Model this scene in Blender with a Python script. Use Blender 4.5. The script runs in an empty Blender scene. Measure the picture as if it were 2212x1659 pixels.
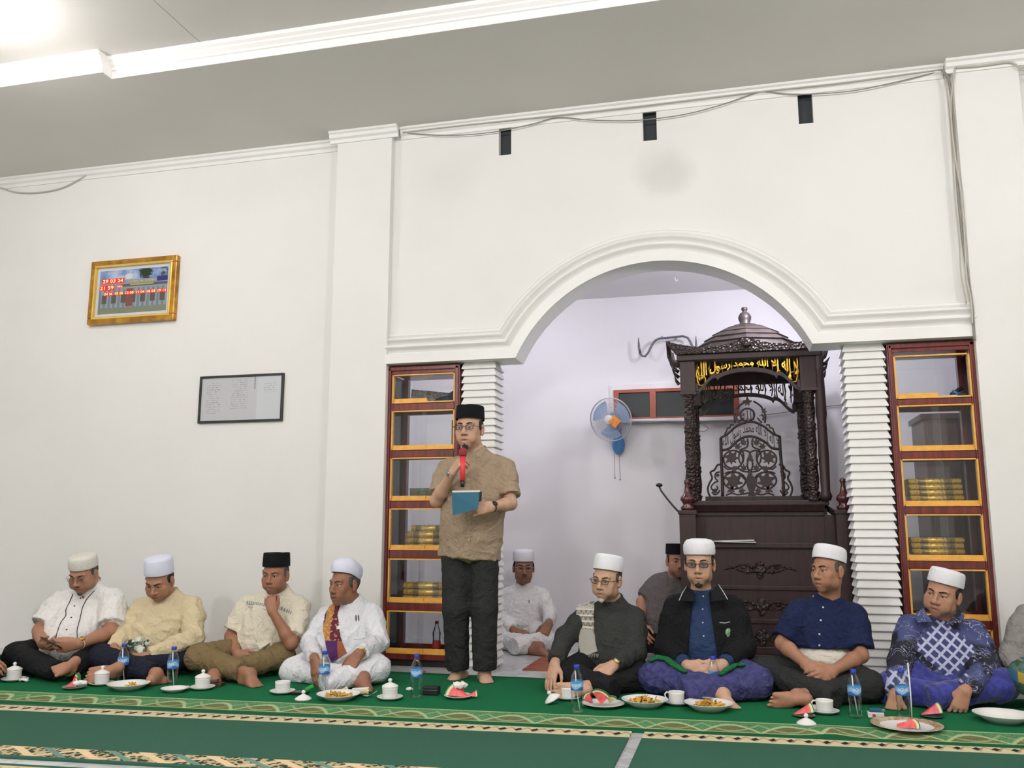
import bpy, bmesh, math, random
import numpy as np
from mathutils import Vector, Matrix, Euler
from mathutils.geometry import tessellate_polygon
from mathutils.bvhtree import BVHTree

SC = bpy.context.scene
COL = SC.collection
PI = math.pi
rad = math.radians

# ------------------------------------------------------------------ camera (metres; X along the wall, Y away from the viewer, Z up)
FPX = 1892.0
CX, CY = 1106.0, 829.5
YAW, PITCH, ROLL = rad(14.24), rad(9.35), rad(0.077)
CAM = np.array([0.0, 0.0, 0.93])
_f = np.array([-math.sin(YAW) * math.cos(PITCH), math.cos(YAW) * math.cos(PITCH), math.sin(PITCH)])
_r = np.array([math.cos(YAW), math.sin(YAW), 0.0])
_u = np.cross(_r, _f)
_r, _u = _r * math.cos(ROLL) + _u * math.sin(ROLL), -_r * math.sin(ROLL) + _u * math.cos(ROLL)
cam_data = bpy.data.cameras.new('camera')
cam_data.sensor_width = 36.0
cam_data.lens = 36.0 * FPX / 2212.0
cam_data.clip_start = 0.02
cam = bpy.data.objects.new('camera', cam_data)
COL.objects.link(cam)
cam.matrix_world = Matrix([[_r[0], _u[0], -_f[0], CAM[0]], [_r[1], _u[1], -_f[1], CAM[1]],
                           [_r[2], _u[2], -_f[2], CAM[2]], [0, 0, 0, 1]])
SC.camera = cam

# ------------------------------------------------------------------ world, exposure
SC.view_settings.view_transform = 'Standard'
SC.view_settings.look = 'None'
SC.view_settings.gamma = 1.0
SC.view_settings.use_curve_mapping = False
SC.view_settings.exposure = 0.0
wd = bpy.data.worlds.new('world')
wd.use_nodes = True
wd.node_tree.nodes['Background'].inputs[0].default_value = (0.9, 0.93, 1.0, 1)
wd.node_tree.nodes['Background'].inputs[1].default_value = 0.02
SC.world = wd


def area_light(name, loc, aim, sx, sy, power, col):
    l = bpy.data.lights.new(name, 'AREA')
    l.shape = 'RECTANGLE'; l.size = sx; l.size_y = sy; l.energy = power; l.color = col
    o = bpy.data.objects.new(name, l); COL.objects.link(o)
    o.location = loc
    o.rotation_euler = (Vector(aim) - Vector(loc)).to_track_quat('-Z', 'Y').to_euler()
    return o


def point_light(name, loc, power, col, r=0.06):
    l = bpy.data.lights.new(name, 'POINT')
    l.energy = power; l.color = col; l.shadow_soft_size = r
    o = bpy.data.objects.new(name, l); COL.objects.link(o); o.location = loc
    return o


# the hall's ceiling lamps (their fixtures are built further down at the same places)
LAMP_GAIN = 1.28
LAMPS = [(-4.35, 3.72, 3.93, 30, (1.0, 0.965, 0.955)), (0.6, 2.0, 3.93, 82, (1.0, 0.972, 0.985)),
         (-2.2, 1.0, 3.93, 92, (1.0, 0.972, 0.985)), (2.6, 3.3, 3.93, 36, (1.0, 0.955, 0.95)),
         (0.6, -1.6, 3.93, 118, (1.0, 0.972, 0.985)), (-3.6, -1.6, 3.93, 165, (1.0, 0.972, 0.985))]
for lx, ly, lz, lp, lc in LAMPS:
    point_light('ceiling_lamp_light', (lx, ly, lz - 0.17), lp * LAMP_GAIN, lc, 0.10)
# lamp of the niche, on the inner face of the arch wall
NICHE_LAMP = (0.35, 6.10, 2.72)
point_light('niche_lamp_light', (NICHE_LAMP[0], NICHE_LAMP[1] + .03, NICHE_LAMP[2] - 0.085), 36, (0.88, 0.87, 1.0), 0.06)

NICHE_LAMP2 = (-1.75, 6.10, 2.72)
point_light('niche_lamp_light', (NICHE_LAMP2[0], NICHE_LAMP2[1] + .03, NICHE_LAMP2[2] - 0.085), 19, (0.9, 0.89, 1.0), 0.06)


# ------------------------------------------------------------------ pixel helpers: a pixel gives a direction, the plane gives the distance
def ray(x, y):
    return _r * ((x - CX) / FPX) - _u * ((y - CY) / FPX) + _f


def W(x, y, Y):
    d = ray(x, y)
    return CAM + d * (Y / d[1])


def G(x, y, z=0.0):
    d = ray(x, y)
    return CAM + d * ((z - CAM[2]) / d[2])


# ------------------------------------------------------------------ materials
def lin(c):
    if isinstance(c, str):
        c = tuple(int(c[i:i + 2], 16) / 255 for i in (0, 2, 4))
    return tuple((v / 12.92 if v <= 0.04045 else ((v + 0.055) / 1.055) ** 2.4) for v in c[:3]) + (1.0,)


class NB:
    """small node builder; arithmetic on sockets makes Math nodes"""
    def __init__(s, name):
        s.m = bpy.data.materials.new(name); s.m.use_nodes = True
        s.t = s.m.node_tree
        s.b = s.t.nodes['Principled BSDF']
        s.out = s.t.nodes['Material Output']
        s._tc = None

    def node(s, typ, **kw):
        n = s.t.nodes.new(typ)
        for k, v in kw.items():
            setattr(n, k, v)
        return n

    def link(s, a, b):
        s.t.links.new(a.s if isinstance(a, S) else a, b)

    def coord(s, kind='Object'):
        if s._tc is None:
            s._tc = s.node('ShaderNodeTexCoord')
        return s._tc.outputs[kind]

    def xyz(s, vec=None):
        n = s.node('ShaderNodeSeparateXYZ')
        s.t.links.new(vec if vec is not None else s.coord(), n.inputs[0])
        return tuple(S(s, n.outputs[i]) for i in range(3))

    def vec(s, x, y, z):
        n = s.node('ShaderNodeCombineXYZ')
        for i, v in enumerate((x, y, z)):
            if isinstance(v, S): s.t.links.new(v.s, n.inputs[i])
            else: n.inputs[i].default_value = v
        return n.outputs[0]

    def math(s, op, a, b=None, c=None):
        n = s.node('ShaderNodeMath', operation=op)
        for i, v in enumerate((a, b, c)):
            if v is None: continue
            if isinstance(v, S): s.t.links.new(v.s, n.inputs[i])
            else: n.inputs[i].default_value = float(v)
        return S(s, n.outputs[0])

    def step(s, x, lo, hi):
        n = s.node('ShaderNodeMapRange'); n.clamp = True; n.interpolation_type = 'SMOOTHSTEP'
        s.t.links.new(x.s, n.inputs[0]); n.inputs[1].default_value = lo; n.inputs[2].default_value = hi
        return S(s, n.outputs[0])

    def noise(s, scale, detail=3.0, rough=0.5, vec=None, dist=0.0):
        n = s.node('ShaderNodeTexNoise'); n.inputs['Scale'].default_value = scale
        n.inputs['Detail'].default_value = detail; n.inputs['Roughness'].default_value = rough
        n.inputs['Distortion'].default_value = dist
        s.t.links.new(vec if vec is not None else s.coord(), n.inputs['Vector'])
        return S(s, n.outputs[0])

    def voro(s, scale, feature='F1', vec=None):
        n = s.node('ShaderNodeTexVoronoi'); n.feature = feature; n.inputs['Scale'].default_value = scale
        s.t.links.new(vec if vec is not None else s.coord(), n.inputs['Vector'])
        return S(s, n.outputs[0])

    def mix(s, fac, a, b):
        n = s.node('ShaderNodeMix', data_type='RGBA')
        for i, v in ((0, fac), (6, a), (7, b)):
            if isinstance(v, S): s.t.links.new(v.s, n.inputs[i])
            elif i == 0: n.inputs[0].default_value = v
            elif hasattr(v, 'is_linked'): s.t.links.new(v, n.inputs[i])
            else: n.inputs[i].default_value = lin(v) if (isinstance(v, str) or len(v) == 3) else v
        return S(s, n.outputs[2])

    def attr(s, name):
        n = s.node('ShaderNodeAttribute'); n.attribute_name = name
        return S(s, n.outputs[0])

    def bump(s, h, strength=0.3, dist=0.01):
        n = s.node('ShaderNodeBump'); n.inputs['Strength'].default_value = strength
        n.inputs['Distance'].default_value = dist
        s.t.links.new(h.s, n.inputs['Height'])
        s.t.links.new(n.outputs[0], s.b.inputs['Normal'])

    def base(s, c):
        if isinstance(c, S): s.t.links.new(c.s, s.b.inputs['Base Color'])
        else: s.b.inputs['Base Color'].default_value = lin(c)

    def set(s, **kw):
        for k, v in kw.items():
            s.b.inputs[k.replace('_', ' ')].default_value = v
        return s


class S:
    def __init__(s, nb, sock): s.nb = nb; s.s = sock
    def __add__(a, b): return a.nb.math('ADD', a, b)
    __radd__ = __add__
    def __sub__(a, b): return a.nb.math('SUBTRACT', a, b)
    def __rsub__(a, b): return a.nb.math('SUBTRACT', b, a)
    def __mul__(a, b): return a.nb.math('MULTIPLY', a, b)
    __rmul__ = __mul__
    def __truediv__(a, b): return a.nb.math('DIVIDE', a, b)
    def __lt__(a, b): return a.nb.math('LESS_THAN', a, b)
    def __gt__(a, b): return a.nb.math('GREATER_THAN', a, b)
    def sin(a): return a.nb.math('SINE', a)
    def abs(a): return a.nb.math('ABSOLUTE', a)
    def fract(a): return a.nb.math('FRACT', a)
    def floor(a): return a.nb.math('FLOOR', a)
    def sqrt(a): return a.nb.math('SQRT', a)
    def max(a, b): return a.nb.math('MAXIMUM', a, b)
    def min(a, b): return a.nb.math('MINIMUM', a, b)
    def pingpong(a, b): return a.nb.math('PINGPONG', a, b)


_MC = {}


def pm(name, col, rough=0.6, metal=0.0, var=0.0, vscale=6.0, bump=0.0, bscale=60.0, bdist=0.004, spec=0.5, emit=None, estr=0.0, sheen=0.0, col2=None, alpha=None, trans=0.0, ior=None, coat=0.0):
    """plain procedural material: noise-varied colour plus fine relief"""
    if name in _MC: return _MC[name]
    n = NB(name)
    n.set(Roughness=rough, Metallic=metal)
    n.b.inputs['Specular IOR Level'].default_value = spec
    if var > 0:
        c1 = lin(col); c2 = lin(col2) if col2 else tuple(v * (1 - var) for v in c1[:3]) + (1,)
        f = n.step(n.noise(vscale, 4.0), 0.3, 0.7)
        n.base(n.mix(f, c1, c2))
    else:
        n.base(col)
    if bump > 0:
        n.bump(n.noise(bscale, 3.0), bump, bdist)
    if emit:
        n.b.inputs['Emission Color'].default_value = lin(emit); n.b.inputs['Emission Strength'].default_value = estr
    if sheen: n.b.inputs['Sheen Weight'].default_value = sheen
    if coat: n.b.inputs['Coat Weight'].default_value = coat
    if trans: n.b.inputs['Transmission Weight'].default_value = trans
    if ior: n.b.inputs['IOR'].default_value = ior
    _MC[name] = n.m
    return n.m


# ------------------------------------------------------------------ scene graph helpers
def tag(o, label=None, cat=None, group=None, kind=None):
    if label: o['label'] = label
    if cat: o['category'] = cat
    if group: o['group'] = group
    if kind: o['kind'] = kind
    return o


def empty(name, loc, label=None, cat=None, group=None):
    o = bpy.data.objects.new(name, None); COL.objects.link(o)
    o.location = tuple(float(v) for v in loc); o.empty_display_size = 0.1
    return tag(o, label, cat, group)


def wloc(o):
    v = Vector((0, 0, 0))
    while o is not None:
        v = v + Vector(o.location); o = o.parent
    return v


class MB:
    """collects shapes (world or local coordinates) into one mesh"""
    def __init__(s): s.v = []; s.f = []; s.mi = []; s.sm = []

    def add(s, V, F, mi=0, smooth=False):
        n = len(s.v)
        s.v += [tuple(float(c) for c in v) for v in V]
        for f in F:
            s.f.append([i + n for i in f]); s.mi.append(mi); s.sm.append(smooth)
        return s

    def box(s, lo, hi, mi=0):
        x0, y0, z0 = lo; x1, y1, z1 = hi
        if x0 > x1: x0, x1 = x1, x0
        if y0 > y1: y0, y1 = y1, y0
        if z0 > z1: z0, z1 = z1, z0
        V = [(x0, y0, z0), (x1, y0, z0), (x1, y1, z0), (x0, y1, z0), (x0, y0, z1), (x1, y0, z1), (x1, y1, z1), (x0, y1, z1)]
        return s.add(V, [(0, 3, 2, 1), (4, 5, 6, 7), (0, 1, 5, 4), (1, 2, 6, 5), (2, 3, 7, 6), (3, 0, 4, 7)], mi)

    def obox(s, c, ax, ay, az, mi=0):
        """box from centre and three half-axis vectors"""
        c, ax, ay, az = (Vector(v) for v in (c, ax, ay, az))
        V = [c + ax * i + ay * j + az * k for k in (-1, 1) for i, j in ((-1, -1), (1, -1), (1, 1), (-1, 1))]
        return s.add(V, [(0, 3, 2, 1), (4, 5, 6, 7), (0, 1, 5, 4), (1, 2, 6, 5), (2, 3, 7, 6), (3, 0, 4, 7)], mi)

    def lathe(s, prof, c=(0, 0, 0), seg=24, mi=0, cap=True, axis=None, smooth=True, sx=1, sy=1):
        """prof: list of (r, z)"""
        M = Matrix.Identity(3)
        if axis is not None: M = Vector((0, 0, 1)).rotation_difference(Vector(axis)).to_matrix()
        V = []
        for r, z in prof:
            for i in range(seg):
                a = 2 * PI * i / seg
                V.append(Vector(c) + M @ Vector((r * math.cos(a) * sx, r * math.sin(a) * sy, z)))
        F = []
        for j in range(len(prof) - 1):
            for i in range(seg):
                i2 = (i + 1) % seg
                F.append((j * seg + i, j * seg + i2, (j + 1) * seg + i2, (j + 1) * seg + i))
        s.add(V, F, mi, smooth)
        if cap:
            n = len(s.v) - len(V)
            if prof[0][0] > 1e-5: s.f.append([n + i for i in reversed(range(seg))]); s.mi.append(mi); s.sm.append(False)
            if prof[-1][0] > 1e-5:
                k = n + (len(prof) - 1) * seg
                s.f.append([k + i for i in range(seg)]); s.mi.append(mi); s.sm.append(False)
        return s

    def tube(s, pts, r, seg=8, mi=0, cap=True, closed=False, flat=1.0):
        pts = [Vector(p) for p in pts]
        n = len(pts)
        rs = r if isinstance(r, (list, tuple)) else [r] * n
        V = []; up = None
        for i, p in enumerate(pts):
            if closed: t = pts[(i + 1) % n] - pts[i - 1]
            else: t = pts[min(i + 1, n - 1)] - pts[max(i - 1, 0)]
            if t.length < 1e-9: t = Vector((0, 0, 1))
            t.normalize()
            if up is None:
                up = Vector((0, 0, 1)) if abs(t.z) < 0.9 else Vector((0, 1, 0))
            a = t.cross(up)
            if a.length < 1e-6: a = t.orthogonal()
            a.normalize(); b = a.cross(t).normalized(); up = b
            for k in range(seg):
                an = 2 * PI * k / seg
                V.append(p + a * (math.cos(an) * rs[i]) + b * (math.sin(an) * rs[i] * flat))
        F = []
        for i in range(n if closed else n - 1):
            j = (i + 1) % n
            for k in range(seg):
                k2 = (k + 1) % seg
                F.append((i * seg + k, i * seg + k2, j * seg + k2, j * seg + k))
        if cap and not closed:
            F.append(tuple(reversed(range(seg)))); F.append(tuple((n - 1) * seg + k for k in range(seg)))
        return s.add(V, F, mi, True)

    def ball(s, c, r, seg=12, rings=8, mi=0, R=None):
        rx, ry, rz = (r, r, r) if not hasattr(r, '__len__') else r
        V = []; 
        for j in range(1, rings):
            th = PI * j / rings
            for i in range(seg):
                a = 2 * PI * i / seg
                V.append(Vector((rx * math.sin(th) * math.cos(a), ry * math.sin(th) * math.sin(a), rz * math.cos(th))))
        V += [Vector((0, 0, rz)), Vector((0, 0, -rz))]
        if R is not None: V = [R @ v for v in V]
        V = [Vector(c) + v for v in V]
        F = []
        for j in range(rings - 2):
            for i in range(seg):
                i2 = (i + 1) % seg
                F.append((j * seg + i, (j + 1) * seg + i, (j + 1) * seg + i2, j * seg + i2))
        t, b = (rings - 1) * seg, (rings - 1) * seg + 1
        for i in range(seg):
            i2 = (i + 1) % seg
            F.append((t, i, i2)); F.append((b, (rings - 2) * seg + i2, (rings - 2) * seg + i))
        return s.add(V, F, mi, True)

    def prism(s, poly, a, b, axis='y', mi=0, holes=()):
        """extrude a 2D polygon (with holes) between a and b along an axis. 2D=(x,z) for axis y, (x,y) for z, (y,z) for x"""
        loops = [list(poly)] + [list(h) for h in holes]
        flat = [p for l in loops for p in l]
        tri = tessellate_polygon([[Vector((p[0], p[1], 0)) for p in l] for l in loops])
        mk = {'y': lambda p, d: (p[0], d, p[1]), 'z': lambda p, d: (p[0], p[1], d), 'x': lambda p, d: (d, p[0], p[1])}[axis]
        n = len(flat)
        V = [mk(p, a) for p in flat] + [mk(p, b) for p in flat]
        F = []
        for t in tri:
            F.append(tuple(t)); F.append(tuple(i + n for i in reversed(t)))
        k = 0
        for l in loops:
            m = len(l)
            for i in range(m):
                j = (i + 1) % m
                F.append((k + i, k + j, k + j + n, k + i + n))
            k += m
        return s.add(V, F, mi)

    def build(s, name, mats, parent=None, bevel=0.0, smooth=None, loc=None, recalc=True, auto=None):
        me = bpy.data.meshes.new(name)
        L = wloc(parent) if parent is not None else Vector((0, 0, 0))
        if loc is not None: L = Vector(loc)
        V = [(v[0] - L.x, v[1] - L.y, v[2] - L.z) for v in s.v] if L.length > 0 else s.v
        me.from_pydata(V, [], s.f)
        if not isinstance(mats, (list, tuple)): mats = [mats]
        for m in mats: me.materials.append(m)
        me.polygons.foreach_set('material_index', s.mi)
        me.polygons.foreach_set('use_smooth', s.sm if smooth is None else [smooth] * len(s.f))
        if recalc or bevel > 0:
            bm = bmesh.new(); bm.from_mesh(me)
            if recalc: bmesh.ops.recalc_face_normals(bm, faces=bm.faces)
            if bevel > 0:
                es = [e for e in bm.edges if len(e.link_faces) == 2 and e.calc_face_angle(0) > 0.6]
                bmesh.ops.bevel(bm, geom=es, offset=bevel, segments=2, affect='EDGES', profile=0.6, clamp_overlap=True)
            bm.to_mesh(me); bm.free()
        me.update()
        o = bpy.data.objects.new(name, me); COL.objects.link(o)
        if parent is not None: o.parent = parent
        if loc is not None: o.location = tuple(L)
        return o


def struct(name, mb, mats, parent=None, **kw):
    o = mb.build(name, mats, parent, **kw)
    if parent is None: o['kind'] = 'structure'
    return o


def copy_tree(o, parent=None):
    c = o.copy(); COL.objects.link(c)
    for k in ('label', 'category', 'group'):
        if parent is not None and k in c: pass
    c.parent = parent
    for ch in list(o.children): copy_tree(ch, c)
    return c


def text_mesh(body, size, name, mat, parent, o, ux, uz, align='CENTER', extrude=0.0, fit=None, spacing=1.0, un=None, bold=0.0):
    """lettering as a mesh: origin o, x axis ux, y axis uz (unit vectors)"""
    c = bpy.data.curves.new('text', 'FONT'); c.body = body; c.size = size; c.align_x = align; c.align_y = 'CENTER'
    c.extrude = extrude; c.offset = bold; c.space_character = spacing; c.resolution_u = 3
    t = bpy.data.objects.new('text', c); COL.objects.link(t)
    bpy.context.view_layer.update()
    me = bpy.data.meshes.new_from_object(t.evaluated_get(bpy.context.evaluated_depsgraph_get()))
    bpy.data.objects.remove(t); bpy.data.curves.remove(c)
    n = len(me.vertices)
    co = np.zeros(n * 3); me.vertices.foreach_get('co', co); co = co.reshape(-1, 3)
    if fit is not None and n:
        lo, hi = co.min(0), co.max(0)
        sx = fit[0] / max(hi[0] - lo[0], 1e-6); sy = fit[1] / max(hi[1] - lo[1], 1e-6)
        co[:, 0] = (co[:, 0] - (lo[0] + hi[0]) / 2) * sx; co[:, 1] = (co[:, 1] - (lo[1] + hi[1]) / 2) * sy
    ux, uz, o = np.array(ux, float), np.array(uz, float), np.array(o, float)
    un = np.cross(ux, uz) if un is None else np.array(un, float)
    P = o + co[:, :1] * ux + co[:, 1:2] * uz + co[:, 2:3] * un
    L = np.array(wloc(parent)) if parent is not None else np.zeros(3)
    me.vertices.foreach_set('co', (P - L).astype(np.float32).ravel()); me.update()
    me.materials.clear(); me.materials.append(mat); me.name = name
    ob = bpy.data.objects.new(name, me); COL.objects.link(ob)
    if parent is not None: ob.parent = parent
    return ob
# ================================================================== THE SETTING
YW = 5.824          # face of the arch wall
YL = YW + 0.07      # wall faces left and right of the pilasters
YP = YW - 0.06      # pilaster faces
YN = 7.40           # far wall of the niche
ZC = 3.90           # ceiling along the wall
ZU = 4.035          # raised ceiling of the hall
ZN = 2.915          # niche ceiling

# wall paint: off-white emulsion, faint mottling and an old soot stain under the middle vent hole
n = NB('wall_paint')
x, y, z = n.xyz(n.node('ShaderNodeNewGeometry').outputs['Position'])
mott = n.step(n.noise(1.6, 5.0, 0.6), 0.35, 0.75)
base = n.mix(mott * 0.5, 'E7E6E2', 'E0DFDA')
dx = x + 0.42; dz = (z - 3.36) * 1.15
dist = (dx * dx + dz * dz).sqrt() + n.noise(4.0, 4.0) * 0.22
stain = (1.0 - n.step(dist, 0.17, 0.40)) * 0.22
dx2 = x + 1.95; dz2 = z - 3.45
stain = stain + (1.0 - n.step((dx2 * dx2 + dz2 * dz2).sqrt() + n.noise(3.0) * .2, 0.1, 0.45)) * 0.07
n.base(n.mix(stain, base, '8C877C'))
n.set(Roughness=0.75); n.b.inputs['Specular IOR Level'].default_value = 0.25
n.bump(n.noise(45, 4.0), 0.12, 0.004)
M_WALL = n.m
M_TRIM = pm('white_gloss_trim', 'ECEBE7', 0.45, var=0.05, vscale=3, bump=0.05, bscale=30)
M_CEIL = pm('ceiling_paint', 'DCD9D4', 0.8, var=0.04, vscale=1.2, spec=0.2)
M_NICHE = pm('niche_paint', 'E3E0E2', 0.75, var=0.04, vscale=1.5, bump=0.06, bscale=40, spec=0.25)
M_DARKHOLE = pm('dark_void', '44474B', 0.95, spec=0.05)
n = NB('marble_floor')
v1 = n.noise(2.2, 8.0, 0.65, dist=1.6)
veins = 1.0 - n.step((v1 - 0.5).abs(), 0.0, 0.06)
n.base(n.mix(veins * 0.45, n.mix(n.step(n.noise(1.3, 4), .35, .7), 'CFD0D0', 'BCBEC0'), '8F9496'))
n.set(Roughness=0.18)
M_MARBLE = n.m

# floor slab and outer shell of the hall
struct('floor', MB().box((-8, -5, -0.1), (5, 9, 0)), M_MARBLE)
struct('wall_left', MB().box((-7.2, -5, 0), (-7.0, YL + .1, 4.3)), M_WALL)
struct('wall_right', MB().box((4.2, -5, 0), (4.4, YL + .1, 4.3)), M_WALL)
struct('wall_back', MB().box((-7.2, -5.2, 0), (4.4, -5, 4.3)), M_WALL)

# front wall: one slab with the arched opening, the pilaster bays and three vent holes
XA, ZS, ZCR, HWA = -0.464, 2.092, 2.712, 0.974
R_A = (HWA ** 2 + (ZCR - ZS) ** 2) / (2 * (ZCR - ZS)); ZA0 = ZCR - R_A
A0 = math.asin(HWA / R_A)
arch = [(XA + R_A * math.sin(-A0 + 2 * A0 * i / 48), ZA0 + R_A * math.cos(-A0 + 2 * A0 * i / 48)) for i in range(49)]
XO0, XO1 = -2.405, 1.470
outer = [(-7.0, 0), (XO0, 0), (XO0, ZS)] + arch + [(XO1, ZS), (XO1, 0), (4.2, 0), (4.2, ZC), (-7.0, ZC)]
VENTS = [(-1.580, -1.487, 3.612, 3.836), (-0.533, -0.437, 3.606, 3.838), (0.508, 0.602, 3.610, 3.846)]
holes = [[(a, c), (b, c), (b, d), (a, d)] for a, b, c, d in VENTS]
mb = MB()
mb.prism(outer, YL, YL + 0.10, 'y', holes=holes)                                   # the slab
mb.prism([(XO0, ZS)] + arch + [(XO1, ZS), (XO1, ZC), (XO0, ZC)], YW, YL, 'y', holes=holes)   # the slightly proud arch bay
struct('wall_front', mb, M_WALL)
for a, b, c, d in VENTS:
    struct('trim_vent_back', MB().box((a, YW + .055, c - .003), (b, YW + .075, d + .003)), M_DARKHOLE)
# pilasters
struct('trim_1', MB().box((-2.835, YP, 0), (XO0 + 0.012, YL, ZC)), M_WALL, bevel=0.004)
struct('trim_2', MB().box((1.455, YP, 0), (1.835, YL, ZC)), M_WALL, bevel=0.004)

# stepped moulding that runs along both lintels and round the arch
prof = [(0.0, 0.0), (0.0, 0.062), (0.068, 0.062), (0.072, 0.036), (0.082, 0.026), (0.094, 0.034), (0.104, 0.056), (0.118, 0.066), (0.130, 0.062),
        (0.135, 0.030), (0.146, 0.020), (0.156, 0.030), (0.164, 0.050), (0.174, 0.056), (0.182, 0.050), (0.186, 0.016), (0.196, 0.008), (0.210, 0.020), (0.224, 0.018), (0.236, 0.0)]
rows = []
for u, p in prof:
    Rr = R_A + u; zz = ZS + u
    hx_ = math.sqrt(Rr * Rr - (zz - ZA0) ** 2); a0 = math.asin(hx_ / Rr)
    row = [(XO0 + (XA - hx_ - XO0) * i / 6, YW - p, zz) for i in range(6)]
    row += [(XA + Rr * math.sin(-a0 + 2 * a0 * i / 56), YW - p, ZA0 + Rr * math.cos(-a0 + 2 * a0 * i / 56)) for i in range(57)]
    row += [(XA + hx_ + (XO1 - XA - hx_) * (i + 1) / 6, YW - p, zz) for i in range(6)]
    rows.append(row)
V = [q for r in rows for q in r]; F = []
k = len(rows[0])
for j in range(len(rows) - 1):
    for i in range(k - 1): F.append((j * k + i, j * k + i + 1, (j + 1) * k + i + 1, (j + 1) * k + i))
mb = MB(); mb.add(V, F)
o = struct('trim_3', mb, M_TRIM)
for p in o.data.polygons: p.use_smooth = True
o.data.set_sharp_from_angle(angle=0.7) if hasattr(o.data, 'set_sharp_from_angle') else None
# soffit return of lintel / arch
V = []; F = []
sp = [(XO0, ZS)] + arch + [(XO1, ZS)]
mb = MB()
for i in range(len(sp) - 1):
    a, b = sp[i], sp[i + 1]
    mb.add([(a[0], YW - .062, a[1] - .003), (b[0], YW - .062, b[1] - .003), (b[0], YL + .11, b[1] - .003), (a[0], YL + .11, a[1] - .003)], [(0, 1, 2, 3)])
    mb.add([(a[0], YW - .062, a[1] + .012), (b[0], YW - .062, b[1] + .012), (b[0], YL + .11, b[1] + .012), (a[0], YL + .11, a[1] + .012)], [(0, 3, 2, 1)])
struct('trim_4', mb, M_TRIM, recalc=False)

# cornice under the ceiling, stepping round the pilasters
def cornice(mb, x0, x1, yf):
    mb.prism([(yf, ZC - .085), (yf - .012, ZC - .085), (yf - .016, ZC - .060), (yf - .034, ZC - .048), (yf - .038, ZC - .024), (yf - .052, ZC - .016), (yf - .052, ZC), (yf, ZC)], x0, x1, 'x')
mb = MB()
cornice(mb, -7.0, -2.835, YL); cornice(mb, -2.89, -2.34, YP); cornice(mb, -2.34, 1.41, YW); cornice(mb, 1.41, 1.885, YP); cornice(mb, 1.835, 4.2, YL)
struct('trim_5', mb, M_TRIM)

# ceilings: low band by the wall, fascia with crown moulding, raised ceiling boards in front
mb = MB(); mb.prism([(-7.2, 4.547), (-3.952, 4.547), (-3.952, 4.637), (4.4, 4.637), (4.4, YN + .3), (-7.2, YN + .3)], ZC, ZC + .08, 'z')
struct('ceiling', mb, M_CEIL)
M_FASCIA = pm('fascia_paint', 'F1EFEC', 0.5, spec=0.3)
def fascia(mb, x0, x1, y0):
    mb.prism([(y0 + .14, ZC + .001), (y0, ZC + .001), (y0, ZC + .052), (y0 - .010, ZC + .056), (y0 - .012, ZC + .070), (y0 - .030, ZC + .088), (y0 - .034, ZC + .098), (y0 - .05, ZC + .112),
              (y0 - .055, ZC + .130), (y0 - .055, ZU), (y0 + .14, ZU)], x0, x1, 'x')
mb = MB(); fascia(mb, -3.95, 4.2, 4.635); fascia(mb, -7.0, -3.95, 4.545)
struct('trim_6', mb, M_FASCIA, bevel=0.0)
mb = MB(); mb.box((-7.2, -5.2, ZU + .02), (4.4, 4.8, ZU + .1))
struct('ceiling_above_boards', mb, M_CEIL)
o = empty('ceiling_boards', (0, 0, 0)); o['kind'] = 'structure'
xs = [-7.0, -5.69, -3.252, -0.812, 1.628, 4.2]
for i in range(5):
    for (y0, y1) in ((-5, -2.6), (-2.6, -.16), (-.16, 2.28), (2.28, 4.72)):
        MB().box((xs[i] + .0025, y0 + .0025, ZU), (xs[i + 1] - .0025, y1 - .0025, ZU + .02)).build('ceiling_board', M_CEIL, o)

# niche behind the arch
struct('wall_niche_far', MB().box((-3.0, YN, 0), (2.6, YN + .12, ZN + .4)), M_NICHE)
struct('wall_niche_left', MB().box((-2.9, YL + .1, 0), (-2.8, YN, ZN + .2)), M_NICHE)
struct('wall_niche_right', MB().box((2.4, YL + .1, 0), (2.5, YN, ZN + .2)), M_NICHE)
struct('ceiling_niche', MB().box((-2.9, YL + .1, ZN), (2.5, YN + .1, ZN + .05)), M_NICHE)

# high window of the niche: brick-red frame, three dark panes
M_REDWOOD = pm('brick_red_frame_paint', 'A4553F', 0.5, var=0.12, vscale=20)
M_PANE = pm('dark_window_glass', '2E3436', 0.12, spec=0.6)
wx = [W(px, 870, YN)[0] for px in (1332, 1411, 1500, 1591)]
wz0, wz1 = W(1400, 906, YN)[2] + .0, W(1400, 841, YN)[2]
wn = empty('window_1', (wx[0], YN - .02, wz0)); wn['kind'] = 'structure'
f = 0.028
mb = MB()
mb.box((wx[0], YN - .03, wz0), (wx[3], YN - .001, wz0 + f * .6)); mb.box((wx[0], YN - .03, wz1 - f), (wx[3], YN - .001, wz1))
mb.build('window_frame', M_REDWOOD, wn, bevel=.003)
for i, xx in enumerate(wx):
    w2 = 0.022 if i in (0, 3) else 0.026
    MB().box((xx - w2, YN - .032, wz0), (xx + w2, YN - .001, wz1)).build('mullion', M_REDWOOD, wn, bevel=.003)
for i in range(3):
    MB().box((wx[i] + .02, YN - .012, wz0), (wx[i + 1] - .02, YN - .004, wz1 - .01)).build('pane', M_PANE, wn)
MB().box((wx[0] - .06, YN - .055, wz0 - .03), (wx[3] + .05, YN, wz0)).build('window_sill', M_NICHE, wn, bevel=.004)
mb = MB(); mb.box((wx[0] - .05, YN - .018, wz1), (wx[3] + .05, YN, wz1 + .045)); mb.box((wx[0] - .05, YN - .018, wz0), (wx[0] - .022, YN, wz1))
mb.build('window_surround', M_NICHE, wn)

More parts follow.
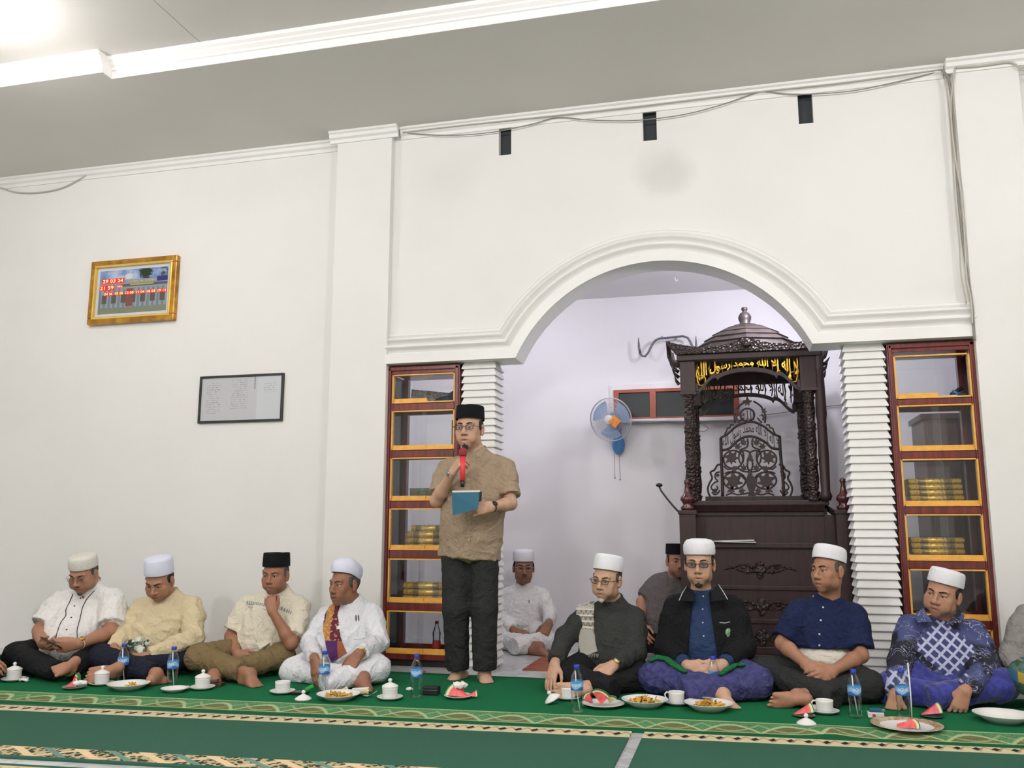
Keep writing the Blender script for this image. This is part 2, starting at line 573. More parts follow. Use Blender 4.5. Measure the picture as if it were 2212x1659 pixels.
# ------------------------------------------------------------------ louvred columns
M_LOUVER = pm('white_column_paint', 'EBEAE6', 0.55, var=0.05, vscale=5)
def column(x0, x1, label):
    root = empty('louvered_column', ((x0 + x1) / 2, YW + .12, 0), label, 'column', 'louvered columns at both sides of the arch')
    c = Vector(root.location)
    hx, hy = (x1 - x0) / 2 - .022, 0.10
    MB().box((c.x - hx, c.y - hy, 0), (c.x + hx, c.y + hy, ZS)).build('core', M_LOUVER, root)
    pitch = 0.0506; N = int(ZS / pitch)
    ov = 0.019
    me = None
    for i in range(N):
        z1 = ZS - i * pitch; z0 = max(z1 - pitch, 0.0)
        if me is None:
            mb = MB(); a = hx + ov; b = hy + ov
            h = pitch
            V = [(-a, -b, -h), (a, -b, -h), (a, b, -h), (-a, b, -h), (-a, -b, -h + .006), (a, -b, -h + .006), (a, b, -h + .006), (-a, b, -h + .006),
                 (-hx - .002, -hy - .002, 0), (hx + .002, -hy - .002, 0), (hx + .002, hy + .002, 0), (-hx - .002, hy + .002, 0)]
            F = [(0, 3, 2, 1), (8, 9, 10, 11)]
            for q in (0, 4):
                for j in range(4): F.append((q + j, q + (j + 1) % 4, q + 4 + (j + 1) % 4, q + 4 + j))
            mb.add(V, F)
            o = mb.build('louver', M_LOUVER, None)
            me = o.data
            o.parent = root; o.location = (0, 0, z1)
        else:
            o = bpy.data.objects.new('louver', me); COL.objects.link(o); o.parent = root; o.location = (0, 0, z1)
    return root
column(-1.850, -1.592, 'white louvered column left of the niche, behind the standing man')
column(0.690, 0.950, 'white louvered column right of the niche, beside the dark wooden pulpit')

# ------------------------------------------------------------------ carpets
def strip_coords(P0, P1):
    """unit vectors along / across a carpet edge on the floor"""
    a = np.array(P1) - np.array(P0); a[2] = 0; a /= np.linalg.norm(a)
    return a, np.array([-a[1], a[0], 0])

def carpet_mesh(name, poly, z0, z1, mat, label):
    c = np.mean(np.array(poly), axis=0)
    mb = MB().prism([(p[0], p[1]) for p in poly], z0, z1, 'z')
    o = mb.build(name, mat, None, loc=(c[0], c[1], z0))
    return tag(o, label, 'carpet')

# A: bright green runner by the wall, floral border along its near edge
eA0, eA1 = G(0, 1516, .012), G(2212, 1615, .012)       # near edge
bA0, bA1 = G(0, 1492, .012), G(2212, 1585, .012)       # start of the border
aA, nA = strip_coords(eA0, eA1)
bw = float(np.dot(bA0 - eA0, nA)); bw1 = float(np.dot(bA1 - eA0, nA)); bwA = (bw + bw1) / 2
n = NB('green_runner_pile')
gp = n.node('ShaderNodeNewGeometry').outputs['Position']
gx, gy, gz = n.xyz(gp)
u = (gx - float(eA0[0])) * float(aA[0]) + (gy - float(eA0[1])) * float(aA[1])
v = ((gx - float(eA0[0])) * float(nA[0]) + (gy - float(eA0[1])) * float(nA[1])) / bwA       # 0..1 across the border
nz = n.noise(900, 2.0, vec=gp)
field = n.mix(n.step(nz, .3, .7), '1C6F46', '145C39')
per = 0.262
uu = (u / per).fract()                        # 0..1
# cream ogee trellis: two mirrored arcs per period
arc = (uu * PI).sin() * 0.62 + 0.16 + n.noise(60, 2.0, vec=gp) * 0.06
vv = v * 1.1
line = 1.0 - n.step((vv - arc).abs(), 0.045, 0.10)
arc2 = 0.86 - ((uu - 0.0) * PI).sin() * 0.55
line2 = 1.0 - n.step((vv - arc2).abs(), 0.03, 0.075)
inner = n.step(arc - vv, 0.0, 0.06)
speck = n.step(n.voro(95, vec=gp), 0.18, 0.42)
fill_in = n.mix(speck, '4C5A30', '6B744A')
fill_out = n.mix(n.step(n.voro(80, vec=gp), .2, .45), '2C6640', '5C8C5E')
border = n.mix(inner, fill_out, fill_in)
border = n.mix((line.max(line2 * 0.55)) * 0.85, border, 'B4BE94')
edge_hi = n.step(v, 0.93, 0.96) * (1.0 - n.step(v, 1.0, 1.03))
edge_lo = n.step(v, 0.155, 0.18) * (1.0 - n.step(v, 0.20, 0.225))
border = n.mix(edge_hi.max(edge_lo) * 0.8, border, 'AFC08A')
border = n.mix(1.0 - n.step(v, 0.14, 0.17), border, '1A5A38')
n.base(n.mix(n.step(v, 1.0, 1.02), border, field))
n.set(Roughness=0.95); n.b.inputs['Specular IOR Level'].default_value = 0.1
n.bump(nz, 0.35, 0.004)
M_RUN = n.m
yb = G(900, 1457, 0)[1]
# built as a grid so the small ruck in the pile near the right can rise
ruckc = G(1790, 1583, .012)
NX, NY = 150, 26
V = []; F = []
eLx = eA0 - aA * 1.6; eRx = eA1 + aA * 1.6
for i in range(NX + 1):
    t = i / NX
    e = eLx * (1 - t) + eRx * t
    for j in range(NY + 1):
        s_ = (j / NY) ** 1.8
        p = np.array([e[0], e[1] + (yb - e[1]) * s_, 0.012])
        d2 = ((p[0] - ruckc[0]) / 0.085) ** 2 + ((p[1] - ruckc[1]) / 0.10) ** 2
        p[2] += 0.022 * math.exp(-d2)
        V.append(p)
        if j == 0: pass
m_ = NY + 1
for i in range(NX):
    for j in range(NY): F.append((i * m_ + j, (i + 1) * m_ + j, (i + 1) * m_ + j + 1, i * m_ + j + 1))
nb_ = len(V)
rim = [i * m_ for i in range(NX + 1)]
for i in range(NX + 1): V.append((V[rim[i]][0], V[rim[i]][1], 0.0))
for i in range(NX): F.append((rim[i], nb_ + i, nb_ + i + 1, rim[i + 1]))
rim2 = [i * m_ + NY for i in range(NX + 1)]
for i in range(NX + 1): V.append((V[rim2[i]][0], V[rim2[i]][1], 0.0))
nb2 = nb_ + NX + 1
for i in range(NX): F.append((rim2[i + 1], nb2 + i + 1, nb2 + i, rim2[i]))
o = MB().add(V, F, 0, True).build('green_carpet', M_RUN, None, loc=(float(np.mean([v[0] for v in V])), 5.0, 0), recalc=False)
tag(o, 'long bright green carpet with a floral border, on which the men sit', 'carpet')

# B, C: dull green carpets in front, cream and black band at the far edge, braided border at the near edge
def dull_carpet(name, xl, xr, label, near, far, idx):
    """near/far: two points each on the carpet's long edges (the lines go on past them)"""
    a, nn = strip_coords(near[0], near[1])
    wdt = float(np.dot(np.array(far[0]) - near[0], nn)); wdt1 = float(np.dot(np.array(far[1]) - near[0], nn)); wd = .5 * (wdt + wdt1)
    n = NB(name + '_pile')
    gp = n.node('ShaderNodeNewGeometry').outputs['Position']
    gx, gy, gz = n.xyz(gp)
    u = (gx - float(near[0][0])) * float(a[0]) + (gy - float(near[0][1])) * float(a[1])
    v = (gx - float(near[0][0])) * float(nn[0]) + (gy - float(near[0][1])) * float(nn[1])     # metres from near edge
    fz = n.noise(700, 2.0, vec=gp)
    field = n.mix(n.step(fz, .3, .7), '3A6351', '2F5444')
    # far band: cream ground with a row of dark leaf marks
    w = wd - v                      # metres from far edge
    fu = (u / 0.076 + w * 3.0).fract()
    leaf = (1.0 - n.step(((fu - 0.5) * 3.4).abs() + ((w - 0.085) / 0.034).abs() + n.noise(90, 2, vec=gp) * .5, 0.95, 1.3))
    twig = 1.0 - n.step(((w - 0.085) - (u * (2 * PI / 0.076)).sin() * 0.030).abs(), 0.008, 0.016)
    band = n.mix(leaf, n.mix(twig * 0.6, 'CBBF9C', '8E6C52'), '23291E')
    inb = n.step(w, 0.026, 0.030) * (1.0 - n.step(w, 0.150, 0.154))
    c = n.mix(inb, field, band)
    # near border: braid of cream and grey-green ribbons over a dark ground
    q = 0.30
    t1 = ((u / q + v * 4.2).fract() - 0.5).abs(); t2 = ((u / q - v * 4.2 + .25).fract() - 0.5).abs()
    t3 = ((u / q + v * 4.2 + .5).fract() - 0.5).abs()
    r1 = 1.0 - n.step(t1, 0.075, 0.10); r2 = 1.0 - n.step(t2, 0.055, 0.08); r3 = 1.0 - n.step(t3, 0.055, 0.08)
    sp = n.voro(42, vec=gp)
    g0 = n.mix(n.step(sp, .42, .56), n.mix(n.step(n.voro(90, vec=gp), .3, .42), '20281E', '2E4436'), 'B9A884')
    br = n.mix(r2, g0, 'D8BE96'); br = n.mix(r3, br, '6E8C80'); br = n.mix(r1, br, 'DFC39B')
    inn = n.step(v, 0.028, 0.032) * (1.0 - n.step(v, 0.165, 0.17))
    c = n.mix(inn, c, br)
    n.base(c); n.set(Roughness=0.95); n.b.inputs['Specular IOR Level'].default_value = 0.1
    n.bump(fz, 0.3, 0.004)
    def online(L, xq):
        t = (xq - L[0][0]) / (L[1][0] - L[0][0]); return np.array(L[0]) + (np.array(L[1]) - np.array(L[0])) * t
    poly = [online(near, xl), online(near, xr), online(far, xr), online(far, xl)]
    return carpet_mesh(name, poly, 0.0, 0.008, n.m, label)

farL = [G(0, 1516, .008), G(2212, 1616, .008)]
nearL = [G(0, 1634, .008), G(700, 1672, .008)]
xs0 = G(1372, 1605, 0)[0]
dull_carpet('prayer_carpet', -7.0, xs0 - .035, 'dull green carpet with braided border, left of the white floor gap', nearL, farL, 0)
dull_carpet('prayer_carpet', xs0 + .022, 4.2, 'dull green carpet with cream edge band, right of the white floor gap', nearL, farL, 1)
n2 = [np.array(nearL[0]) + np.array([0, -1.35, 0]), np.array(nearL[1]) + np.array([0, -1.35, 0])]
f2 = [G(0, 1648, .008), G(300, 1665, .008)]
dull_carpet('prayer_carpet', -7.0, 4.2, 'patterned green carpet at the bottom left corner, nearest the camera', n2, f2, 2)
# ================================================================== LAMP FIXTURES
M_LAMPW = pm('white_lamp_housing', 'F2F0EC', 0.4)
M_GLOW = pm('lit_lamp_diffuser', 'FFFFFF', 0.5, emit='FFF8EE', estr=9.0)
LAB = ['round white ceiling lamp at the upper left, shining on the fascia', 'round white ceiling lamp over the carpet, right of the camera',
       'round white ceiling lamp over the carpet, left of the camera', 'round white ceiling lamp near the right pilaster',
       'round white ceiling lamp behind the camera on the right', 'round white ceiling lamp behind the camera on the left']
for (lx, ly, lz, lp, lc), lab in zip(LAMPS, LAB):
    t = empty('ceiling_lamp', (lx, ly, ZU), lab, 'ceiling lamp', 'ceiling lamps of the hall')
    MB().lathe([(0.0, ZU), (.17, ZU), (.185, ZU - .02), (.185, ZU - .06), (.175, ZU - .07)], (lx, ly, 0), 32).build('housing', M_LAMPW, t)
    MB().lathe([(.174, ZU - .062), (.172, ZU - .10), (.14, ZU - .125), (0.0, ZU - .135)], (lx, ly, 0), 32).build('diffuser', M_GLOW, t)
for NL, lab in ((NICHE_LAMP, 'small white bulb lamp under the niche ceiling, behind the right half of the arch'), (NICHE_LAMP2, 'small white bulb lamp under the niche ceiling, behind the left lintel')):
    t = empty('niche_lamp', (NL[0], NL[1], ZN), lab, 'lamp', 'bulb lamps in the niche')
    MB().lathe([(0, ZN), (.045, ZN), (.045, ZN - .03), (.018, ZN - .045), (.018, NL[2] - .02)], NL[:2] + (0,), 16).build('socket', M_LAMPW, t)
    MB().ball((NL[0], NL[1], NL[2] - .045), .034, 16, 10).build('bulb', pm('lit_bulb', 'FFFFFF', .5, emit='E8E8FF', estr=20), t)

# ================================================================== WALL OBJECTS
M_GOLDF = pm('gilt_frame', 'C9963E', 0.32, metal=0.55, var=0.25, vscale=14, col2='9A6A28')
M_GOLDB = pm('bright_gilt', 'EBC766', 0.25, metal=0.6)
M_BLACKF = pm('black_frame', '2B2C26', 0.45, var=0.2, vscale=40)
def rect_px(l, r, t, b, Y):
    return W(*l, Y)[0], W(*r, Y)[0], W(*b, Y)[2], W(*t, Y)[2]
# --- prayer-time clock in a gilt frame
x0, x1, z0, z1 = rect_px((195, 633), (381, 622), (292, 559), (283, 697), YL - .03)
clk = empty('prayer_time_clock', ((x0 + x1) / 2, YL, z0), 'gilt framed digital prayer clock with a mosque picture and red numerals', 'wall clock')
fw = 0.052
def frame_ring(x0, x1, z0, z1, w, ya, yb):
    return [((x0, x1, z1 - w, z1)), ((x0, x1, z0, z0 + w)), ((x0, x0 + w, z0 + w, z1 - w)), ((x1 - w, x1, z0 + w, z1 - w))]
names = ['frame_top', 'frame_bottom', 'frame_side', 'frame_side']
for (a, b, c, d), nm in zip(frame_ring(x0, x1, z0, z1, fw, 0, 0), names):
    mb = MB(); mb.box((a, YL - .045, c), (b, YL - .001, d)); mb.build(nm, M_GOLDF, clk, bevel=.008)
w2 = .018
mb = MB()
for (a, b, c, d) in frame_ring(x0 + fw - .012, x1 - fw + .012, z0 + fw - .012, z1 - fw + .012, w2, 0, 0): mb.box((a, YL - .05, c), (b, YL - .004, d))
mb.build('inner_slip', M_GOLDB, clk, bevel=.004)
ix0, ix1, iz0, iz1 = x0 + fw + .006, x1 - fw - .006, z0 + fw + .006, z1 - fw - .006
MB().box((ix0, YL - .028, iz0), (ix1, YL - .004, iz1)).build('mount', pm('pale_grey_mount', 'C9CBD0', .5), clk)
# picture: sky, trees, mosque facade, drawn by shader on a flat print
px0, px1, pz0, pz1 = ix0 + .028, ix1 - .028, iz0 + .028, iz1 - .028
n = NB('clock_picture_print')
x, y, z = n.xyz(n.node('ShaderNodeNewGeometry').outputs['Position'])
u = (x - px0) / (px1 - px0); v = (z - pz0) / (pz1 - pz0)
sky = n.mix(n.step(n.noise(9, 4), .4, .65), '5E7FB6', 'AEBBD2')
c = sky
palm = 1.0 - n.step((((u - .68) * 7.0) * ((u - .68) * 7.0) + ((v - .92) * 3.6) * ((v - .92) * 3.6)).sqrt() + n.noise(60, 3) * 1.1 - .35, .7, .95)
c = n.mix(palm, c, '25331F')
tr = n.step(u, .86, .93) * n.step(n.noise(35, 4), .35, .6); c = n.mix(tr, c, '3A4A32')
dome = 1.0 - n.step((((u - .43) * 11) * ((u - .43) * 11) + ((v - .84) * 9) * ((v - .84) * 9)).sqrt(), .55, .7); c = n.mix(dome, c, 'C8CED6')
build = n.step(v, .76 - .0, .765); wallc = n.mix(n.step((u * 14).fract(), .42, .5), '6E7A84', '8B969E')
c = n.mix(1.0 - build, c, '8A909A')
roof = n.step(v, .60, .605) * (1.0 - n.step(v, .66, .665)) * n.step(u, .30, .34); c = n.mix(roof, c, '55585E')
low = 1.0 - n.step(v, .555, .56); c = n.mix(low, c, wallc)
dk = low * n.step(v, .22, .24) * (1.0 - n.step(v, .42, .44)) * n.step((u * 7 + .15).fract(), .45, .5); c = n.mix(dk, c, '5A5048')
door = low * n.step(u, .40, .41) * (1.0 - n.step(u, .50, .51)) * n.step(v, .14, .15); c = n.mix(door, c, '7E4640')
ground = 1.0 - n.step(v, .12, .14); c = n.mix(ground, c, '77806C')
blue = n.step(u, .845, .85) * n.step(v, .68, .685) * (1.0 - n.step(v, .79, .795)); c = n.mix(blue, c, '332E7A')
n.base(c); n.set(Roughness=.25)
MB().box((px0, YL - .032, pz0), (px1, YL - .027, pz1)).build('picture', n.m, clk)
M_LED = pm('red_led', 'FF2A1E', .4, emit='FF4030', estr=2.6)
M_LEDC = pm('led_core', 'FFD9A0', .4, emit='FFC58A', estr=1.5)
def clk_uv(u, v): return (px0 + (px1 - px0) * u, YL - .0335, pz0 + (pz1 - pz0) * v)
PW, PH = px1 - px0, pz1 - pz0
M_LEDB = pm('red_led_back', '8E1410', .4, emit='D81C12', estr=.9)
for (body, uc, vc, wf, hf) in [('29 03 24', .20, .755, .30, .075), ('21 59', .115, .60, .20, .08), ('WA', .31, .61, .08, .04)] + \
        [(s, .145 + i * .158, .455, .118, .055) for i, s in enumerate(['04 36', '05 00', '12 00', '15 04', '18 03', '19 12'])]:
    p = clk_uv(uc, vc)
    MB().box((p[0] - PW * wf * .56, p[1] - .0005, p[2] - PH * hf * .72), (p[0] + PW * wf * .56, p[1] + .001, p[2] + PH * hf * .72)).build('display_window', M_LEDB, clk)
    text_mesh(body, .05, 'numerals', M_LEDC, clk, (p[0], p[1] - .0014, p[2]), (1, 0, 0), (0, 0, 1), fit=(PW * wf, PH * hf))
p = clk_uv(.63, .705); text_mesh('MASJID AL KARIM', .05, 'lettering', pm('yellow_print', 'D8C93A', .5), clk, (p[0], p[1] - .001, p[2]), (1, 0, 0), (0, 0, 1), fit=(PW * .40, PH * .055))
p = clk_uv(.63, .64); MB().box((p[0] - PW * .17, p[1] - .001, p[2] - .006), (p[0] + PW * .17, p[1] + .001, p[2] + .006)).build('print_line', pm('pale_yellow_print', 'A8A24A', .5), clk)

# --- certificate in a thin black frame
x0, x1, z0, z1 = rect_px((430, 866), (611.5, 856), (522, 809.5), (519, 912), YL - .015)
cert = empty('framed_certificate', ((x0 + x1) / 2, YL, z0), 'thin black frame with a grey printed sheet, on the wall above the seated men', 'picture frame')
for (a, b, c, d), nm in zip(frame_ring(x0, x1, z0, z1, .017, 0, 0), names):
    MB().box((a, YL - .022, c), (b, YL - .001, d)).build(nm, M_BLACKF, cert, bevel=.002)
n = NB('printed_sheet')
x, y, z = n.xyz(n.node('ShaderNodeNewGeometry').outputs['Position'])
u = (x - x0) / (x1 - x0); v = (z - z0) / (z1 - z0)
rows = n.step(((v * 22).fract() - .5).abs(), .12, .2)
wordn = n.step(n.noise(1.0, 2, vec=n.vec(x * 90, (v * 22).floor() * 3.7, 0.0)), .47, .55)
colA = n.step(u, .07, .09) * (1.0 - n.step(u, .24, .27)) * n.step(v, .15, .2) * (1.0 - n.step(v, .82, .86))
colB = n.step(u, .37, .39) * (1.0 - n.step(u, .56, .59)) * n.step(v, .25, .3) * (1.0 - n.step(v, .88, .92))
colC = n.step(u, .76, .78) * (1.0 - n.step(u, .9, .93)) * n.step(v, .6, .63) * (1.0 - n.step(v, .8, .83))
ink = (1.0 - rows) * wordn * (colA.max(colB).max(colC))
bar = n.step(u, .655, .658) * (1.0 - n.step(u, .663, .666)) * n.step(v, .68, .69)
n.base(n.mix(bar.max(ink * 0.55), n.mix(n.step(u, .68, .7), 'BDBCC0', 'C4C8CC'), '55555A')); n.set(Roughness=.15)
MB().box((x0 + .014, YL - .012, z0 + .014), (x1 - .014, YL - .004, z1 - .014)).build('printed_sheet', n.m, cert)

# --- cables under the cornice
M_CABLE = pm('grey_white_cable', 'B9B3A8', .5)
M_CABLED = pm('dark_grey_cable', '86827B', .5)
def cable(name, pxs, Y, r, mat, label, sub=6):
    P = [W(a, b, Y if np.isscalar(Y) else Y[i]) for i, (a, b) in enumerate(pxs)]
    Q = []
    for i in range(len(P) - 1):
        p0, p1, p2, p3 = P[max(i - 1, 0)], P[i], P[i + 1], P[min(i + 2, len(P) - 1)]
        for k in range(sub):
            t = k / sub
            Q.append(.5 * ((2 * p1) + (-p0 + p2) * t + (2 * p0 - 5 * p1 + 4 * p2 - p3) * t * t + (-p0 + 3 * p1 - 3 * p2 + p3) * t ** 3))
    Q.append(P[-1])
    c0 = Q[len(Q) // 2]
    return tag(MB().tube(Q, r, 6).build(name, mat, None, loc=c0), label, 'cable')
cable('wall_cable', [(-20, 402), (0, 405), (35, 415), (80, 416), (130, 407), (170, 388), (203, 369)], YL - .02, .005, M_CABLE, 'loose pale cable sagging below the cornice at the far left')
cable('wall_cable', [(203, 369), (310, 358), (430, 346), (545, 335), (646, 323), (745, 312)], YL - .022, .005, M_CABLE, 'cable running along the cornice left of the first pilaster')
cable('wall_cable', [(880, 288), (950, 292), (1010, 291), (1080, 283), (1150, 268), (1204, 254), (1270, 259), (1340, 261), (1400, 258), (1480, 247), (1560, 226), (1640, 200), (1700, 203), (1760, 203), (1850, 195), (1950, 174), (2030, 154)], YW - .03, .0036, M_CABLED, 'sagging grey cable across the tops of the three wall vents')
cable('wall_cable', [(870, 286), (960, 275), (1080, 262), (1204, 249), (1400, 227), (1640, 198), (1800, 181), (1960, 160), (2032, 150)], YW - .045, .0045, M_CABLE, 'straight pale cable pinned along the cornice above the arch')
cable('wall_cable', [(2034, 150), (2050, 175), (2058, 240), (2064, 330), (2070, 420), (2080, 520), (2092, 610), (2100, 660), (2105, 735)], YW - .07, .008, M_CABLED, 'thick grey cable bundle dropping down beside the right pilaster')
cable('wall_cable', [(2064, 145), (2058, 180), (2054, 240), (2062, 330), (2078, 430), (2084, 520), (2088, 600), (2098, 650), (2100, 700)], YW - .08, .006, M_CABLE, 'pale cable twisting round the grey bundle at the right pilaster')
cable('wall_cable', [(2040, 150), (2048, 220), (2056, 320), (2062, 420), (2072, 520), (2076, 590), (2088, 655)], YW - .06, .004, M_CABLE, 'thin loose cable hanging left of the grey cable bundle')
cable('wall_cable', [(2066, 146), (2110, 143), (2150, 138), (2185, 135), (2212, 152), (2240, 150)], YP - .03, .006, M_CABLE, 'pale cable along the cornice of the right pilaster')

# ================================================================== GLASS BOOKCASES
n = NB('bookcase_wood')
x, y, z = n.xyz()
g = n.noise(1.0, 5, .6, vec=n.vec(x * 40, y * 40, z * 3))
n.base(n.mix(n.step(g, .3, .7), '7C2E28', '561C18')); n.set(Roughness=.28); n.b.inputs['Coat Weight'].default_value = .3
n.bump(n.noise(120, 3), .15, .002)
M_CABW = n.m
M_YEL = pm('yellow_wood_strip', 'EDB350', .4, var=.15, vscale=30)
n = NB('thin_glass')
tr = n.node('ShaderNodeBsdfTransparent'); tr.inputs[0].default_value = (.985, .995, .993, 1)
gl = n.node('ShaderNodeBsdfGlossy'); gl.inputs['Roughness'].default_value = .03
fr = n.node('ShaderNodeFresnel'); fr.inputs[0].default_value = 1.45
mx = n.node('ShaderNodeMixShader')
n.t.links.new(fr.outputs[0], mx.inputs[0]); n.t.links.new(tr.outputs[0], mx.inputs[1]); n.t.links.new(gl.outputs[0], mx.inputs[2]); n.t.links.new(mx.outputs[0], n.out.inputs[0])
M_GLASS = n.m
def bookcase(x0, x1, tiers, label, depth=.36):
    t = empty('glass_bookcase', ((x0 + x1) / 2, YW + depth / 2, 0), label, 'bookcase', 'glass bookcases beside the louvered columns')
    yf, yb = YW - .005, YW + depth
    zt = ZS - .012
    fw = .042
    # outer moulded posts and top
    for (a, b) in ((x0, x0 + fw), (x1 - fw, x1)):
        mb = MB(); mb.box((a, yf, .04), (b, yf + .05, zt)); mb.box((a + .008, yf - .012, .04), (b - .014 if a == x0 else b - .008, yf, zt - .01))
        mb.build('front_post', M_CABW, t, bevel=.005)
    for (a, b) in ((x0, x0 + .035), (x1 - .035, x1)):
        MB().box((a, yb - .05, .04), (b, yb, zt)).build('rear_post', M_CABW, t, bevel=.003)
    mb = MB(); mb.box((x0, yf, zt - .045), (x1, yb, zt)); mb.box((x0 + .006, yf - .012, zt - .034), (x1 - .006, yf, zt - .006)); mb.box((x0 + .03, yf - .006, zt - .06), (x1 - .03, yf + .02, zt - .04))
    mb.build('top', M_CABW, t, bevel=.004)
    MB().box((x0 + .02, yf + .03, 0), (x1 - .02, yb - .02, .045)).build('plinth', pm('black_plinth', '1B1412', .6), t)
    yi = .0065
    for i, (zt_, zb_) in enumerate(tiers):
        nz = tiers[i + 1][0] if i + 1 < len(tiers) else .04
        mb = MB(); mb.box((x0 + fw, yf + .002, nz + yi * 1.2), (x1 - fw, yf + .045, zb_ - yi * 1.2)); mb.build('rail', M_CABW, t, bevel=.004)
        MB().box((x0 + .03, yf + .045, zb_ - .022), (x1 - .03, yb - .01, zb_ - .006)).build('shelf', M_CABW, t)
        MB().box((x0 + .03, yb - .04, zb_ - .05), (x1 - .03, yb - .012, zb_ + .02)).build('rear_rail', M_CABW, t)
        a, b = x0 + fw, x1 - fw
        for nm, lo, hi in (('yellow_strip', (a - .002, yf - .004, zt_ - .002), (b + .002, yf + .03, zt_ + yi)), ('yellow_strip', (a - .006, yf - .004, zb_ - yi), (a + yi * .7, yf + .03, zt_ + yi)),
                           ('yellow_strip', (b - yi * .7, yf - .004, zb_ - yi), (b + .006, yf + .03, zt_ + yi)), ('yellow_strip', (a, yf - .004, zb_ - yi), (b, yf + .03, zb_ + .003))):
            MB().box(lo, hi).build(nm, M_YEL, t)
        xm = (a + b) / 2 + .005
        for (p, q, yy) in ((a + .004, xm + .02, yf + .012), (xm - .02, b - .004, yf + .020)):
            if i == 0 and p > a + .1: continue
            g_ = MB().box((p, yy, zb_ + .002), (q, yy + .004, zt_)).build('glass_pane', M_GLASS, t)
            MB().box((p, yy - .003, zb_ + .003), (q, yy + .007, zb_ + .028)).build('pane_runner', M_YEL, g_)
    for xx in (x0 + .004, x1 - .008):
        MB().box((xx, yf + .05, .06), (xx + .004, yb - .05, zt - .05)).build('side_pane', M_GLASS, t)
    MB().box((x0 + .035, yb - .012, .06), (x1 - .035, yb - .008, zt - .05)).build('back_pane', M_GLASS, t)
    return t
TL = [(2.012, 1.816), (1.750, 1.482), (1.415, 1.126), (1.060, .786), (.715, .431), (.364, .092)]
TR = [(1.993, 1.733), (1.679, 1.407), (1.346, 1.071), (1.011, .747), (.685, .403), (.340, .085)]
bookcase(-2.400, -1.856, TL, 'red-brown glass bookcase left of the niche, behind the standing man')
bookcase(0.955, 1.462, TR, 'red-brown glass bookcase right of the niche, behind the man in the batik shirt')
# tall brown cupboard behind the right bookcase, seen through its glass
t = empty('wooden_cupboard', (1.60, 6.95, 0), 'plain brown wooden cupboard seen through the right glass bookcase', 'cupboard')
M_CUP = pm('brown_cupboard_wood', '5B4640', .5, var=.2, vscale=12)
MB().box((1.32, 6.75, 0), (1.78, 7.2, 1.70)).build('body', M_CUP, t, bevel=.006)
for xx in (1.34, 1.56): MB().box((xx, 6.732, .06), (xx + .20, 6.75, 1.66)).build('door', M_CUP, t, bevel=.004)
MB().box((1.30, 6.73, 1.70), (1.80, 7.2, 1.74)).build('top', M_CUP, t, bevel=.004)

# books: gilt Quran-like volumes in stacks, spines outwards
n = NB('gilt_spine')
x, y, z = n.xyz()
band = n.step(((x * 11.5).abs() - .85).abs(), .22, .30)
orn = n.step(n.voro(60), .25, .5)
c = n.mix(1.0 - band, n.mix(orn, 'CFA040', 'F4D272'), n.mix(n.step(n.voro(75), .3, .5), '7E8088', 'B79A54'))
n.base(c); n.set(Roughness=.3, Metallic=.35)
M_SPINE = n.m
M_PAGES = pm('book_pages', 'CBBB93', .8)
M_DKCOVER = pm('dark_book_cover', '4A3A22', .6)
def gilt_book(w, d, h):
    t = empty('gilt_book', (0, 0, 0), '', 'book')
    mb = MB(); mb.lathe([(h / 2, -w / 2), (h / 2, w / 2)], (0, .006, h / 2), 16, axis=(1, 0, 0), sx=1, sy=1)
    o = mb.build('spine', M_SPINE, t)
    MB().box((-w / 2, .004, 0), (w / 2, d, h)).build('cover', M_SPINE, t, bevel=.003)
    MB().box((-w / 2 + .004, .02, .004), (w / 2 + .0015, d + .001, h - .004)).build('page_block', M_PAGES, t)
    return t
def book_stack(cx, yf, z, n_, w, h, tier, grp, jit):
    rnd = random.Random(int(cx * 100) + n_ + int(z * 50))
    ords = ['lowest', 'second from the bottom', 'middle', 'second from the top', 'topmost'] if n_ == 5 else ['lowest', 'second from the bottom', 'third from the bottom', 'topmost'] if n_ == 4 else ['lowest', 'middle', 'topmost']
    for i in range(n_):
        b = gilt_book(w * (1 + jit[i][1]), .15, h * .96)
        b['label'] = 'gilt book, %s of the stack on the %s' % (ords[i], tier); b['group'] = grp
        b.location = (cx + jit[i][0], yf + rnd.uniform(0, .006), z + i * h)
zs = TR[2][1] + .001
def stackpx(xl, xr, ytop, ybot, n_, tier, grp, case, jit):
    Yb = YW + .075
    zb = W((xl + xr) / 2, ybot, Yb)[2]; zt_ = W((xl + xr) / 2, ytop, Yb)[2]
    tiers = TR if case == 'r' else TL
    zsh = max([q[1] for q in tiers if q[1] < zb + .06]) - .006
    book_stack(.5 * (W(xl, ybot, Yb)[0] + W(xr, ybot, Yb)[0]), Yb, zsh, n_, W(xr, ybot, Yb)[0] - W(xl, ybot, Yb)[0], (zt_ - zsh) / n_, tier, grp, jit)
J5 = [(.004, 0), (.003, 0), (0, 0), (-.002, 0), (-.004, -.01)]
stackpx(1966, 2082, 1033, 1086, 5, "right bookcase's third shelf", 'gilt books in the right bookcase', 'r', J5)
stackpx(1972, 2086, 1160, 1208, 4, "right bookcase's fourth shelf", 'gilt books in the right bookcase', 'r', [(.008, -.06), (0, 0), (-.004, 0), (-.002, .02)])
stackpx(878, 962, 1134, 1181, 4, "left bookcase's fourth shelf", 'gilt books in the left bookcase', 'l', [(0, 0), (.002, .02), (.004, 0), (.02, -.12)])
stackpx(871, 968, 1258, 1293, 3, "left bookcase's fifth shelf", 'gilt books in the left bookcase', 'l', [(0, 0), (.003, 0), (.001, -.01)])
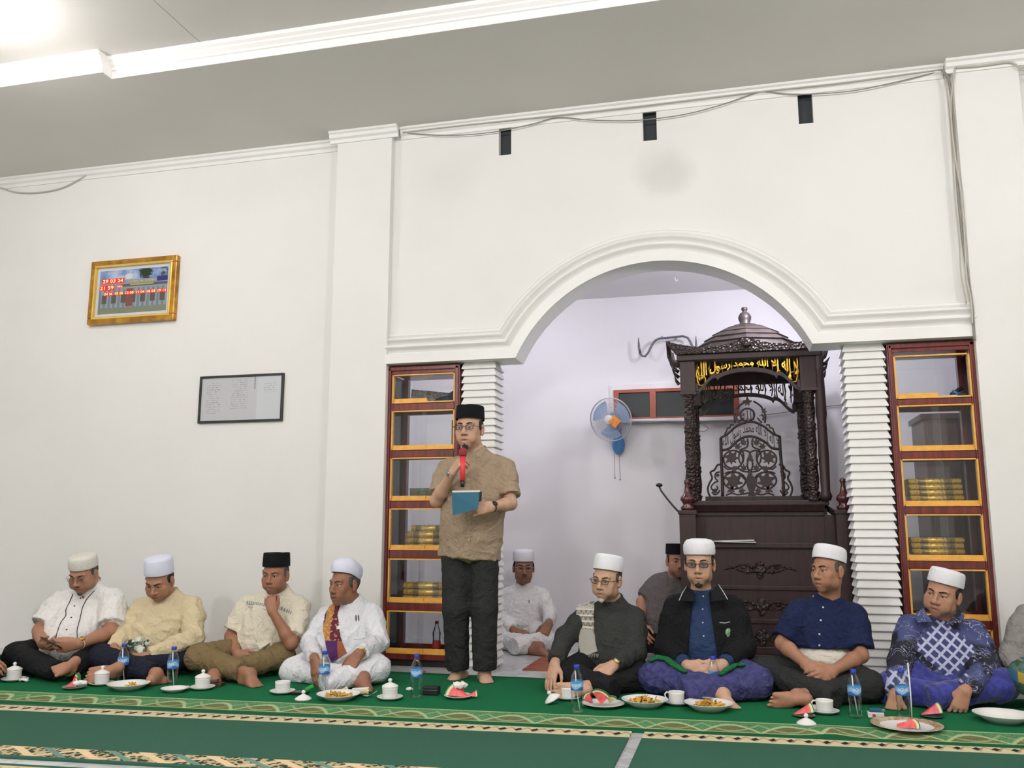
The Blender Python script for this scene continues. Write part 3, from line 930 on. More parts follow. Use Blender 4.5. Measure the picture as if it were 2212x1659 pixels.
# gold book lying crosswise on the fourth right shelf front
b = gilt_book(.29, .12, .03); b.location = (W(1960, 1205, YW + .05)[0] + .02, YW + .062, 3.0)
b['label'] = 'thin gilt book in front on the fifth shelf of the right bookcase'; b['group'] = 'gilt books in the right bookcase'
b.location = (1.20, YW + .08, TR[4][1] - .006)
# dark green box on the third shelf (left), papers on the top shelf, calendar
bx_ = W(905, 1076, YW + .1)
t = empty('patterned_box', (bx_[0] + .03, YW + .13, TL[2][1] - .006), 'grey-green patterned book lying upright on the left bookcase third shelf', 'box')
MB().box((bx_[0] - .07, YW + .10, TL[2][1] - .006), (bx_[0] + .15, YW + .17, TL[2][1] + .083)).build('body', pm('grey_green_print', '5E6450', .5, var=.6, vscale=45, col2='32382C'), t, bevel=.003)
MB().box((bx_[0] - .072, YW + .098, TL[2][1] + .068), (bx_[0] + .152, YW + .172, TL[2][1] + .086)).build('lid', pm('grey_green_lid', '6B6F5C', .5), t, bevel=.002)
M_PAPER = pm('white_paper', 'DAD8D2', .7, var=.12, vscale=30)
pz = TL[0][1] - .006
for k, (xa, xb, dz, mat, lab) in enumerate([(-2.33, -2.09, 0, M_PAPER, 'lowest white paper pad on the top shelf of the left bookcase'),
                                            (-2.29, -2.12, .018, pm('printed_booklet', 'C9C4B4', .6, var=.4, vscale=50, col2='8D8878'), 'printed booklet on the paper pad of the top left shelf')]):
    tag(MB().box((xa, YW + .08, pz + dz), (xb, YW + .26, pz + dz + .016)).build('paper_pad', mat, None, bevel=.002, loc=((xa + xb) / 2, YW + .17, pz + dz)), lab, 'paper')
t = empty('leaning_newspaper', (-2.2, YW + .2, pz), 'folded newspaper leaning at the back of the top left shelf', 'newspaper')
mb = MB(); mb.obox((-2.16, YW + .285, pz + .07), (.17, 0, -.022), (0, .006, .0), (.004, 0, .055)); mb.build('sheet', pm('newsprint', 'A9A79F', .8, var=.5, vscale=60, col2='6E6D68'), t)
t = empty('blue_bag', (-1.97, YW + .15, pz), 'dark blue cloth bag on the top left shelf', 'bag')
MB().ball((-1.985, YW + .15, pz + .03), (.11, .07, .035)).ball((-1.94, YW + .16, pz + .055), (.055, .06, .05)).build('bag_body', pm('navy_cloth', '3C4656', .8, var=.3, vscale=20), t)
cz = TL[1][1] - .006
t = empty('blue_calendar', (-1.95, YW + .26, cz), 'blue printed calendar card upright on the second shelf of the left bookcase', 'calendar')
n = NB('calendar_print'); x, y, z = n.xyz(n.node('ShaderNodeNewGeometry').outputs['Position'])
n.base(n.mix(n.step(z, cz + .05, cz + .12), 'A9B6D6', n.mix(n.step(n.noise(20), .4, .6), '3A56A6', '5B78C0'))); n.set(Roughness=.4)
MB().box((-1.99, YW + .25, cz), (-1.90, YW + .262, cz + .235)).build('card', n.m, t); MB().box((-1.995, YW + .245, cz), (-1.988, YW + .268, cz + .235)).build('binding', pm('dark_binding', '2A3450', .5), t)
tag(MB().box((-2.26, YW + .10, cz), (-2.06, YW + .24, cz + .02)).build('closed_ledger', pm('green_grey_cover', '6D7463', .6), None, bevel=.003, loc=(-2.16, YW + .17, cz)), 'flat grey-green ledger on the second shelf of the left bookcase', 'book')
t = empty('folded_hat', (-2.01, YW + .12, cz), 'small rounded black cap on the second shelf of the left bookcase', 'cap')
MB().ball((-2.0, YW + .13, cz + .008), (.045, .05, .025)).build('crown', pm('black_felt', '15161A', .9), t)
# items top shelf right
rz = TR[0][1] - .006
t = empty('blue_stapler', (1.36, YW + .1, rz), 'blue and dark tools bundled on the top shelf of the right bookcase', 'tools')
M_BLU = pm('blue_plastic', '2E6E98', .4)
for k, (a, b) in enumerate([((1.33, rz + .03), (1.40, rz + .075)), ((1.30, rz + .012), (1.42, rz + .03)), ((1.34, rz + .05), (1.40, rz + .02))]):
    MB().tube([(a[0], YW + .1, a[1]), (b[0], YW + .12, b[1])], .013, 8).build('tool', M_BLU if k != 0 else pm('dark_tool', '22323E', .4), t)
MB().box((1.18, YW + .08, rz + .012), (1.36, YW + .16, rz + .026)).build('blade', M_PAPER, t)
MB().box((1.16, YW + .09, rz), (1.38, YW + .18, rz + .012)).build('sheet', pm('grey_sheet', '7C7C70', .6), t)
tag(MB().box((1.0, YW + .1, rz), (1.15, YW + .25, rz + .014)).build('flat_book', pm('taupe_cover', '8C8276', .6), None, bevel=.002, loc=(1.08, YW + .18, rz)), 'flat taupe book on the top shelf of the right bookcase', 'book')
# small soda bottle in bottom tier left
bz = TL[5][1] - .006; bp = W(943, 1390, YW + .2)
t = empty('soda_bottle', (bp[0], YW + .2, bz), 'clear bottle with red label and red cap in the lowest left bookcase tier', 'bottle')
MB().lathe([(.028, 0), (.030, .02), (.026, .07), (.029, .12), (.012, .17), (.011, .185)], (bp[0], YW + .2, bz), 16).build('bottle_body', M_GLASS, t)
MB().lathe([(.0312, .02), (.0285, .065)], (bp[0], YW + .2, bz), 16, cap=False).build('label_band', pm('red_label', 'B8322E', .5), t)
MB().lathe([(.013, .18), (.013, .20)], (bp[0], YW + .2, bz), 12).build('bottle_cap', pm('red_cap', '9E2A2A', .5), t)

# ================================================================== NICHE OBJECTS
# wall fan
YF = YN - .26
fc = Vector(W(1320, 906, YF)); fdir = Vector((-.22, -1, -.22)).normalized()
fan = empty('wall_fan', (fc.x, YN, fc.z - .25), 'white and blue wall fan hanging left of the niche window', 'fan')
fx = fdir.cross(Vector((0, 0, 1))).normalized() * -1; fz = fx.cross(fdir).normalized() * -1
if fz.z < 0: fz = -fz
def fpt(r, a, d): return fc + fx * (r * math.cos(a)) + fz * (r * math.sin(a)) + fdir * d
M_WIRE = pm('grey_white_wire', 'B4B6BA', .4); M_FBLUE = pm('pale_blue_blade', '8FA6C6', .35, alpha=.8); M_FBODY = pm('fan_blue_plastic', '4C86C0', .4); M_FWHITE = pm('fan_white_plastic', 'C8CACC', .4)
RF = .178
mb = MB()
for d, rr in ((.0, 1.0), (.012, 1.0), (.045, .62), (-.05, .7)):
    mb.tube([fpt(RF * rr, 2 * PI * k / 40, d) for k in range(40)], .0035 if rr == 1.0 else .0018, 5, closed=True)
for k in range(72):
    a = 2 * PI * k / 72
    mb.tube([fpt(.045, a, .052), fpt(RF * .6, a, .046), fpt(RF * .9, a, .025), fpt(RF, a, .006)], .0009, 4, cap=False)
    mb.tube([fpt(.05, a, -.06), fpt(RF * .7, a, -.05), fpt(RF, a, 0)], .0009, 4, cap=False)
mb.build('grille', M_WIRE, fan)
for k in range(3):
    a0 = 2 * PI * k / 3 + .4
    V = []; F = []
    for i in range(7):
        r = .03 + (RF - .05) * i / 6
        w = .25 + .42 * math.sin(min(1, i / 5) * PI / 2)
        for j in range(7):
            a = a0 + w * (j / 6 - .5) * 2 * (1.0 if i else .6)
            V.append(fpt(r, a, -.005 + .022 * (j / 6 - .5)))
    for i in range(6):
        for j in range(6): F.append((i * 7 + j, i * 7 + j + 1, (i + 1) * 7 + j + 1, (i + 1) * 7 + j))
    b = MB().add(V, F, 0, True); b.build('blade', M_FBLUE, fan, recalc=False)
MB().lathe([(0, .062), (.03, .060), (.042, .052), (.044, .04)], fc, 24, axis=tuple(fdir)).build('badge', M_FWHITE, fan)
MB().lathe([(0, -.15), (.035, -.14), (.05, -.10), (.05, -.05), (.02, -.04)], fc, 20, axis=tuple(fdir)).build('motor', M_FBODY, fan)
q = Vector((fc.x + .03, YN - .02, fc.z - .17))
MB().tube([fc - fdir * .12, fc - fdir * .16 + Vector((0.01, .02, -.05)), q + Vector((0, -.03, .05))], [.022, .024, .028], 10).build('neck', M_FBODY, fan)
MB().ball(q + Vector((0, -.03, -.02)), (.055, .045, .085)).build('wall_base', M_FBODY, fan)
for dx_, L in ((-.035, .20), (.008, .215)):
    p = q + Vector((dx_, -.05, -.09)); MB().tube([p, p + Vector((.004, 0, -L))], .0022, 5).ball(p + Vector((.004, 0, -L - .008)), .007).build('pull_cord', M_CABLED, fan)
o = MB(); s_ = .034; cc = fc + fdir * .07 + fx * .055 - fz * .012
o.obox(cc, (fx + fz) * s_ * .8, (fx - fz) * s_ * .8, fdir * .002); d_ = o.build('price_card', pm('orange_card', 'E8A33C', .5, var=.3, vscale=60, col2='D86A3C'), fan)
# twin hooked iron bracket on the niche wall
M_IRON = pm('grey_iron_pipe', '77777C', .4, metal=.6, var=.2)
Yh = YN - .1
hk = empty('wall_hook', tuple(W(1440, 740, YN)), 'bent grey iron pipe hook with pointed ends above the fan', 'hook')
pts = [(1381, 762), (1387, 769), (1393, 770), (1400, 762), (1408, 746), (1416, 735), (1425, 731), (1440, 730), (1458, 728), (1475, 726), (1486, 730), (1492, 740), (1500, 757), (1505, 766), (1511, 768), (1515, 762)]
MB().tube([W(a, b, Yh) for a, b in pts], .0095, 8).build('pipe', M_IRON, hk)
MB().tube([W(1383, 764, Yh), W(1380, 748, Yh), W(1379, 728, Yh)], [.009, .011, .001], 8).build('spike', M_IRON, hk)
MB().tube([W(1514, 764, Yh), W(1504, 748, Yh), W(1503, 724, Yh)], [.009, .011, .001], 8).build('spike', M_IRON, hk)
for px in (1430, 1460): MB().tube([W(px, 729.5, Yh) + np.array([0, 0, .014]), W(px, 729.5, Yh) + np.array([0, 0, -.014]), ], .005, 6).tube([W(px, 730, Yh), W(px, 730, YN)], .006, 6).build('wall_stud', M_IRON, hk)
# conduit and cables under the window, hook on ceiling, cable to the right
cable('wall_cable', [(1352, 909), (1430, 908), (1500, 908), (1590, 906)], YN - .07, .010, M_NICHE, 'white conduit under the niche window, right of the fan')
cable('wall_cable', [(1362, 912), (1400, 915), (1440, 912), (1470, 916), (1510, 914), (1530, 925), (1518, 932), (1500, 926)], YN - .05, .003, M_CABLED, 'thin looping wire hanging below the white conduit')
cable('wall_cable', [(1640, 898), (1700, 890), (1760, 881), (1815, 875), (1860, 870)], YN - .02, .0035, M_CABLED, 'thin wire crossing the niche wall behind the pulpit')
hc = W(1458, 592, 6.9)
tag(MB().tube([(hc[0], 6.9, ZN), (hc[0], 6.9, ZN - .02), (hc[0] + .012, 6.9, ZN - .034), (hc[0] + .02, 6.9, ZN - .02)], .004, 6).build('ceiling_hook', M_LAMPW, None, loc=(hc[0], 6.9, ZN)), 'tiny white hook under the niche ceiling at the arch crown', 'hook')
# prayer rug in the niche
n = NB('orange_rug'); x, y, z = n.xyz()
zig = n.step(((x * 9).pingpong(.5) + y * 5).fract(), .45, .55)
n.base(n.mix(n.step(((y + .42) * 12).fract(), .75, .8), n.mix(zig * .3, 'A05A3C', '84462E'), '3A2C24')); n.set(Roughness=.95)
a, b, c, d = G(1128, 1448, .004), G(1215, 1449, .004), G(1235, 1408, .004), G(1180, 1410, .004)
rc = (G(1128, 1448, 0) + G(1235, 1408, 0)) / 2
x_l = G(1128, 1448, 0)[0]; yn_ = G(1128, 1448, 0)[1]
o = MB().box((x_l, yn_, 0), (x_l + .80, yn_ + .62, .006)).build('prayer_rug', n.m, None, loc=(x_l + .5, yn_ + .31, 0))
tag(o, 'orange-brown woven prayer rug on the marble niche floor', 'rug')
# ================================================================== PULPIT (carved dark wood)
n = NB('dark_carved_wood')
x, y, z = n.xyz()
g = n.noise(1.0, 6, .6, vec=n.vec(x * 30, y * 30, z * 4))
n.base(n.mix(n.step(g, .3, .75), '331A18', '1C0D0C')); n.set(Roughness=.5)
n.bump(n.noise(160, 3), .2, .003)
M_MIN = n.m
n = NB('carved_relief_wood')
n.base(n.mix(n.step(n.voro(60), .1, .5), '180D0C', '2C1A17')); n.set(Roughness=.4)
n.bump(n.voro(55), .9, .012)
M_MINC = n.m
M_GILT = pm('gilt_letters', 'C9A23A', .28, metal=.75, var=.3, vscale=25, col2='8E6F20')
M_DGILT = pm('dull_gilt_letters', '6B5A2E', .5, metal=.4, var=.4, vscale=25, col2='3E3620')
YM = 6.25
MX = 0.11
pul = empty('wooden_pulpit', (MX, YM + .35, 0), 'tall dark carved wooden pulpit with tiered roof and gilt lettering inside the niche', 'pulpit')
def wz(y, x=1600, Y=YM): return W(x, y, Y)[2]
def wx_(x, y=900, Y=YM): return W(x, y, Y)[0]
ZCT = 1.115     # counter height
# base: desk front, sides, plinth
xl, xr = -0.365, 0.625
MB().box((xl + .03, YM + .02, .0), (xr - .03, YM + .9, .10)).build('plinth', M_MIN, pul, bevel=.006)
MB().box((xl + .05, YM + .05, .10), (xr - .05, YM + .07, ZCT - .02)).build('front_panel', M_MIN, pul)
for xx in (xl + .03, xr - .05): MB().box((xx, YM + .07, .10), (xx + .02, YM + .88, ZCT - .05)).build('side_panel', M_MIN, pul)
for z0, h, dp in ((.10, .05, .02), (.30, .03, .012), (.52, .028, .012), (.80, .034, .03), (ZCT - .10, .03, .012)):
    MB().box((xl + .05, YM + .05 - dp, z0), (xr - .05, YM + .05, z0 + h)).build('rail', M_MIN, pul, bevel=.004)
MB().box((xl + .02, YM + .0, ZCT - .03), (xr - .02, YM + .34, ZCT + .005)).build('desk_top', M_MIN, pul, bevel=.006)
MB().prism([(YM + .02, ZCT - .07), (YM + .05, ZCT - .07), (YM + .05, ZCT - .03), (YM - .0, ZCT - .03)], xl + .05, xr - .05, 'x').build('desk_moulding', M_MIN, pul)
# newels with turned finials
def newel(xc, yc, h, r, nm='newel_post'):
    p = MB().box((xc - r, yc - r, 0), (xc + r, yc + r, h)).box((xc - r - .008, yc - r - .008, h - .02), (xc + r + .008, yc + r + .008, h + .008)).build(nm, M_MIN, pul, bevel=.004)
    MB().lathe([(.030, h), (.046, h + .015), (.048, h + .028), (.030, h + .045), (.034, h + .058), (.050, h + .080), (.046, h + .098), (.026, h + .118), (.018, h + .150), (.014, h + .180), (.020, h + .196), (.021, h + .206), (.012, h + .218), (0, h + .222)],
               (xc, yc, 0), 20).build('finial', pm('red_brown_turned_wood', '4A211E', .25, coat=.4), p)
newel(-.325, YM - .05, 1.045, .055)
newel(.695, YM - .02, 1.045, .062)
MB().box((.57, YM + .03, 0), (.66, YM + .05, 1.02)).build('wing_panel', M_MIN, pul)
# side rail from right newel
MB().tube([(.695, YM, .98), (.60, YM + .12, 1.07), (.56, YM + .3, 1.10)], .02, 8).build('hand_rail', M_MIN, pul)
# turned and carved posts
def turned(xc, yc, z0, z1, r, mat):
    prof = []; L = z1 - z0
    marks = [(0, 1.25), (.02, 1.25), (.03, .85), (.06, 1.05), (.075, 1.2), (.09, .8), (.11, .95), (.20, 1.12), (.30, .9), (.32, 1.15), (.34, .95), (.36, 1.15), (.38, .85), (.50, 1.05), (.62, .88), (.64, 1.15), (.66, .95), (.68, 1.15), (.70, .85), (.80, 1.05), (.90, .9), (.92, 1.2), (.94, .9), (.96, 1.15), (.985, 1.35), (1, 1.35)]
    for t_, k in marks: prof.append((r * k, z0 + L * t_))
    return MB().lathe(prof, (xc, yc, 0), 18)
ZB = 1.875
YR = YM + .62
posts = [(-.298, YM + .02, .036), (.512, YM + .02, .036), (-.285, YR, .036), (.505, YR, .036)]
for xc, yc, r in posts:
    p = turned(xc, yc, ZCT, ZB, r, M_MINC).build('turned_post', M_MINC, pul)
    MB().box((xc - .052, yc - .05, ZB), (xc + .052, yc + .05, 2.135)).build('post_block', M_MIN, p, bevel=.003)
    MB().box((xc - .058, yc - .056, ZB - .015), (xc + .058, yc + .056, ZB + .005)).build('capital', M_MIN, p, bevel=.003)
# slim smooth post at the right front corner
MB().lathe([(.03, ZCT), (.042, ZCT + .03), (.03, ZCT + .06), (.034, ZCT + .3), (.03, ZB - .22), (.036, ZB - .18), (.03, ZB + .12), (.036, ZB + .14), (.028, ZB + .16), (.036, ZB + .2), (.03, ZB + .23), (.03, 2.20)], (.585, YM - .01, 0), 18).build('corner_post', M_MIN, pul)
# cornice beams, front and rear, and side beams
MB().box((-.37, YM - .05, 2.10), (.60, YM + .03, 2.145)).build('front_beam', M_MIN, pul, bevel=.006)
MB().box((-.37, YR - .03, 2.10), (.60, YR + .05, 2.145)).build('rear_beam', M_MIN, pul, bevel=.006)
for xx in (-.37, .52): MB().box((xx, YM, 2.10), (xx + .08, YR, 2.145)).build('side_beam', M_MIN, pul, bevel=.004)
MB().box((-.35, YM, 2.145), (.58, YR, 2.16)).build('canopy_ceiling', M_MIN, pul)
# upswept crest along each eave: scalloped outline rising to the corners and the middle
def crest(xa, xb, yc, th):
    pts = []; N = 60
    for i in range(N + 1):
        t_ = i / N; c = abs(t_ - .5) * 2
        zz = 2.19 + .06 * max(0, c - .55) ** 1.5 * 3.0 + .050 * math.exp(-((t_ - .5) / .10) ** 2) + .003 * math.sin(i * 2.4)
        pts.append((xa + (xb - xa) * t_, zz))
    return MB().prism([(xa + .07, 2.145), (xb - .07, 2.145)] + pts[::-1], yc, yc + th, 'y')
crest(-.445, .665, YM - .075, .03).build('eave_crest', M_MINC, pul)
crest(-.445, .665, YR + .04, .03).build('eave_crest', M_MINC, pul)
for xx in (-.44, .63):
    mb = MB(); pts = []
    for i in range(31):
        t_ = i / 30; c = abs(t_ - .5) * 2
        pts.append((YM - .06 + (YR + .1 - YM) * t_, 2.19 + .06 * max(0, c - .55) ** 1.5 * 3 + .04 * math.exp(-((t_ - .5) / .12) ** 2)))
    mb.prism([(YM - .0, 2.145), (YR + .0, 2.145)] + pts[::-1], xx, xx + .03, 'x'); mb.build('eave_crest', M_MINC, pul)
# keystone rosette, corner leaf brackets
MB().ball((MX + .003, YM - .08, 2.20), (.035, .015, .03)).ball((MX + .003, YM - .082, 2.222), (.02, .012, .014)).build('rosette', M_MINC, pul)
for sx, xx in ((-1, -.36), (1, .60)):
    for k, (zz, L) in enumerate(((2.02, .045), (2.06, .06), (1.97, .03), (2.10, .05))):
        MB().tube([(xx, YM + .0, zz - .03), (xx + sx * L * .6, YM, zz - .005), (xx + sx * L, YM, zz + .03)], [.014, .012, .003], 6).build('leaf_bracket', M_MINC, pul)
# tiered octagonal-look roof: each tier of boards
cx_, cy_ = MX + .005, (YM + YR) / 2 - .02
def roof_ring(r0, z0, r1, z1, th):
    V = []; F = []; N = 8
    for (r, zz) in ((r0, z0), (r1, z1), (r1 - .0, z1 - .004), (r0 - .01, z0 - th)):
        for i in range(N):
            a = 2 * PI * i / N
            V.append((cx_ + r * math.cos(a) * 1.12, cy_ + r * math.sin(a) * .92, zz))
    for j in range(4):
        for i in range(N): F.append((j * N + i, j * N + (i + 1) % N, ((j + 1) % 4) * N + (i + 1) % N, ((j + 1) % 4) * N + i))
    return MB().add(V, F)
tiers = [(.350, 2.212, .27, 2.285), (.315, 2.262, .225, 2.325), (.270, 2.305, .18, 2.362), (.215, 2.348, .125, 2.392), (.150, 2.382, .06, 2.412), (.088, 2.406, .02, 2.425)]
M_ROOF = pm('grey_brown_roof_boards', '3E3532', .45, var=.25, vscale=14, col2='2C2320')
for r0, z0, r1, z1 in tiers: roof_ring(r0, z0, r1, z1, .016).build('roof_tier', M_ROOF, pul)
roof_ring(.31, 2.16, .30, 2.225, .01).build('roof_base', M_MIN, pul)
MB().lathe([(.040, 2.41), (.042, 2.422), (.036, 2.43), (.046, 2.455), (.047, 2.475), (.034, 2.50), (.014, 2.512), (.016, 2.52), (.024, 2.53), (.020, 2.545), (0, 2.55)], (cx_, cy_, 0), 20).build('roof_finial', M_ROOF, pul)

# arched frieze panels with lettering
_AR = {'a': (0xFE8D, 0xFE8E), 'i': (0xFE87, 0xFE88), 'l': (0xFEDD, 0xFEDE, 0xFEDF, 0xFEE0), 'h': (0xFEE9, 0xFEEA, 0xFEEB, 0xFEEC), 'm': (0xFEE1, 0xFEE2, 0xFEE3, 0xFEE4),
       'H': (0xFEA1, 0xFEA2, 0xFEA3, 0xFEA4), 'd': (0xFEA9, 0xFEAA), 'r': (0xFEAD, 0xFEAE), 's': (0xFEB1, 0xFEB2, 0xFEB3, 0xFEB4), 'w': (0xFEED, 0xFEEE), 'L': (0xFEFB, 0xFEFC)}
def shape(txt):
    out = []
    for word in txt.split():
        prev = False
        for i, ch in enumerate(word):
            fm = _AR[ch]; nxt = i + 1 < len(word) and len(fm) == 4
            out.append(chr(fm[(1 if prev else 0) if not nxt else (3 if prev else 2)])); prev = len(fm) == 4
        out.append(' ')
    return ''.join(out[:-1])[::-1]
CALL = shape('L ilh iL allh mHmd rswl allh')
def frieze(xa, xb, ztop, zedge, zmid, y0, th, mat, letters, nm):
    """shaped lower rail: high in the middle, low at both ends, with two cusps"""
    N = 64; up = []; lo = []
    for i in range(N + 1):
        t_ = i / N; c = abs(t_ - .5) * 2
        if c < .52: zz = zmid - .035 * (c / .52) ** 2.2
        elif c < .60: zz = zmid - .035 - .012 * (1 - abs(c - .56) / .04)
        else: zz = zmid - .035 - (zmid - .035 - zedge) * (0.5 - .5 * math.cos(PI * (c - .60) / .40))
        up.append((xa + (xb - xa) * t_, zz)); lo.append((xa + (xb - xa) * t_, zz - .028 - (.012 if .54 < c < .58 else 0)))
    p = MB().prism(up + lo[::-1], y0, y0 + th, 'y').build(nm, M_MIN, pul)
    # lettering follows the curve: text mesh, its foot dropped to the rail on both sides
    tx = text_mesh(CALL, .1, 'lettering', letters, p, ((xa + xb) / 2, y0 + .004, 0), (1, 0, 0), (0, 0, 1), extrude=.006, fit=(xb - xa - .01, 1.0), bold=.0022); tx['kind'] = 'stuff'
    me = tx.data; nv = len(me.vertices); co = np.zeros(nv * 3); me.vertices.foreach_get('co', co); co = co.reshape(-1, 3)
    L = np.array(wloc(p)); co += L
    z_ = co[:, 2]; f_ = (z_ - z_.min()) / (z_.max() - z_.min())
    ux = np.array([q[0] for q in up]); uz = np.array([q[1] for q in up])
    base = np.interp(co[:, 0], ux, uz)
    co[:, 2] = base - .004 + f_ * (ztop - base + .004)
    co -= L; me.vertices.foreach_set('co', co.astype(np.float32).ravel()); me.update()
    return p
# vertical strokes between the letters thicken the carving
fp = frieze(-.246, .460, 2.10, 1.90, 2.045, YM + .005, .03, M_MIN, M_GILT, 'front_frieze')
def strokes(parent, xs_, z0f, z1, y0, mat):
    for xx, a in xs_:
        zb = z0f(xx)
        MB().tube([(xx, y0, zb + .004), (xx + a, y0, (zb + z1) / 2), (xx, y0, z1 - .004)], [.004, .006, .005], 5, flat=1.3).build('letter_stroke', mat, parent)
rn = random.Random(3)
strokes(fp, [(-.235 + i * .0465 + rn.uniform(-.01, .01), rn.uniform(-.012, .012)) for i in range(15)], lambda q: 2.045 - .035 - .11 * max(0, abs(q - .107) / .353 - .55) ** 1.2 * 1.6, 2.10, YM + .012, M_GILT)
# big loops hanging in the corners
for sx, xx in ((-1, -.205), (1, .418)):
    mb = MB(); mb.tube([(xx + .030 * math.cos(a), YM + .012, 1.965 + .036 * math.sin(a)) for a in np.linspace(0, 2 * PI, 18)[:-1]], .006, 6, closed=True)
    mb.build('letter_loop', M_GILT, fp)
    MB().tube([(xx + sx * .022, YM + .012, 2.09), (xx + sx * .034, YM + .012, 2.0), (xx + sx * .018, YM + .012, 1.93), (xx - sx * .03, YM + .012, 1.925)], [.005, .009, .007, .002], 6).build('letter_stroke', M_GILT, fp)
rp = frieze(-.238, .455, 1.985 + .05, 1.815, 1.955, YR, .025, M_MIN, M_DGILT, 'rear_frieze')
strokes(rp, [(-.225 + i * .0465 + rn.uniform(-.01, .01), rn.uniform(-.012, .012)) for i in range(15)], lambda q: 1.955 - .035 - .11 * max(0, abs(q - .107) / .353 - .55) ** 1.2 * 1.6, 2.03, YR + .012, M_MIN)
MB().box((-.24, YR, 2.02), (.46, YR + .03, 2.10)).build('rear_header', M_MIN, pul)
for yy, zz in ((YM + .02, 1.885), (YR + .01, 1.80)):
    for sx, xx in ((1, -.246), (-1, .460)): MB().box((xx - .02, yy - .02, zz), (xx + .02, yy + .02, zz + .06)).build('frieze_bracket', M_MIN, pul, bevel=.003)

# pierced back screen
YS = YM + .40
scr = MB().box((wx_(1524, 1078, YS), YS - .02, wz(1082, 1620, YS)), (wx_(1732, 1078, YS), YS + .03, wz(1072, 1620, YS))).build('screen_base', M_MIN, pul, bevel=.004)
scr_root = scr
SX = lambda zx: 1500 + zx / 6.912
SY = lambda zy: 850 + zy / 6.912
def sp_(zx, zy, dy=0.0):
    p = W(SX(zx), SY(zy), YS); return (p[0], p[1] + dy, p[2])
def scurve(nm, pts, r, sub=5, mir=True, closed=False):
    for m_ in ((1, -1) if mir else (1,)):
        P = [np.array(sp_(830 + (q[0] - 830) * m_, q[1])) for q in pts]
        Q = []
        n_ = len(P)
        rng = n_ if closed else n_ - 1
        for i in range(rng):
            g_ = (lambda k: P[k % n_]) if closed else (lambda k: P[min(max(k, 0), n_ - 1)])
            p0, p1, p2, p3 = g_(i - 1), g_(i), g_(i + 1), g_(i + 2)
            for k in range(sub):
                t_ = k / sub
                Q.append(.5 * ((2 * p1) + (-p0 + p2) * t_ + (2 * p0 - 5 * p1 + 4 * p2 - p3) * t_ ** 2 + (-p0 + 3 * p1 - 3 * p2 + p3) * t_ ** 3))
        if not closed: Q.append(P[-1])
        MB().tube(Q, r, 6, closed=closed).build(nm, M_MIN, scr_root)
def sleaf(nm, cx, cy, R, rot, mir=True, lobes=7):
    for m_ in ((1, -1) if mir else (1,)):
        pts = []
        N = lobes * 6
        for i in range(N):
            a = 2 * PI * i / N
            rr = R * (.72 + .22 * math.cos(lobes * a) + .08 * math.cos(2 * lobes * a + .5)) * (1.0 + .25 * math.cos(a))
            q = sp_(830 + (cx - 830 + rr * math.cos(a + rot)) * m_, cy + rr * math.sin(a + rot)); pts.append((q[0], q[2]))
        MB().prism(pts, YS - .008, YS + .008, 'y').build(nm, M_MIN, scr_root)
W6 = .0078
scurve('screen_stile', [(395, 665), (400, 900), (415, 1250), (420, 1540)], .011, 3, mir=False)
scurve('screen_stile', [(1270, 635), (1285, 900), (1320, 1250), (1335, 1540)], .011, 3, mir=False)
scurve('screen_arch', [(390, 665), (500, 600), (640, 480), (780, 430), (830, 425), (920, 435), (1050, 500), (1170, 600), (1270, 640)], .009, 5, mir=False)
scurve('screen_arch', [(410, 850), (520, 820), (640, 710), (740, 655), (830, 640), (930, 660), (1060, 730), (1160, 815), (1270, 830)], .010, 5, mir=False)
# side wings
scurve('wing_edge', [(400, 1060), (345, 1070), (300, 1140), (240, 1180), (265, 1260), (225, 1340), (200, 1420), (215, 1500), (240, 1540)], .008)
scurve('wing_scroll', [(380, 1170), (320, 1190), (310, 1260), (350, 1310), (300, 1330), (250, 1400), (290, 1450), (350, 1420), (330, 1380)], .006)
scurve('wing_scroll', [(260, 1470), (300, 1510), (350, 1490), (380, 1440)], .006)
sleaf('wing_leaf', 300, 1455, 50, .5); sleaf('wing_leaf', 345, 1215, 36, 1.2)
# crown with the name in a ring
scurve('crown_edge', [(610, 440), (600, 340), (625, 270), (660, 200), (720, 150), (780, 115)], .007)
sleaf('crown_star', 790, 135, 70, -PI / 2, mir=False, lobes=5)
sleaf('crown_leaf', 625, 270, 46, -2.0, lobes=5)
scurve('crown_ring', [(790 + 105 * math.cos(a), 320 + 95 * math.sin(a)) for a in np.linspace(0, 2 * PI, 13)[:-1]], .007, 3, mir=False, closed=True)
p = sp_(790, 325); text_mesh(shape('allh'), .05, 'ring_letters', M_MIN, scr_root, (p[0], YS + .004, p[2]), (1, 0, 0), (0, 0, 1), extrude=.006, fit=(.095, .075))
scurve('crown_scroll', [(650, 440), (690, 400), (720, 360)], .006); scurve('crown_scroll', [(640, 400), (630, 350), (660, 310)], .006)
scurve('shoulder_scroll', [(450, 610), (480, 560), (490, 520), (530, 510), (545, 470), (590, 470)], .006)
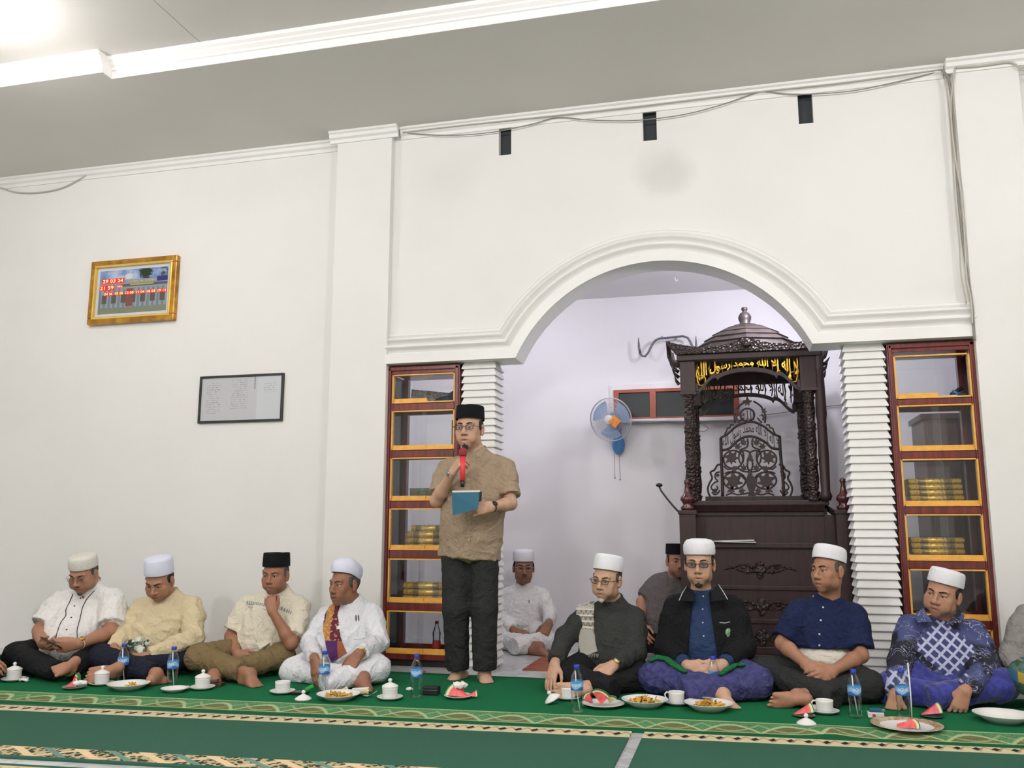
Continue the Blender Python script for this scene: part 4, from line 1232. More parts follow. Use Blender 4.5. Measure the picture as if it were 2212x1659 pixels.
# lettering band between the arches
pz = sp_(830, 560)
tx = text_mesh(CALL, .1, 'band_letters', M_MIN, scr_root, (pz[0], YS + .004, 0), (1, 0, 0), (0, 0, 1), extrude=.007, fit=(.40, 1.0), bold=.0018)
me = tx.data; nv = len(me.vertices); co = np.zeros(nv * 3); me.vertices.foreach_get('co', co); co = co.reshape(-1, 3); L = np.array(wloc(scr_root)); co += L
f_ = (co[:, 2] - co[:, 2].min()) / (co[:, 2].max() - co[:, 2].min())
top = [sp_(*q) for q in [(400, 690), (500, 610), (640, 490), (780, 440), (830, 432), (920, 445), (1050, 510), (1170, 610), (1270, 660)]]
bot = [sp_(*q) for q in [(410, 840), (520, 810), (640, 700), (740, 645), (830, 632), (930, 650), (1060, 720), (1160, 805), (1270, 820)]]
zt_ = np.interp(co[:, 0], [q[0] for q in top], [q[2] for q in top]); zb_ = np.interp(co[:, 0], [q[0] for q in bot], [q[2] for q in bot])
co[:, 2] = zb_ + f_ * (zt_ - zb_); co -= L; me.vertices.foreach_set('co', co.astype(np.float32).ravel()); me.update()
# scrollwork field
def ring(cx, cy, rx, ry, r=W6 * .8):
    scurve('scroll_ring', [(cx + rx * math.cos(a), cy + ry * math.sin(a)) for a in np.linspace(0, 2 * PI, 11)[:-1]], r, 3, closed=True)
ring(580, 985, 145, 135); ring(600, 1300, 165, 125); ring(700, 950, 36, 95, W6 * .7)
sleaf('scroll_leaf', 560, 975, 120, -1.9); sleaf('scroll_leaf', 590, 1330, 150, -1.7); sleaf('scroll_leaf', 590, 1120, 62, 1.0); sleaf('scroll_leaf', 640, 800, 60, -1.0)
sleaf('scroll_leaf', 730, 740, 62, -1.4); sleaf('scroll_leaf', 730, 1120, 60, -.6); sleaf('scroll_leaf', 560, 1430, 70, 2.6); sleaf('scroll_leaf', 700, 1450, 60, .8)
scurve('scroll_stem', [(830, 1200), (790, 1060), (830, 900), (760, 850), (700, 870), (690, 840), (780, 800), (800, 740), (790, 670)], W6 * .8)
scurve('scroll_stem', [(830, 1170), (720, 1160), (620, 1100), (500, 1130), (440, 1080)], W6 * .8)
scurve('scroll_stem', [(800, 1330), (740, 1270), (640, 1180), (520, 1170), (450, 1200)], W6 * .8)
scurve('scroll_stem', [(820, 1480), (740, 1500), (640, 1510), (560, 1490), (470, 1520)], W6 * .8)
sleaf('scroll_leaf', 830, 980, 70, -PI / 2, mir=False, lobes=3)
pts = [sp_(a, b) for a, b in [(770, 1280), (790, 1230), (830, 1110), (870, 1230), (940, 1280), (930, 1340), (905, 1430), (890, 1460), (920, 1530), (800, 1530), (820, 1460), (800, 1430), (775, 1340)]]
MB().prism([(q[0], q[2]) for q in pts], YS - .012, YS + .012, 'y').build('scroll_vase', M_MIN, scr_root)
# carved spray on the desk front, lower carvings
def relief(zc, w, nm, k):
    p = MB()
    p.ball((MX + .03, YM + .045, zc), (.05, .014, .03))
    p.ball((MX + .03, YM + .045, zc - .035), (.022, .01, .028)); p.ball((MX + .03, YM + .045, zc + .035), (.03, .012, .02))
    for sx in (-1, 1):
        for j in range(3):
            p.ball((MX + .03 + sx * (.05 + .03 * j), YM + .047, zc + .014 * (-1) ** j), (.02, .009, .011))
        p.tube([(MX + .03 + sx * q, YM + .045, zc + zz) for q, zz in ((.03, 0), (.07, .03), (.12, .036), (.17, .015), (w, -.004))], [.008, .008, .007, .006, .002], 6)
        p.tube([(MX + .03 + sx * q, YM + .045, zc + zz) for q, zz in ((.03, -.01), (.08, -.022), (.13, -.006), (w * .85, .02))], [.006, .006, .006, .002], 6)
    p.build(nm, M_MINC, pul)
relief(.655, .24, 'carved_spray', 0); relief(.41, .20, 'carved_spray', 1); relief(.21, .20, 'carved_spray', 2)
# gooseneck microphone clipped to the left newel
M_BLKP = pm('black_plastic', '17181C', .4)
g = empty('gooseneck_microphone', (-.37, YM - .1, 1.03), 'black gooseneck microphone leaning out from the left of the pulpit', 'microphone')
Yg = YM - .08
MB().tube([W(1468, 1108, Yg), W(1455, 1094, Yg), W(1440, 1076, Yg), W(1428, 1060, Yg), W(1424, 1051, Yg)], .0065, 8).build('neck', M_BLKP, g)
MB().ball(W(1424, 1048, Yg), (.024, .018, .014)).build('head', M_BLKP, g)
g = empty('desk_microphone', (.50, YM + .15, ZCT + .005), 'dark microphone lying on the pulpit desk at its right', 'microphone')
MB().ball((.485, YM + .12, ZCT + .035), .03).build('head', M_BLKP, g); MB().tube([(.50, YM + .12, ZCT + .03), (.60, YM + .10, ZCT + .015)], [.016, .012], 10).build('grip', pm('grey_plastic', '55565A', .4), g)
# papers on the ledge
lz = .834
for k, (a, b, lab) in enumerate([(-.02, .0, 'lower white sheet sticking out on the pulpit ledge'), (-.03, .008, 'upper white sheet sticking out on the pulpit ledge')]):
    tag(MB().obox((.0 + a, YM + .03, lz + .006 + b), (.14, 0, .004 if k else -.002), (0, .04, 0), (0, 0, .003)).build('paper_sheet', M_PAPER, None, loc=(0, YM + .03, lz)), lab, 'paper')
# ================================================================== PEOPLE: implicit surfaces meshed with surface nets
def _n(v):
    v = np.asarray(v, float); return v / (np.linalg.norm(v) + 1e-12)


class SDF:
    def __init__(s): s.p = []

    def cap(s, a, b, ra, rb=None, k=.02, flat=None, sub=False, enda=False, endb=False):
        s.p.append(('cap', np.asarray(a, float), np.asarray(b, float), ra, ra if rb is None else rb, k, flat, sub, enda, endb)); return s

    def ell(s, c, r, R=None, k=.02, sub=False):
        r = (r, r, r) if np.isscalar(r) else r
        s.p.append(('ell', np.asarray(c, float), np.asarray(r, float), np.eye(3) if R is None else np.asarray(R, float), None, k, None, sub)); return s

    def chain(s, pts, rs, k=.02, flat=None):
        for i in range(len(pts) - 1): s.cap(pts[i], pts[i + 1], rs[i], rs[i + 1], k, flat)
        return s

    def bounds(s, q):
        if q[0] == 'cap':
            m = max(q[3], q[4]) * (q[6][1] if q[6] is not None and q[6][1] > 1 else 1.0)
            return np.minimum(q[1], q[2]) - m, np.maximum(q[1], q[2]) + m
        e = np.sqrt(((q[3].T * q[2]) ** 2).sum(1))
        return q[1] - e, q[1] + e

    def mesh(s, h, disp=None, floor=None, cuts=(), pad=None):
        lo = np.min([s.bounds(q)[0] for q in s.p if not q[7]], axis=0) - 3 * h - .008
        hi = np.max([s.bounds(q)[1] for q in s.p if not q[7]], axis=0) + 3 * h + .008
        if floor is not None: lo[2] = max(lo[2], floor - 3 * h)
        N = np.ceil((hi - lo) / h).astype(int) + 1
        D = np.full(N, .08, np.float32)
        ax = [(lo[i] + h * np.arange(N[i])).astype(np.float32) for i in range(3)]
        for q in s.p:
            a, b = s.bounds(q); k = q[5]; m = k + 4 * h
            i0 = np.clip(np.floor((a - m - lo) / h).astype(int), 0, N); i1 = np.clip(np.ceil((b + m - lo) / h).astype(int) + 1, 0, N)
            if np.any(i1 <= i0): continue
            sl = tuple(slice(i0[i], i1[i]) for i in range(3))
            X = ax[0][sl[0]][:, None, None]; Y = ax[1][sl[1]][None, :, None]; Z = ax[2][sl[2]][None, None, :]
            if q[0] == 'cap':
                _, A, B, ra, rb, k, flat, sub, ea, eb = q
                d = B - A; L = np.linalg.norm(d) + 1e-9; u = d / L
                px, py, pz = X - np.float32(A[0]), Y - np.float32(A[1]), Z - np.float32(A[2])
                t = (px * np.float32(u[0]) + py * np.float32(u[1]) + pz * np.float32(u[2]))
                tc = np.clip(t, 0, L)
                qx, qy, qz = px - tc * np.float32(u[0]), py - tc * np.float32(u[1]), pz - tc * np.float32(u[2])
                if flat is not None:
                    nv, fs = flat
                    c = qx * np.float32(nv[0]) + qy * np.float32(nv[1]) + qz * np.float32(nv[2])
                    g = np.float32(1 / fs - 1)
                    qx = qx + c * g * np.float32(nv[0]); qy = qy + c * g * np.float32(nv[1]); qz = qz + c * g * np.float32(nv[2])
                    d_ = (np.sqrt(qx * qx + qy * qy + qz * qz) - (ra + (rb - ra) * tc / L)) * min(1.0, fs)
                else:
                    d_ = np.sqrt(qx * qx + qy * qy + qz * qz) - (ra + (rb - ra) * tc / L).astype(np.float32)
                if eb: d_ = np.maximum(d_, t - np.float32(L))
                if ea: d_ = np.maximum(d_, -t)
            else:
                _, C, r, R, _, k, _, sub = q
                px, py, pz = X - np.float32(C[0]), Y - np.float32(C[1]), Z - np.float32(C[2])
                l = [(px * np.float32(R[i, 0]) + py * np.float32(R[i, 1]) + pz * np.float32(R[i, 2])) for i in range(3)]
                k1 = np.sqrt(sum((l[i] / np.float32(r[i])) ** 2 for i in range(3)))
                k2 = np.sqrt(sum((l[i] / np.float32(r[i] ** 2)) ** 2 for i in range(3))) + 1e-6
                d_ = k1 * (k1 - 1) / k2
            d_ = d_.astype(np.float32)
            cur = D[sl]
            if sub:
                hh = np.clip(.5 - .5 * (cur + d_) / k, 0, 1)
                D[sl] = cur + (-d_ - cur) * hh + k * hh * (1 - hh)
            else:
                hh = np.clip(.5 + .5 * (d_ - cur) / k, 0, 1)
                D[sl] = d_ + (cur - d_) * hh - k * hh * (1 - hh)
        if disp is not None:
            m = np.nonzero(np.abs(D) < 3 * h + .02)
            P = np.stack([ax[0][m[0]], ax[1][m[1]], ax[2][m[2]]], 1)
            D[m] += disp(P).astype(np.float32)
        for fn in cuts:
            D[:] = np.maximum(D, fn(ax[0][:, None, None], ax[1][None, :, None], ax[2][None, None, :]))
        if floor is not None:
            D[:] = np.maximum(D, (floor - ax[2])[None, None, :])
        return surfnet(D, lo, h)


def surfnet(D, lo, h):
    s = D < 0
    c = np.zeros(tuple(n - 1 for n in D.shape), np.int8)
    cor = [(i, j, k) for i in (0, 1) for j in (0, 1) for k in (0, 1)]
    nx, ny, nz = D.shape
    for i, j, k in cor: c += s[i:nx - 1 + i, j:ny - 1 + j, k:nz - 1 + k]
    act = (c > 0) & (c < 8)
    I = np.argwhere(act)
    idx = np.full(act.shape, -1, np.int32); idx[act] = np.arange(len(I))
    v = np.stack([D[I[:, 0] + i, I[:, 1] + j, I[:, 2] + k] for i, j, k in cor], 1)
    acc = np.zeros((len(I), 3)); cnt = np.zeros(len(I))
    for a in range(8):
        for b in range(a + 1, 8):
            if sum(abs(cor[a][q] - cor[b][q]) for q in range(3)) != 1: continue
            m = (v[:, a] < 0) != (v[:, b] < 0)
            t = v[m, a] / (v[m, a] - v[m, b])
            acc[m] += np.array(cor[a]) + t[:, None] * (np.array(cor[b]) - np.array(cor[a])); cnt[m] += 1
    V = lo + h * (I + acc / cnt[:, None])
    Q = []
    for axis in range(3):
        o1, o2 = (axis + 1) % 3, (axis + 2) % 3
        sl0 = [slice(None)] * 3; sl1 = [slice(None)] * 3
        sl0[axis] = slice(0, -1); sl1[axis] = slice(1, None)
        ch = s[tuple(sl0)] != s[tuple(sl1)]
        E = np.argwhere(ch)
        ok = (E[:, o1] > 0) & (E[:, o2] > 0) & (E[:, o1] < D.shape[o1] - 1) & (E[:, o2] < D.shape[o2] - 1)
        E = E[ok]
        def cell(d1, d2):
            C = E.copy(); C[:, o1] += d1; C[:, o2] += d2; return idx[C[:, 0], C[:, 1], C[:, 2]]
        q = np.stack([cell(-1, -1), cell(0, -1), cell(0, 0), cell(-1, 0)], 1)
        inside = s[E[:, 0], E[:, 1], E[:, 2]]
        q[~inside] = q[~inside][:, ::-1]
        Q.append(q)
    Q = np.concatenate(Q); Q = Q[(Q >= 0).all(1)]
    return V, Q


def np_mesh(name, V, Q, mat, parent=None, colors=None, smooth=True):
    me = bpy.data.meshes.new(name)
    L = np.array(wloc(parent)) if parent is not None else np.zeros(3)
    me.vertices.add(len(V)); me.vertices.foreach_set('co', (V - L).astype(np.float32).ravel())
    nq = Q.shape[1]
    me.loops.add(Q.size); me.loops.foreach_set('vertex_index', Q.astype(np.int32).ravel())
    me.polygons.add(len(Q)); me.polygons.foreach_set('loop_start', (np.arange(len(Q)) * nq).astype(np.int32))
    me.polygons.foreach_set('use_smooth', np.full(len(Q), smooth))
    for m in (mat if isinstance(mat, (list, tuple)) else [mat]): me.materials.append(m)
    if colors is not None:
        at = me.color_attributes.new('tone', 'FLOAT_COLOR', 'POINT')
        at.data.foreach_set('color', np.concatenate([colors, np.ones((len(V), 1))], 1).astype(np.float32).ravel())
    me.update(calc_edges=True); me.validate()
    o = bpy.data.objects.new(name, me); COL.objects.link(o)
    if parent is not None: o.parent = parent
    return o


def folds(seed, amp, wl=.07, stretch=(1, 1, 1)):
    r = np.random.RandomState(seed)
    K = r.normal(size=(5, 3)); K /= np.linalg.norm(K, axis=1)[:, None]; K = K * np.array(stretch)
    K *= (2 * np.pi / (wl * r.uniform(.6, 1.7, (5, 1))))
    Q = r.normal(size=(5, 3)) * (2 * np.pi / (wl * 4)); ph = r.uniform(0, 6.28, (5, 2))
    def f(P):
        out = np.zeros(len(P))
        for i in range(5):
            w = np.sin(P @ K[i] + ph[i, 0] + 1.8 * np.sin(P @ Q[i] + ph[i, 1]))
            out += (1 - np.abs(w)) ** 2 * 1.0 - .45
        return -amp * out / 2.2
    return f


def rotv(v, axis, a):
    axis = _n(axis); v = np.asarray(v, float)
    return v * math.cos(a) + np.cross(axis, v) * math.sin(a) + axis * np.dot(axis, v) * (1 - math.cos(a))


def hand(S_, w, d, back, side, curl=(.35, .5, .35), spread=.07, s=1.0, thumb=.6, thumb_in=.25, fat=1.0):
    """five-fingered hand: wrist w, knuckle direction d, outward normal of the back of the hand, side=+1 thumb along d x back"""
    d = _n(d); back = _n(np.asarray(back, float) - d * np.dot(back, d)); x = np.cross(d, back) * side
    w = np.asarray(w, float)
    offs = [.030, .0105, -.0095, -.029]; lens = [.92, 1.0, .94, .76]; reach = [.086, .090, .086, .078]
    for i in range(4):
        kn = w + d * reach[i] * s + x * offs[i] * s + back * (.002 if i in (1, 2) else -.002) * s
        S_.cap(w + x * offs[i] * .55 * s, kn, .0155 * s * fat, .0118 * s * fat, k=.014)
        fd = rotv(d, back, -(1.5 - i) * spread * side * 1.0) if spread else d
        ax = np.cross(fd, back)
        p = kn; a = 0
        c = curl if np.isscalar(curl[0]) else curl[i]
        r = [.0098, .0090, .0082, .0070]
        for j, L in enumerate((.042, .026, .021)):
            a += c[j]
            v = rotv(fd, ax, -a)
            p2 = p + v * L * lens[i] * s
            S_.cap(p, p2, r[j] * s * fat, r[j + 1] * s * fat, k=.004)
            p = p2
    b0 = w + d * .018 * s + x * .022 * s - back * .006 * s
    v1 = _n(d * (1 - .55 * thumb) + x * thumb - back * thumb_in)
    p1 = b0 + v1 * .042 * s; S_.cap(b0, p1, .0165 * s * fat, .0120 * s * fat, k=.010)
    v2 = _n(d * 1.0 + x * thumb * .35 - back * thumb_in * 1.4); p2 = p1 + v2 * .032 * s; S_.cap(p1, p2, .0112 * s * fat, .0100 * s * fat, k=.005)
    v3 = _n(d * 1.0 - x * .05 - back * thumb_in * 1.5); p3 = p2 + v3 * .024 * s; S_.cap(p2, p3, .0100 * s * fat, .0082 * s * fat, k=.004)
    return w + d * .09 * s


def foot(S_, ank, toe, sole, side, s=1.0):
    """bare foot: ankle centre, toe direction, outward sole normal; side=+1 puts the big toe along toe x sole"""
    toe = _n(toe); sole = _n(np.asarray(sole, float) - toe * np.dot(sole, toe)); x = np.cross(toe, sole) * side
    a = np.asarray(ank, float)
    heel = a - toe * .040 * s + sole * .048 * s
    S_.cap(a, heel, .034 * s, .029 * s, k=.02)
    S_.cap(heel, a + toe * .05 * s + sole * .040 * s, .028 * s, .028 * s, k=.02)
    S_.cap(a + sole * .01, a + toe * .07 * s + sole * .038 * s, .034 * s, .026 * s, k=.02)
    for o_, r_ in ((.030, .0200), (0, .0185), (-.036, .0165)):
        S_.cap(a + toe * .05 * s + sole * .040 * s + x * o_ * .5 * s, a + toe * (.125 - abs(o_ - .02) * .3) * s + sole * .050 * s + x * o_ * s, .026 * s, r_ * s, k=.018)
    for i, (o_, L, r_) in enumerate(((.030, .052, .0128), (.0085, .046, .0086), (-.0085, .041, .0082), (-.0245, .036, .0080), (-.039, .030, .0080))):
        b = a + toe * (.124 - i * .007) * s + sole * .052 * s + x * o_ * s
        S_.cap(b, b + toe * L * .8 * s + x * o_ * .12 * s + sole * .004 * s, r_ * s, r_ * .95 * s, k=.003)


# skin: tone comes from a vertex colour attribute (lips, beard shadow, palms, painted shade between the lips), fine pores from noise
n = NB('skin')
t_ = n.attr('tone')
n.base(n.mix(n.step(n.noise(70, 3), .35, .7) * .18, t_, n.mix(.5, t_, '5A3524')))
n.set(Roughness=.52); n.b.inputs['Specular IOR Level'].default_value = .38
n.b.inputs['Subsurface Weight'].default_value = .0
n.bump(n.noise(260, 2), .12, .002)
M_SKIN = n.m
M_EYEW = pm('eye_white', 'C9BFB2', .25)
M_IRIS = pm('dark_iris', '1A0F0B', .15)
M_HAIRK = pm('black_hair', '17140F', .7, bump=.6, bscale=300, bdist=.004)
M_HAIRG = pm('grey_hair', '55514B', .8, var=.4, vscale=80, bump=.6, bscale=300, bdist=.004)
M_HAIRW = pm('white_hair', 'BDB8AE', .8, bump=.6, bscale=300, bdist=.004)


def head_frame(c, yaw, pitch, roll):
    c = np.asarray(c, float)
    h = CAM - c; h[2] = 0; h = _n(h)
    h = rotv(h, (0, 0, 1), -rad(yaw))
    up = np.array([0, 0, 1.0])
    f = h * math.cos(rad(pitch)) - up * math.sin(rad(pitch)); up = up * math.cos(rad(pitch)) + h * math.sin(rad(pitch))
    x = np.cross(up, f)
    up2 = up * math.cos(rad(roll)) + x * math.sin(rad(roll)); x2 = np.cross(up2, f)
    return np.stack([x2, f, up2])      # rows: right, forward, up


def head_sdf(S_, c, R, s=1.0, wide=1.0, jaw=1.0, nose=1.0, cheek=1.0, open_=0.0):
    T = lambda x, y, z: c + s * (R[0] * x * wide + R[1] * y + R[2] * z)
    E = lambda p, r, k=.02, sub=False, Rr=None: S_.ell(T(*p), (r[0] * s * wide, r[1] * s, r[2] * s), R if Rr is None else Rr, k, sub)
    Cp = lambda a, b, ra, rb, k=.01, sub=False: S_.cap(T(*a), T(*b), ra * s, rb * s, k, None, sub)
    E((0, -.014, .030), (.0755, .094, .088))
    E((0, .020, -.030), (.0615 * jaw, .068, .082), .03)
    for m in (-1, 1):
        E((m * .043 * jaw, .008, -.066), (.021, .03, .024), .03)
        E((m * .041, .060, -.022), (.024 * cheek, .020, .021), .022)
        E((m * .034 * cheek, .062, -.058), (.022 * cheek, .018, .024), .025)
        Cp((m * .012, .084, .026), (m * .046, .071, .028), .0095, .008, .014)     # brow
        E((m * .080, -.012, -.002), (.0075, .019, .031), .008)                     # ear
        E((m * .078, -.004, -.028), (.006, .010, .012), .008)
    E((0, .064, -.098), (.024, .021, .019), .022)
    for m in (-1, 1):
        E((m * .0315, .094, .004), (.019, .017, .0115), .010, True)
        E((m * .0875, -.004, .002), (.005, .009, .016), .006, True)
    for m in (-1, 1):
        E((m * .0315, .0745, .0105), (.0175, .0125, .0065), .005)
        E((m * .0315, .0725, -.0075), (.0165, .012, .0050), .006)
    Cp((0, .083, .016), (0, .103 + .004 * nose, -.026), .0075, .0105 * nose, .012)
    E((0, .106, -.031), (.0125 * nose, .012, .0105), .008)
    for m in (-1, 1): E((m * .0145 * nose, .095, -.035), (.0090, .0115, .0085), .007)
    E((0, .072, -.066), (.030, .022, .026), .02)
    for m in (-1, 1):
        Cp((0, .0925, -.0600), (m * .024, .0800, -.0665), .0060, .0035, .006)
        Cp((0, .0905, -.0780 - open_), (m * .023, .0790, -.0700 - open_ * .4), .0066, .0035, .006)
    Cp((-.023, .0925, -.0695 - open_ * .4), (.023, .0925, -.0695 - open_ * .4), .0022 + open_ * .5, .0022 + open_ * .5, .004, True)
    return T


def paint_head(V, c, R, s, tone, wide=1.0, stubble=0.0, stub_col=(.09, .07, .06), lips=1.0, base=None):
    q = (V - c) / s
    l = np.stack([q @ R[0] / wide, q @ R[1], q @ R[2]], 1)
    col = np.tile(np.array(lin(tone)[:3]), (len(V), 1)) if base is None else base
    near = (np.linalg.norm(l * [1, 1, .8], axis=1) < .16) & (l[:, 2] > -.125)
    def g(cx, cy, cz, rx, ry, rz):
        return np.exp(-(((l[:, 0] - cx) / rx) ** 2 + ((l[:, 1] - cy) / ry) ** 2 + ((l[:, 2] - cz) / rz) ** 2)) * near
    def blend(w, tcol, amt):
        nonlocal col
        w = np.clip(w * amt, 0, 1)[:, None]; col = col * (1 - w) + np.array(tcol) * w
    b = np.array(lin(tone)[:3])
    lipc = b * np.array([.80, .52, .50])
    blend(np.clip(1.3 * g(0, .088, -.069, .024, .02, .0085), 0, 1), lipc, .85 * lips)
    blend(np.clip(1.6 * g(0, .09, -.0695, .021, .02, .0026), 0, 1), b * .18, .9)  # shade of the mouth gap, painted into the skin as a dark line
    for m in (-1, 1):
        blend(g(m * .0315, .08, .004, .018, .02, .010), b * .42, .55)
        blend(g(m * .011, .10, -.042, .006, .012, .005), b * .25, .7)
        blend(g(m * .040, .06, -.025, .02, .03, .02), b * np.array([1.12, .92, .85]), .35)
        blend(g(m * .08, -.01, -.005, .012, .02, .03), b * np.array([1.05, .82, .75]), .5)
    blend(g(0, .11, -.03, .014, .02, .012), b * np.array([1.12, .95, .9]), .4)
    if stubble > 0:
        z = l[:, 2]
        w = np.clip((-.046 - z) / .02, 0, 1) * np.clip((l[:, 1] - .0) / .03, 0, 1) * near * np.clip((z + .125) / .02, 0, 1)
        w *= 1 - np.exp(-((l[:, 0] / .026) ** 2 + ((z + .069) / .011) ** 2))
        blend(w, np.array(stub_col), stubble)
    return col
def head_mesh_xform(mb, c, R, s):
    mb.v = [tuple(c + s * (R[0] * v[0] + R[1] * v[1] + R[2] * v[2])) for v in mb.v]; return mb


def make_cap(root, kind, mat, c, R, s, h=.085, zb=.050, tilt=12, wide=1.0, name='cap', yoff=-.012):
    mb = MB()
    if kind == 'peci':
        prof = [(1.0, 0), (1.012, .012), (1.0, .035), (.965, h - .006), (.945, h), (.80, h - .003), (.45, h - .010), (0, h - .012)]
    elif kind == 'kopiah':
        prof = [(1.0, 0), (1.02, .008), (1.015, .035), (.985, h - .018), (.94, h - .006), (.84, h), (.5, h + .004), (0, h + .005)]
    elif kind == 'soft':
        prof = [(1.0, 0), (1.045, .010), (1.06, .030), (1.045, .052), (.97, h - .018), (.82, h - .004), (.5, h + .003), (0, h + .004)]
    else:  # turban
        prof = [(.985, -.004), (1.05, .008), (1.085, .028), (1.06, .050), (.98, h - .022), (.82, h - .004), (.5, h + .010), (0, h + .014)]
    seg = 40
    mb.lathe([(r, z) for r, z in prof], (0, 0, 0), seg, sx=.0835 * wide, sy=.1015, cap=False)
    V = []
    ct, st = math.cos(rad(tilt)), math.sin(rad(tilt))
    for i, v in enumerate(mb.v):
        x, y, z = v
        if kind == 'peci' and z > h - .014: z -= .010 * math.exp(-(x / .018) ** 2) * (1 if abs(y) < .09 else .3)
        if kind in ('turban',):
            a = math.atan2(y, x); z += .004 * math.sin(3 * a) ; 
            kx = 1 + .012 * math.sin(z * 260 + a * 2.2) ; x *= kx; y *= kx
        if kind == 'soft':
            a = math.atan2(y, x); kx = 1 + .008 * math.sin(z * 190 + a * 1.3); x *= kx; y *= kx
        y2 = y * ct - z * st; z2 = y * st + z * ct
        V.append((x, y2 + yoff, z2 + zb))
    mb.v = V
    head_mesh_xform(mb, c, R, s)
    return mb.build(name, mat, root, recalc=False)


def make_glasses(root, c, R, s, mat, lens_mat=None, wide=1.0, w=.021, h=.0145, z=.003, r=.0016, temple=None, half=False):
    g = None
    mb = MB()
    for m in (-1, 1):
        N = 20
        pts = []
        for k in range(N):
            a = 2 * PI * k / N
            sx = math.copysign(abs(math.cos(a)) ** .7, math.cos(a)); sz = math.copysign(abs(math.sin(a)) ** .7, math.sin(a))
            pts.append((m * .0335 * wide + w * sx, .1035 - abs(m * .0335 + w * sx) * .10, z + h * sz))
        mb.tube(pts, r, 6, closed=True)
        mb.tube([(m * (.0335 * wide + w), .098, z + h * .5), (m * .072 * wide, .085, z + .006), (m * .081 * wide, .03, z + .006), (m * .083 * wide, -.012, z + .004)], r * 1.05, 6)
    mb.tube([(-.0125, .103, z + .004), (0, .106, z + .007), (.0125, .103, z + .004)], r, 6)
    head_mesh_xform(mb, c, R, s)
    g = mb.build('eyeglasses', mat, root)
    if lens_mat is not None:
        for m in (-1, 1):
            l = MB(); N = 20; V = []
            for k in range(N):
                a = 2 * PI * k / N
                sx = math.copysign(abs(math.cos(a)) ** .7, math.cos(a)); sz = math.copysign(abs(math.sin(a)) ** .7, math.sin(a))
                V.append((m * .0335 * wide + w * sx, .1035 - abs(m * .0335 + w * sx) * .10, z + h * sz))
            l.add(V, [tuple(range(N))]); head_mesh_xform(l, c, R, s); l.build('lens', lens_mat, g, recalc=False)
    return g


n = NB('spectacle_lens')
tr = n.node('ShaderNodeBsdfTransparent'); tr.inputs[0].default_value = (.80, .82, .82, 1)
gl = n.node('ShaderNodeBsdfGlossy'); gl.inputs['Roughness'].default_value = .05
mx = n.node('ShaderNodeMixShader'); mx.inputs[0].default_value = .07
n.t.links.new(tr.outputs[0], mx.inputs[1]); n.t.links.new(gl.outputs[0], mx.inputs[2]); n.t.links.new(mx.outputs[0], n.out.inputs[0])
M_LENS = n.m
n = NB('tinted_lens')
tr = n.node('ShaderNodeBsdfTransparent'); tr.inputs[0].default_value = (.36, .37, .36, 1)
gl = n.node('ShaderNodeBsdfGlossy'); gl.inputs['Roughness'].default_value = .08
mx = n.node('ShaderNodeMixShader'); mx.inputs[0].default_value = .10
n.t.links.new(tr.outputs[0], mx.inputs[1]); n.t.links.new(gl.outputs[0], mx.inputs[2]); n.t.links.new(mx.outputs[0], n.out.inputs[0])
M_LENSD = n.m
M_BLACKW = pm('black_wire', '141416', .35)
M_GOLDW = pm('gold_metal', 'C9A24E', .25, metal=.8)
M_STEEL = pm('steel_metal', '9A9CA0', .3, metal=.8)

HITS = {}


def hit(obj, px, py):
    """where the sight line through a pixel meets a garment: point and outward normal"""
    if obj.name not in HITS:
        me = obj.data; L = np.array(wloc(obj))
        nv = len(me.vertices); co = np.zeros(nv * 3, np.float32); me.vertices.foreach_get('co', co); co = co.reshape(-1, 3) + L
        HITS[obj.name] = BVHTree.FromPolygons([tuple(v) for v in co.tolist()], [tuple(p.vertices) for p in me.polygons])
    d = Vector(ray(px, py)).normalized()
    r = HITS[obj.name].ray_cast(Vector(CAM), d)
    if r[0] is None: return None
    nn = r[1]
    if nn.dot(d) > 0: nn = -nn
    return r[0], nn


def buttons(obj, pts, mat, r=.0052, name='button'):
    for p in pts:
        h_ = hit(obj, *p)
        if h_ is None: continue
        MB().lathe([(0, .0026), (r * .6, .0030), (r, .0018), (r * 1.02, -.001)], h_[0], 12, axis=tuple(h_[1])).build(name, mat, obj)


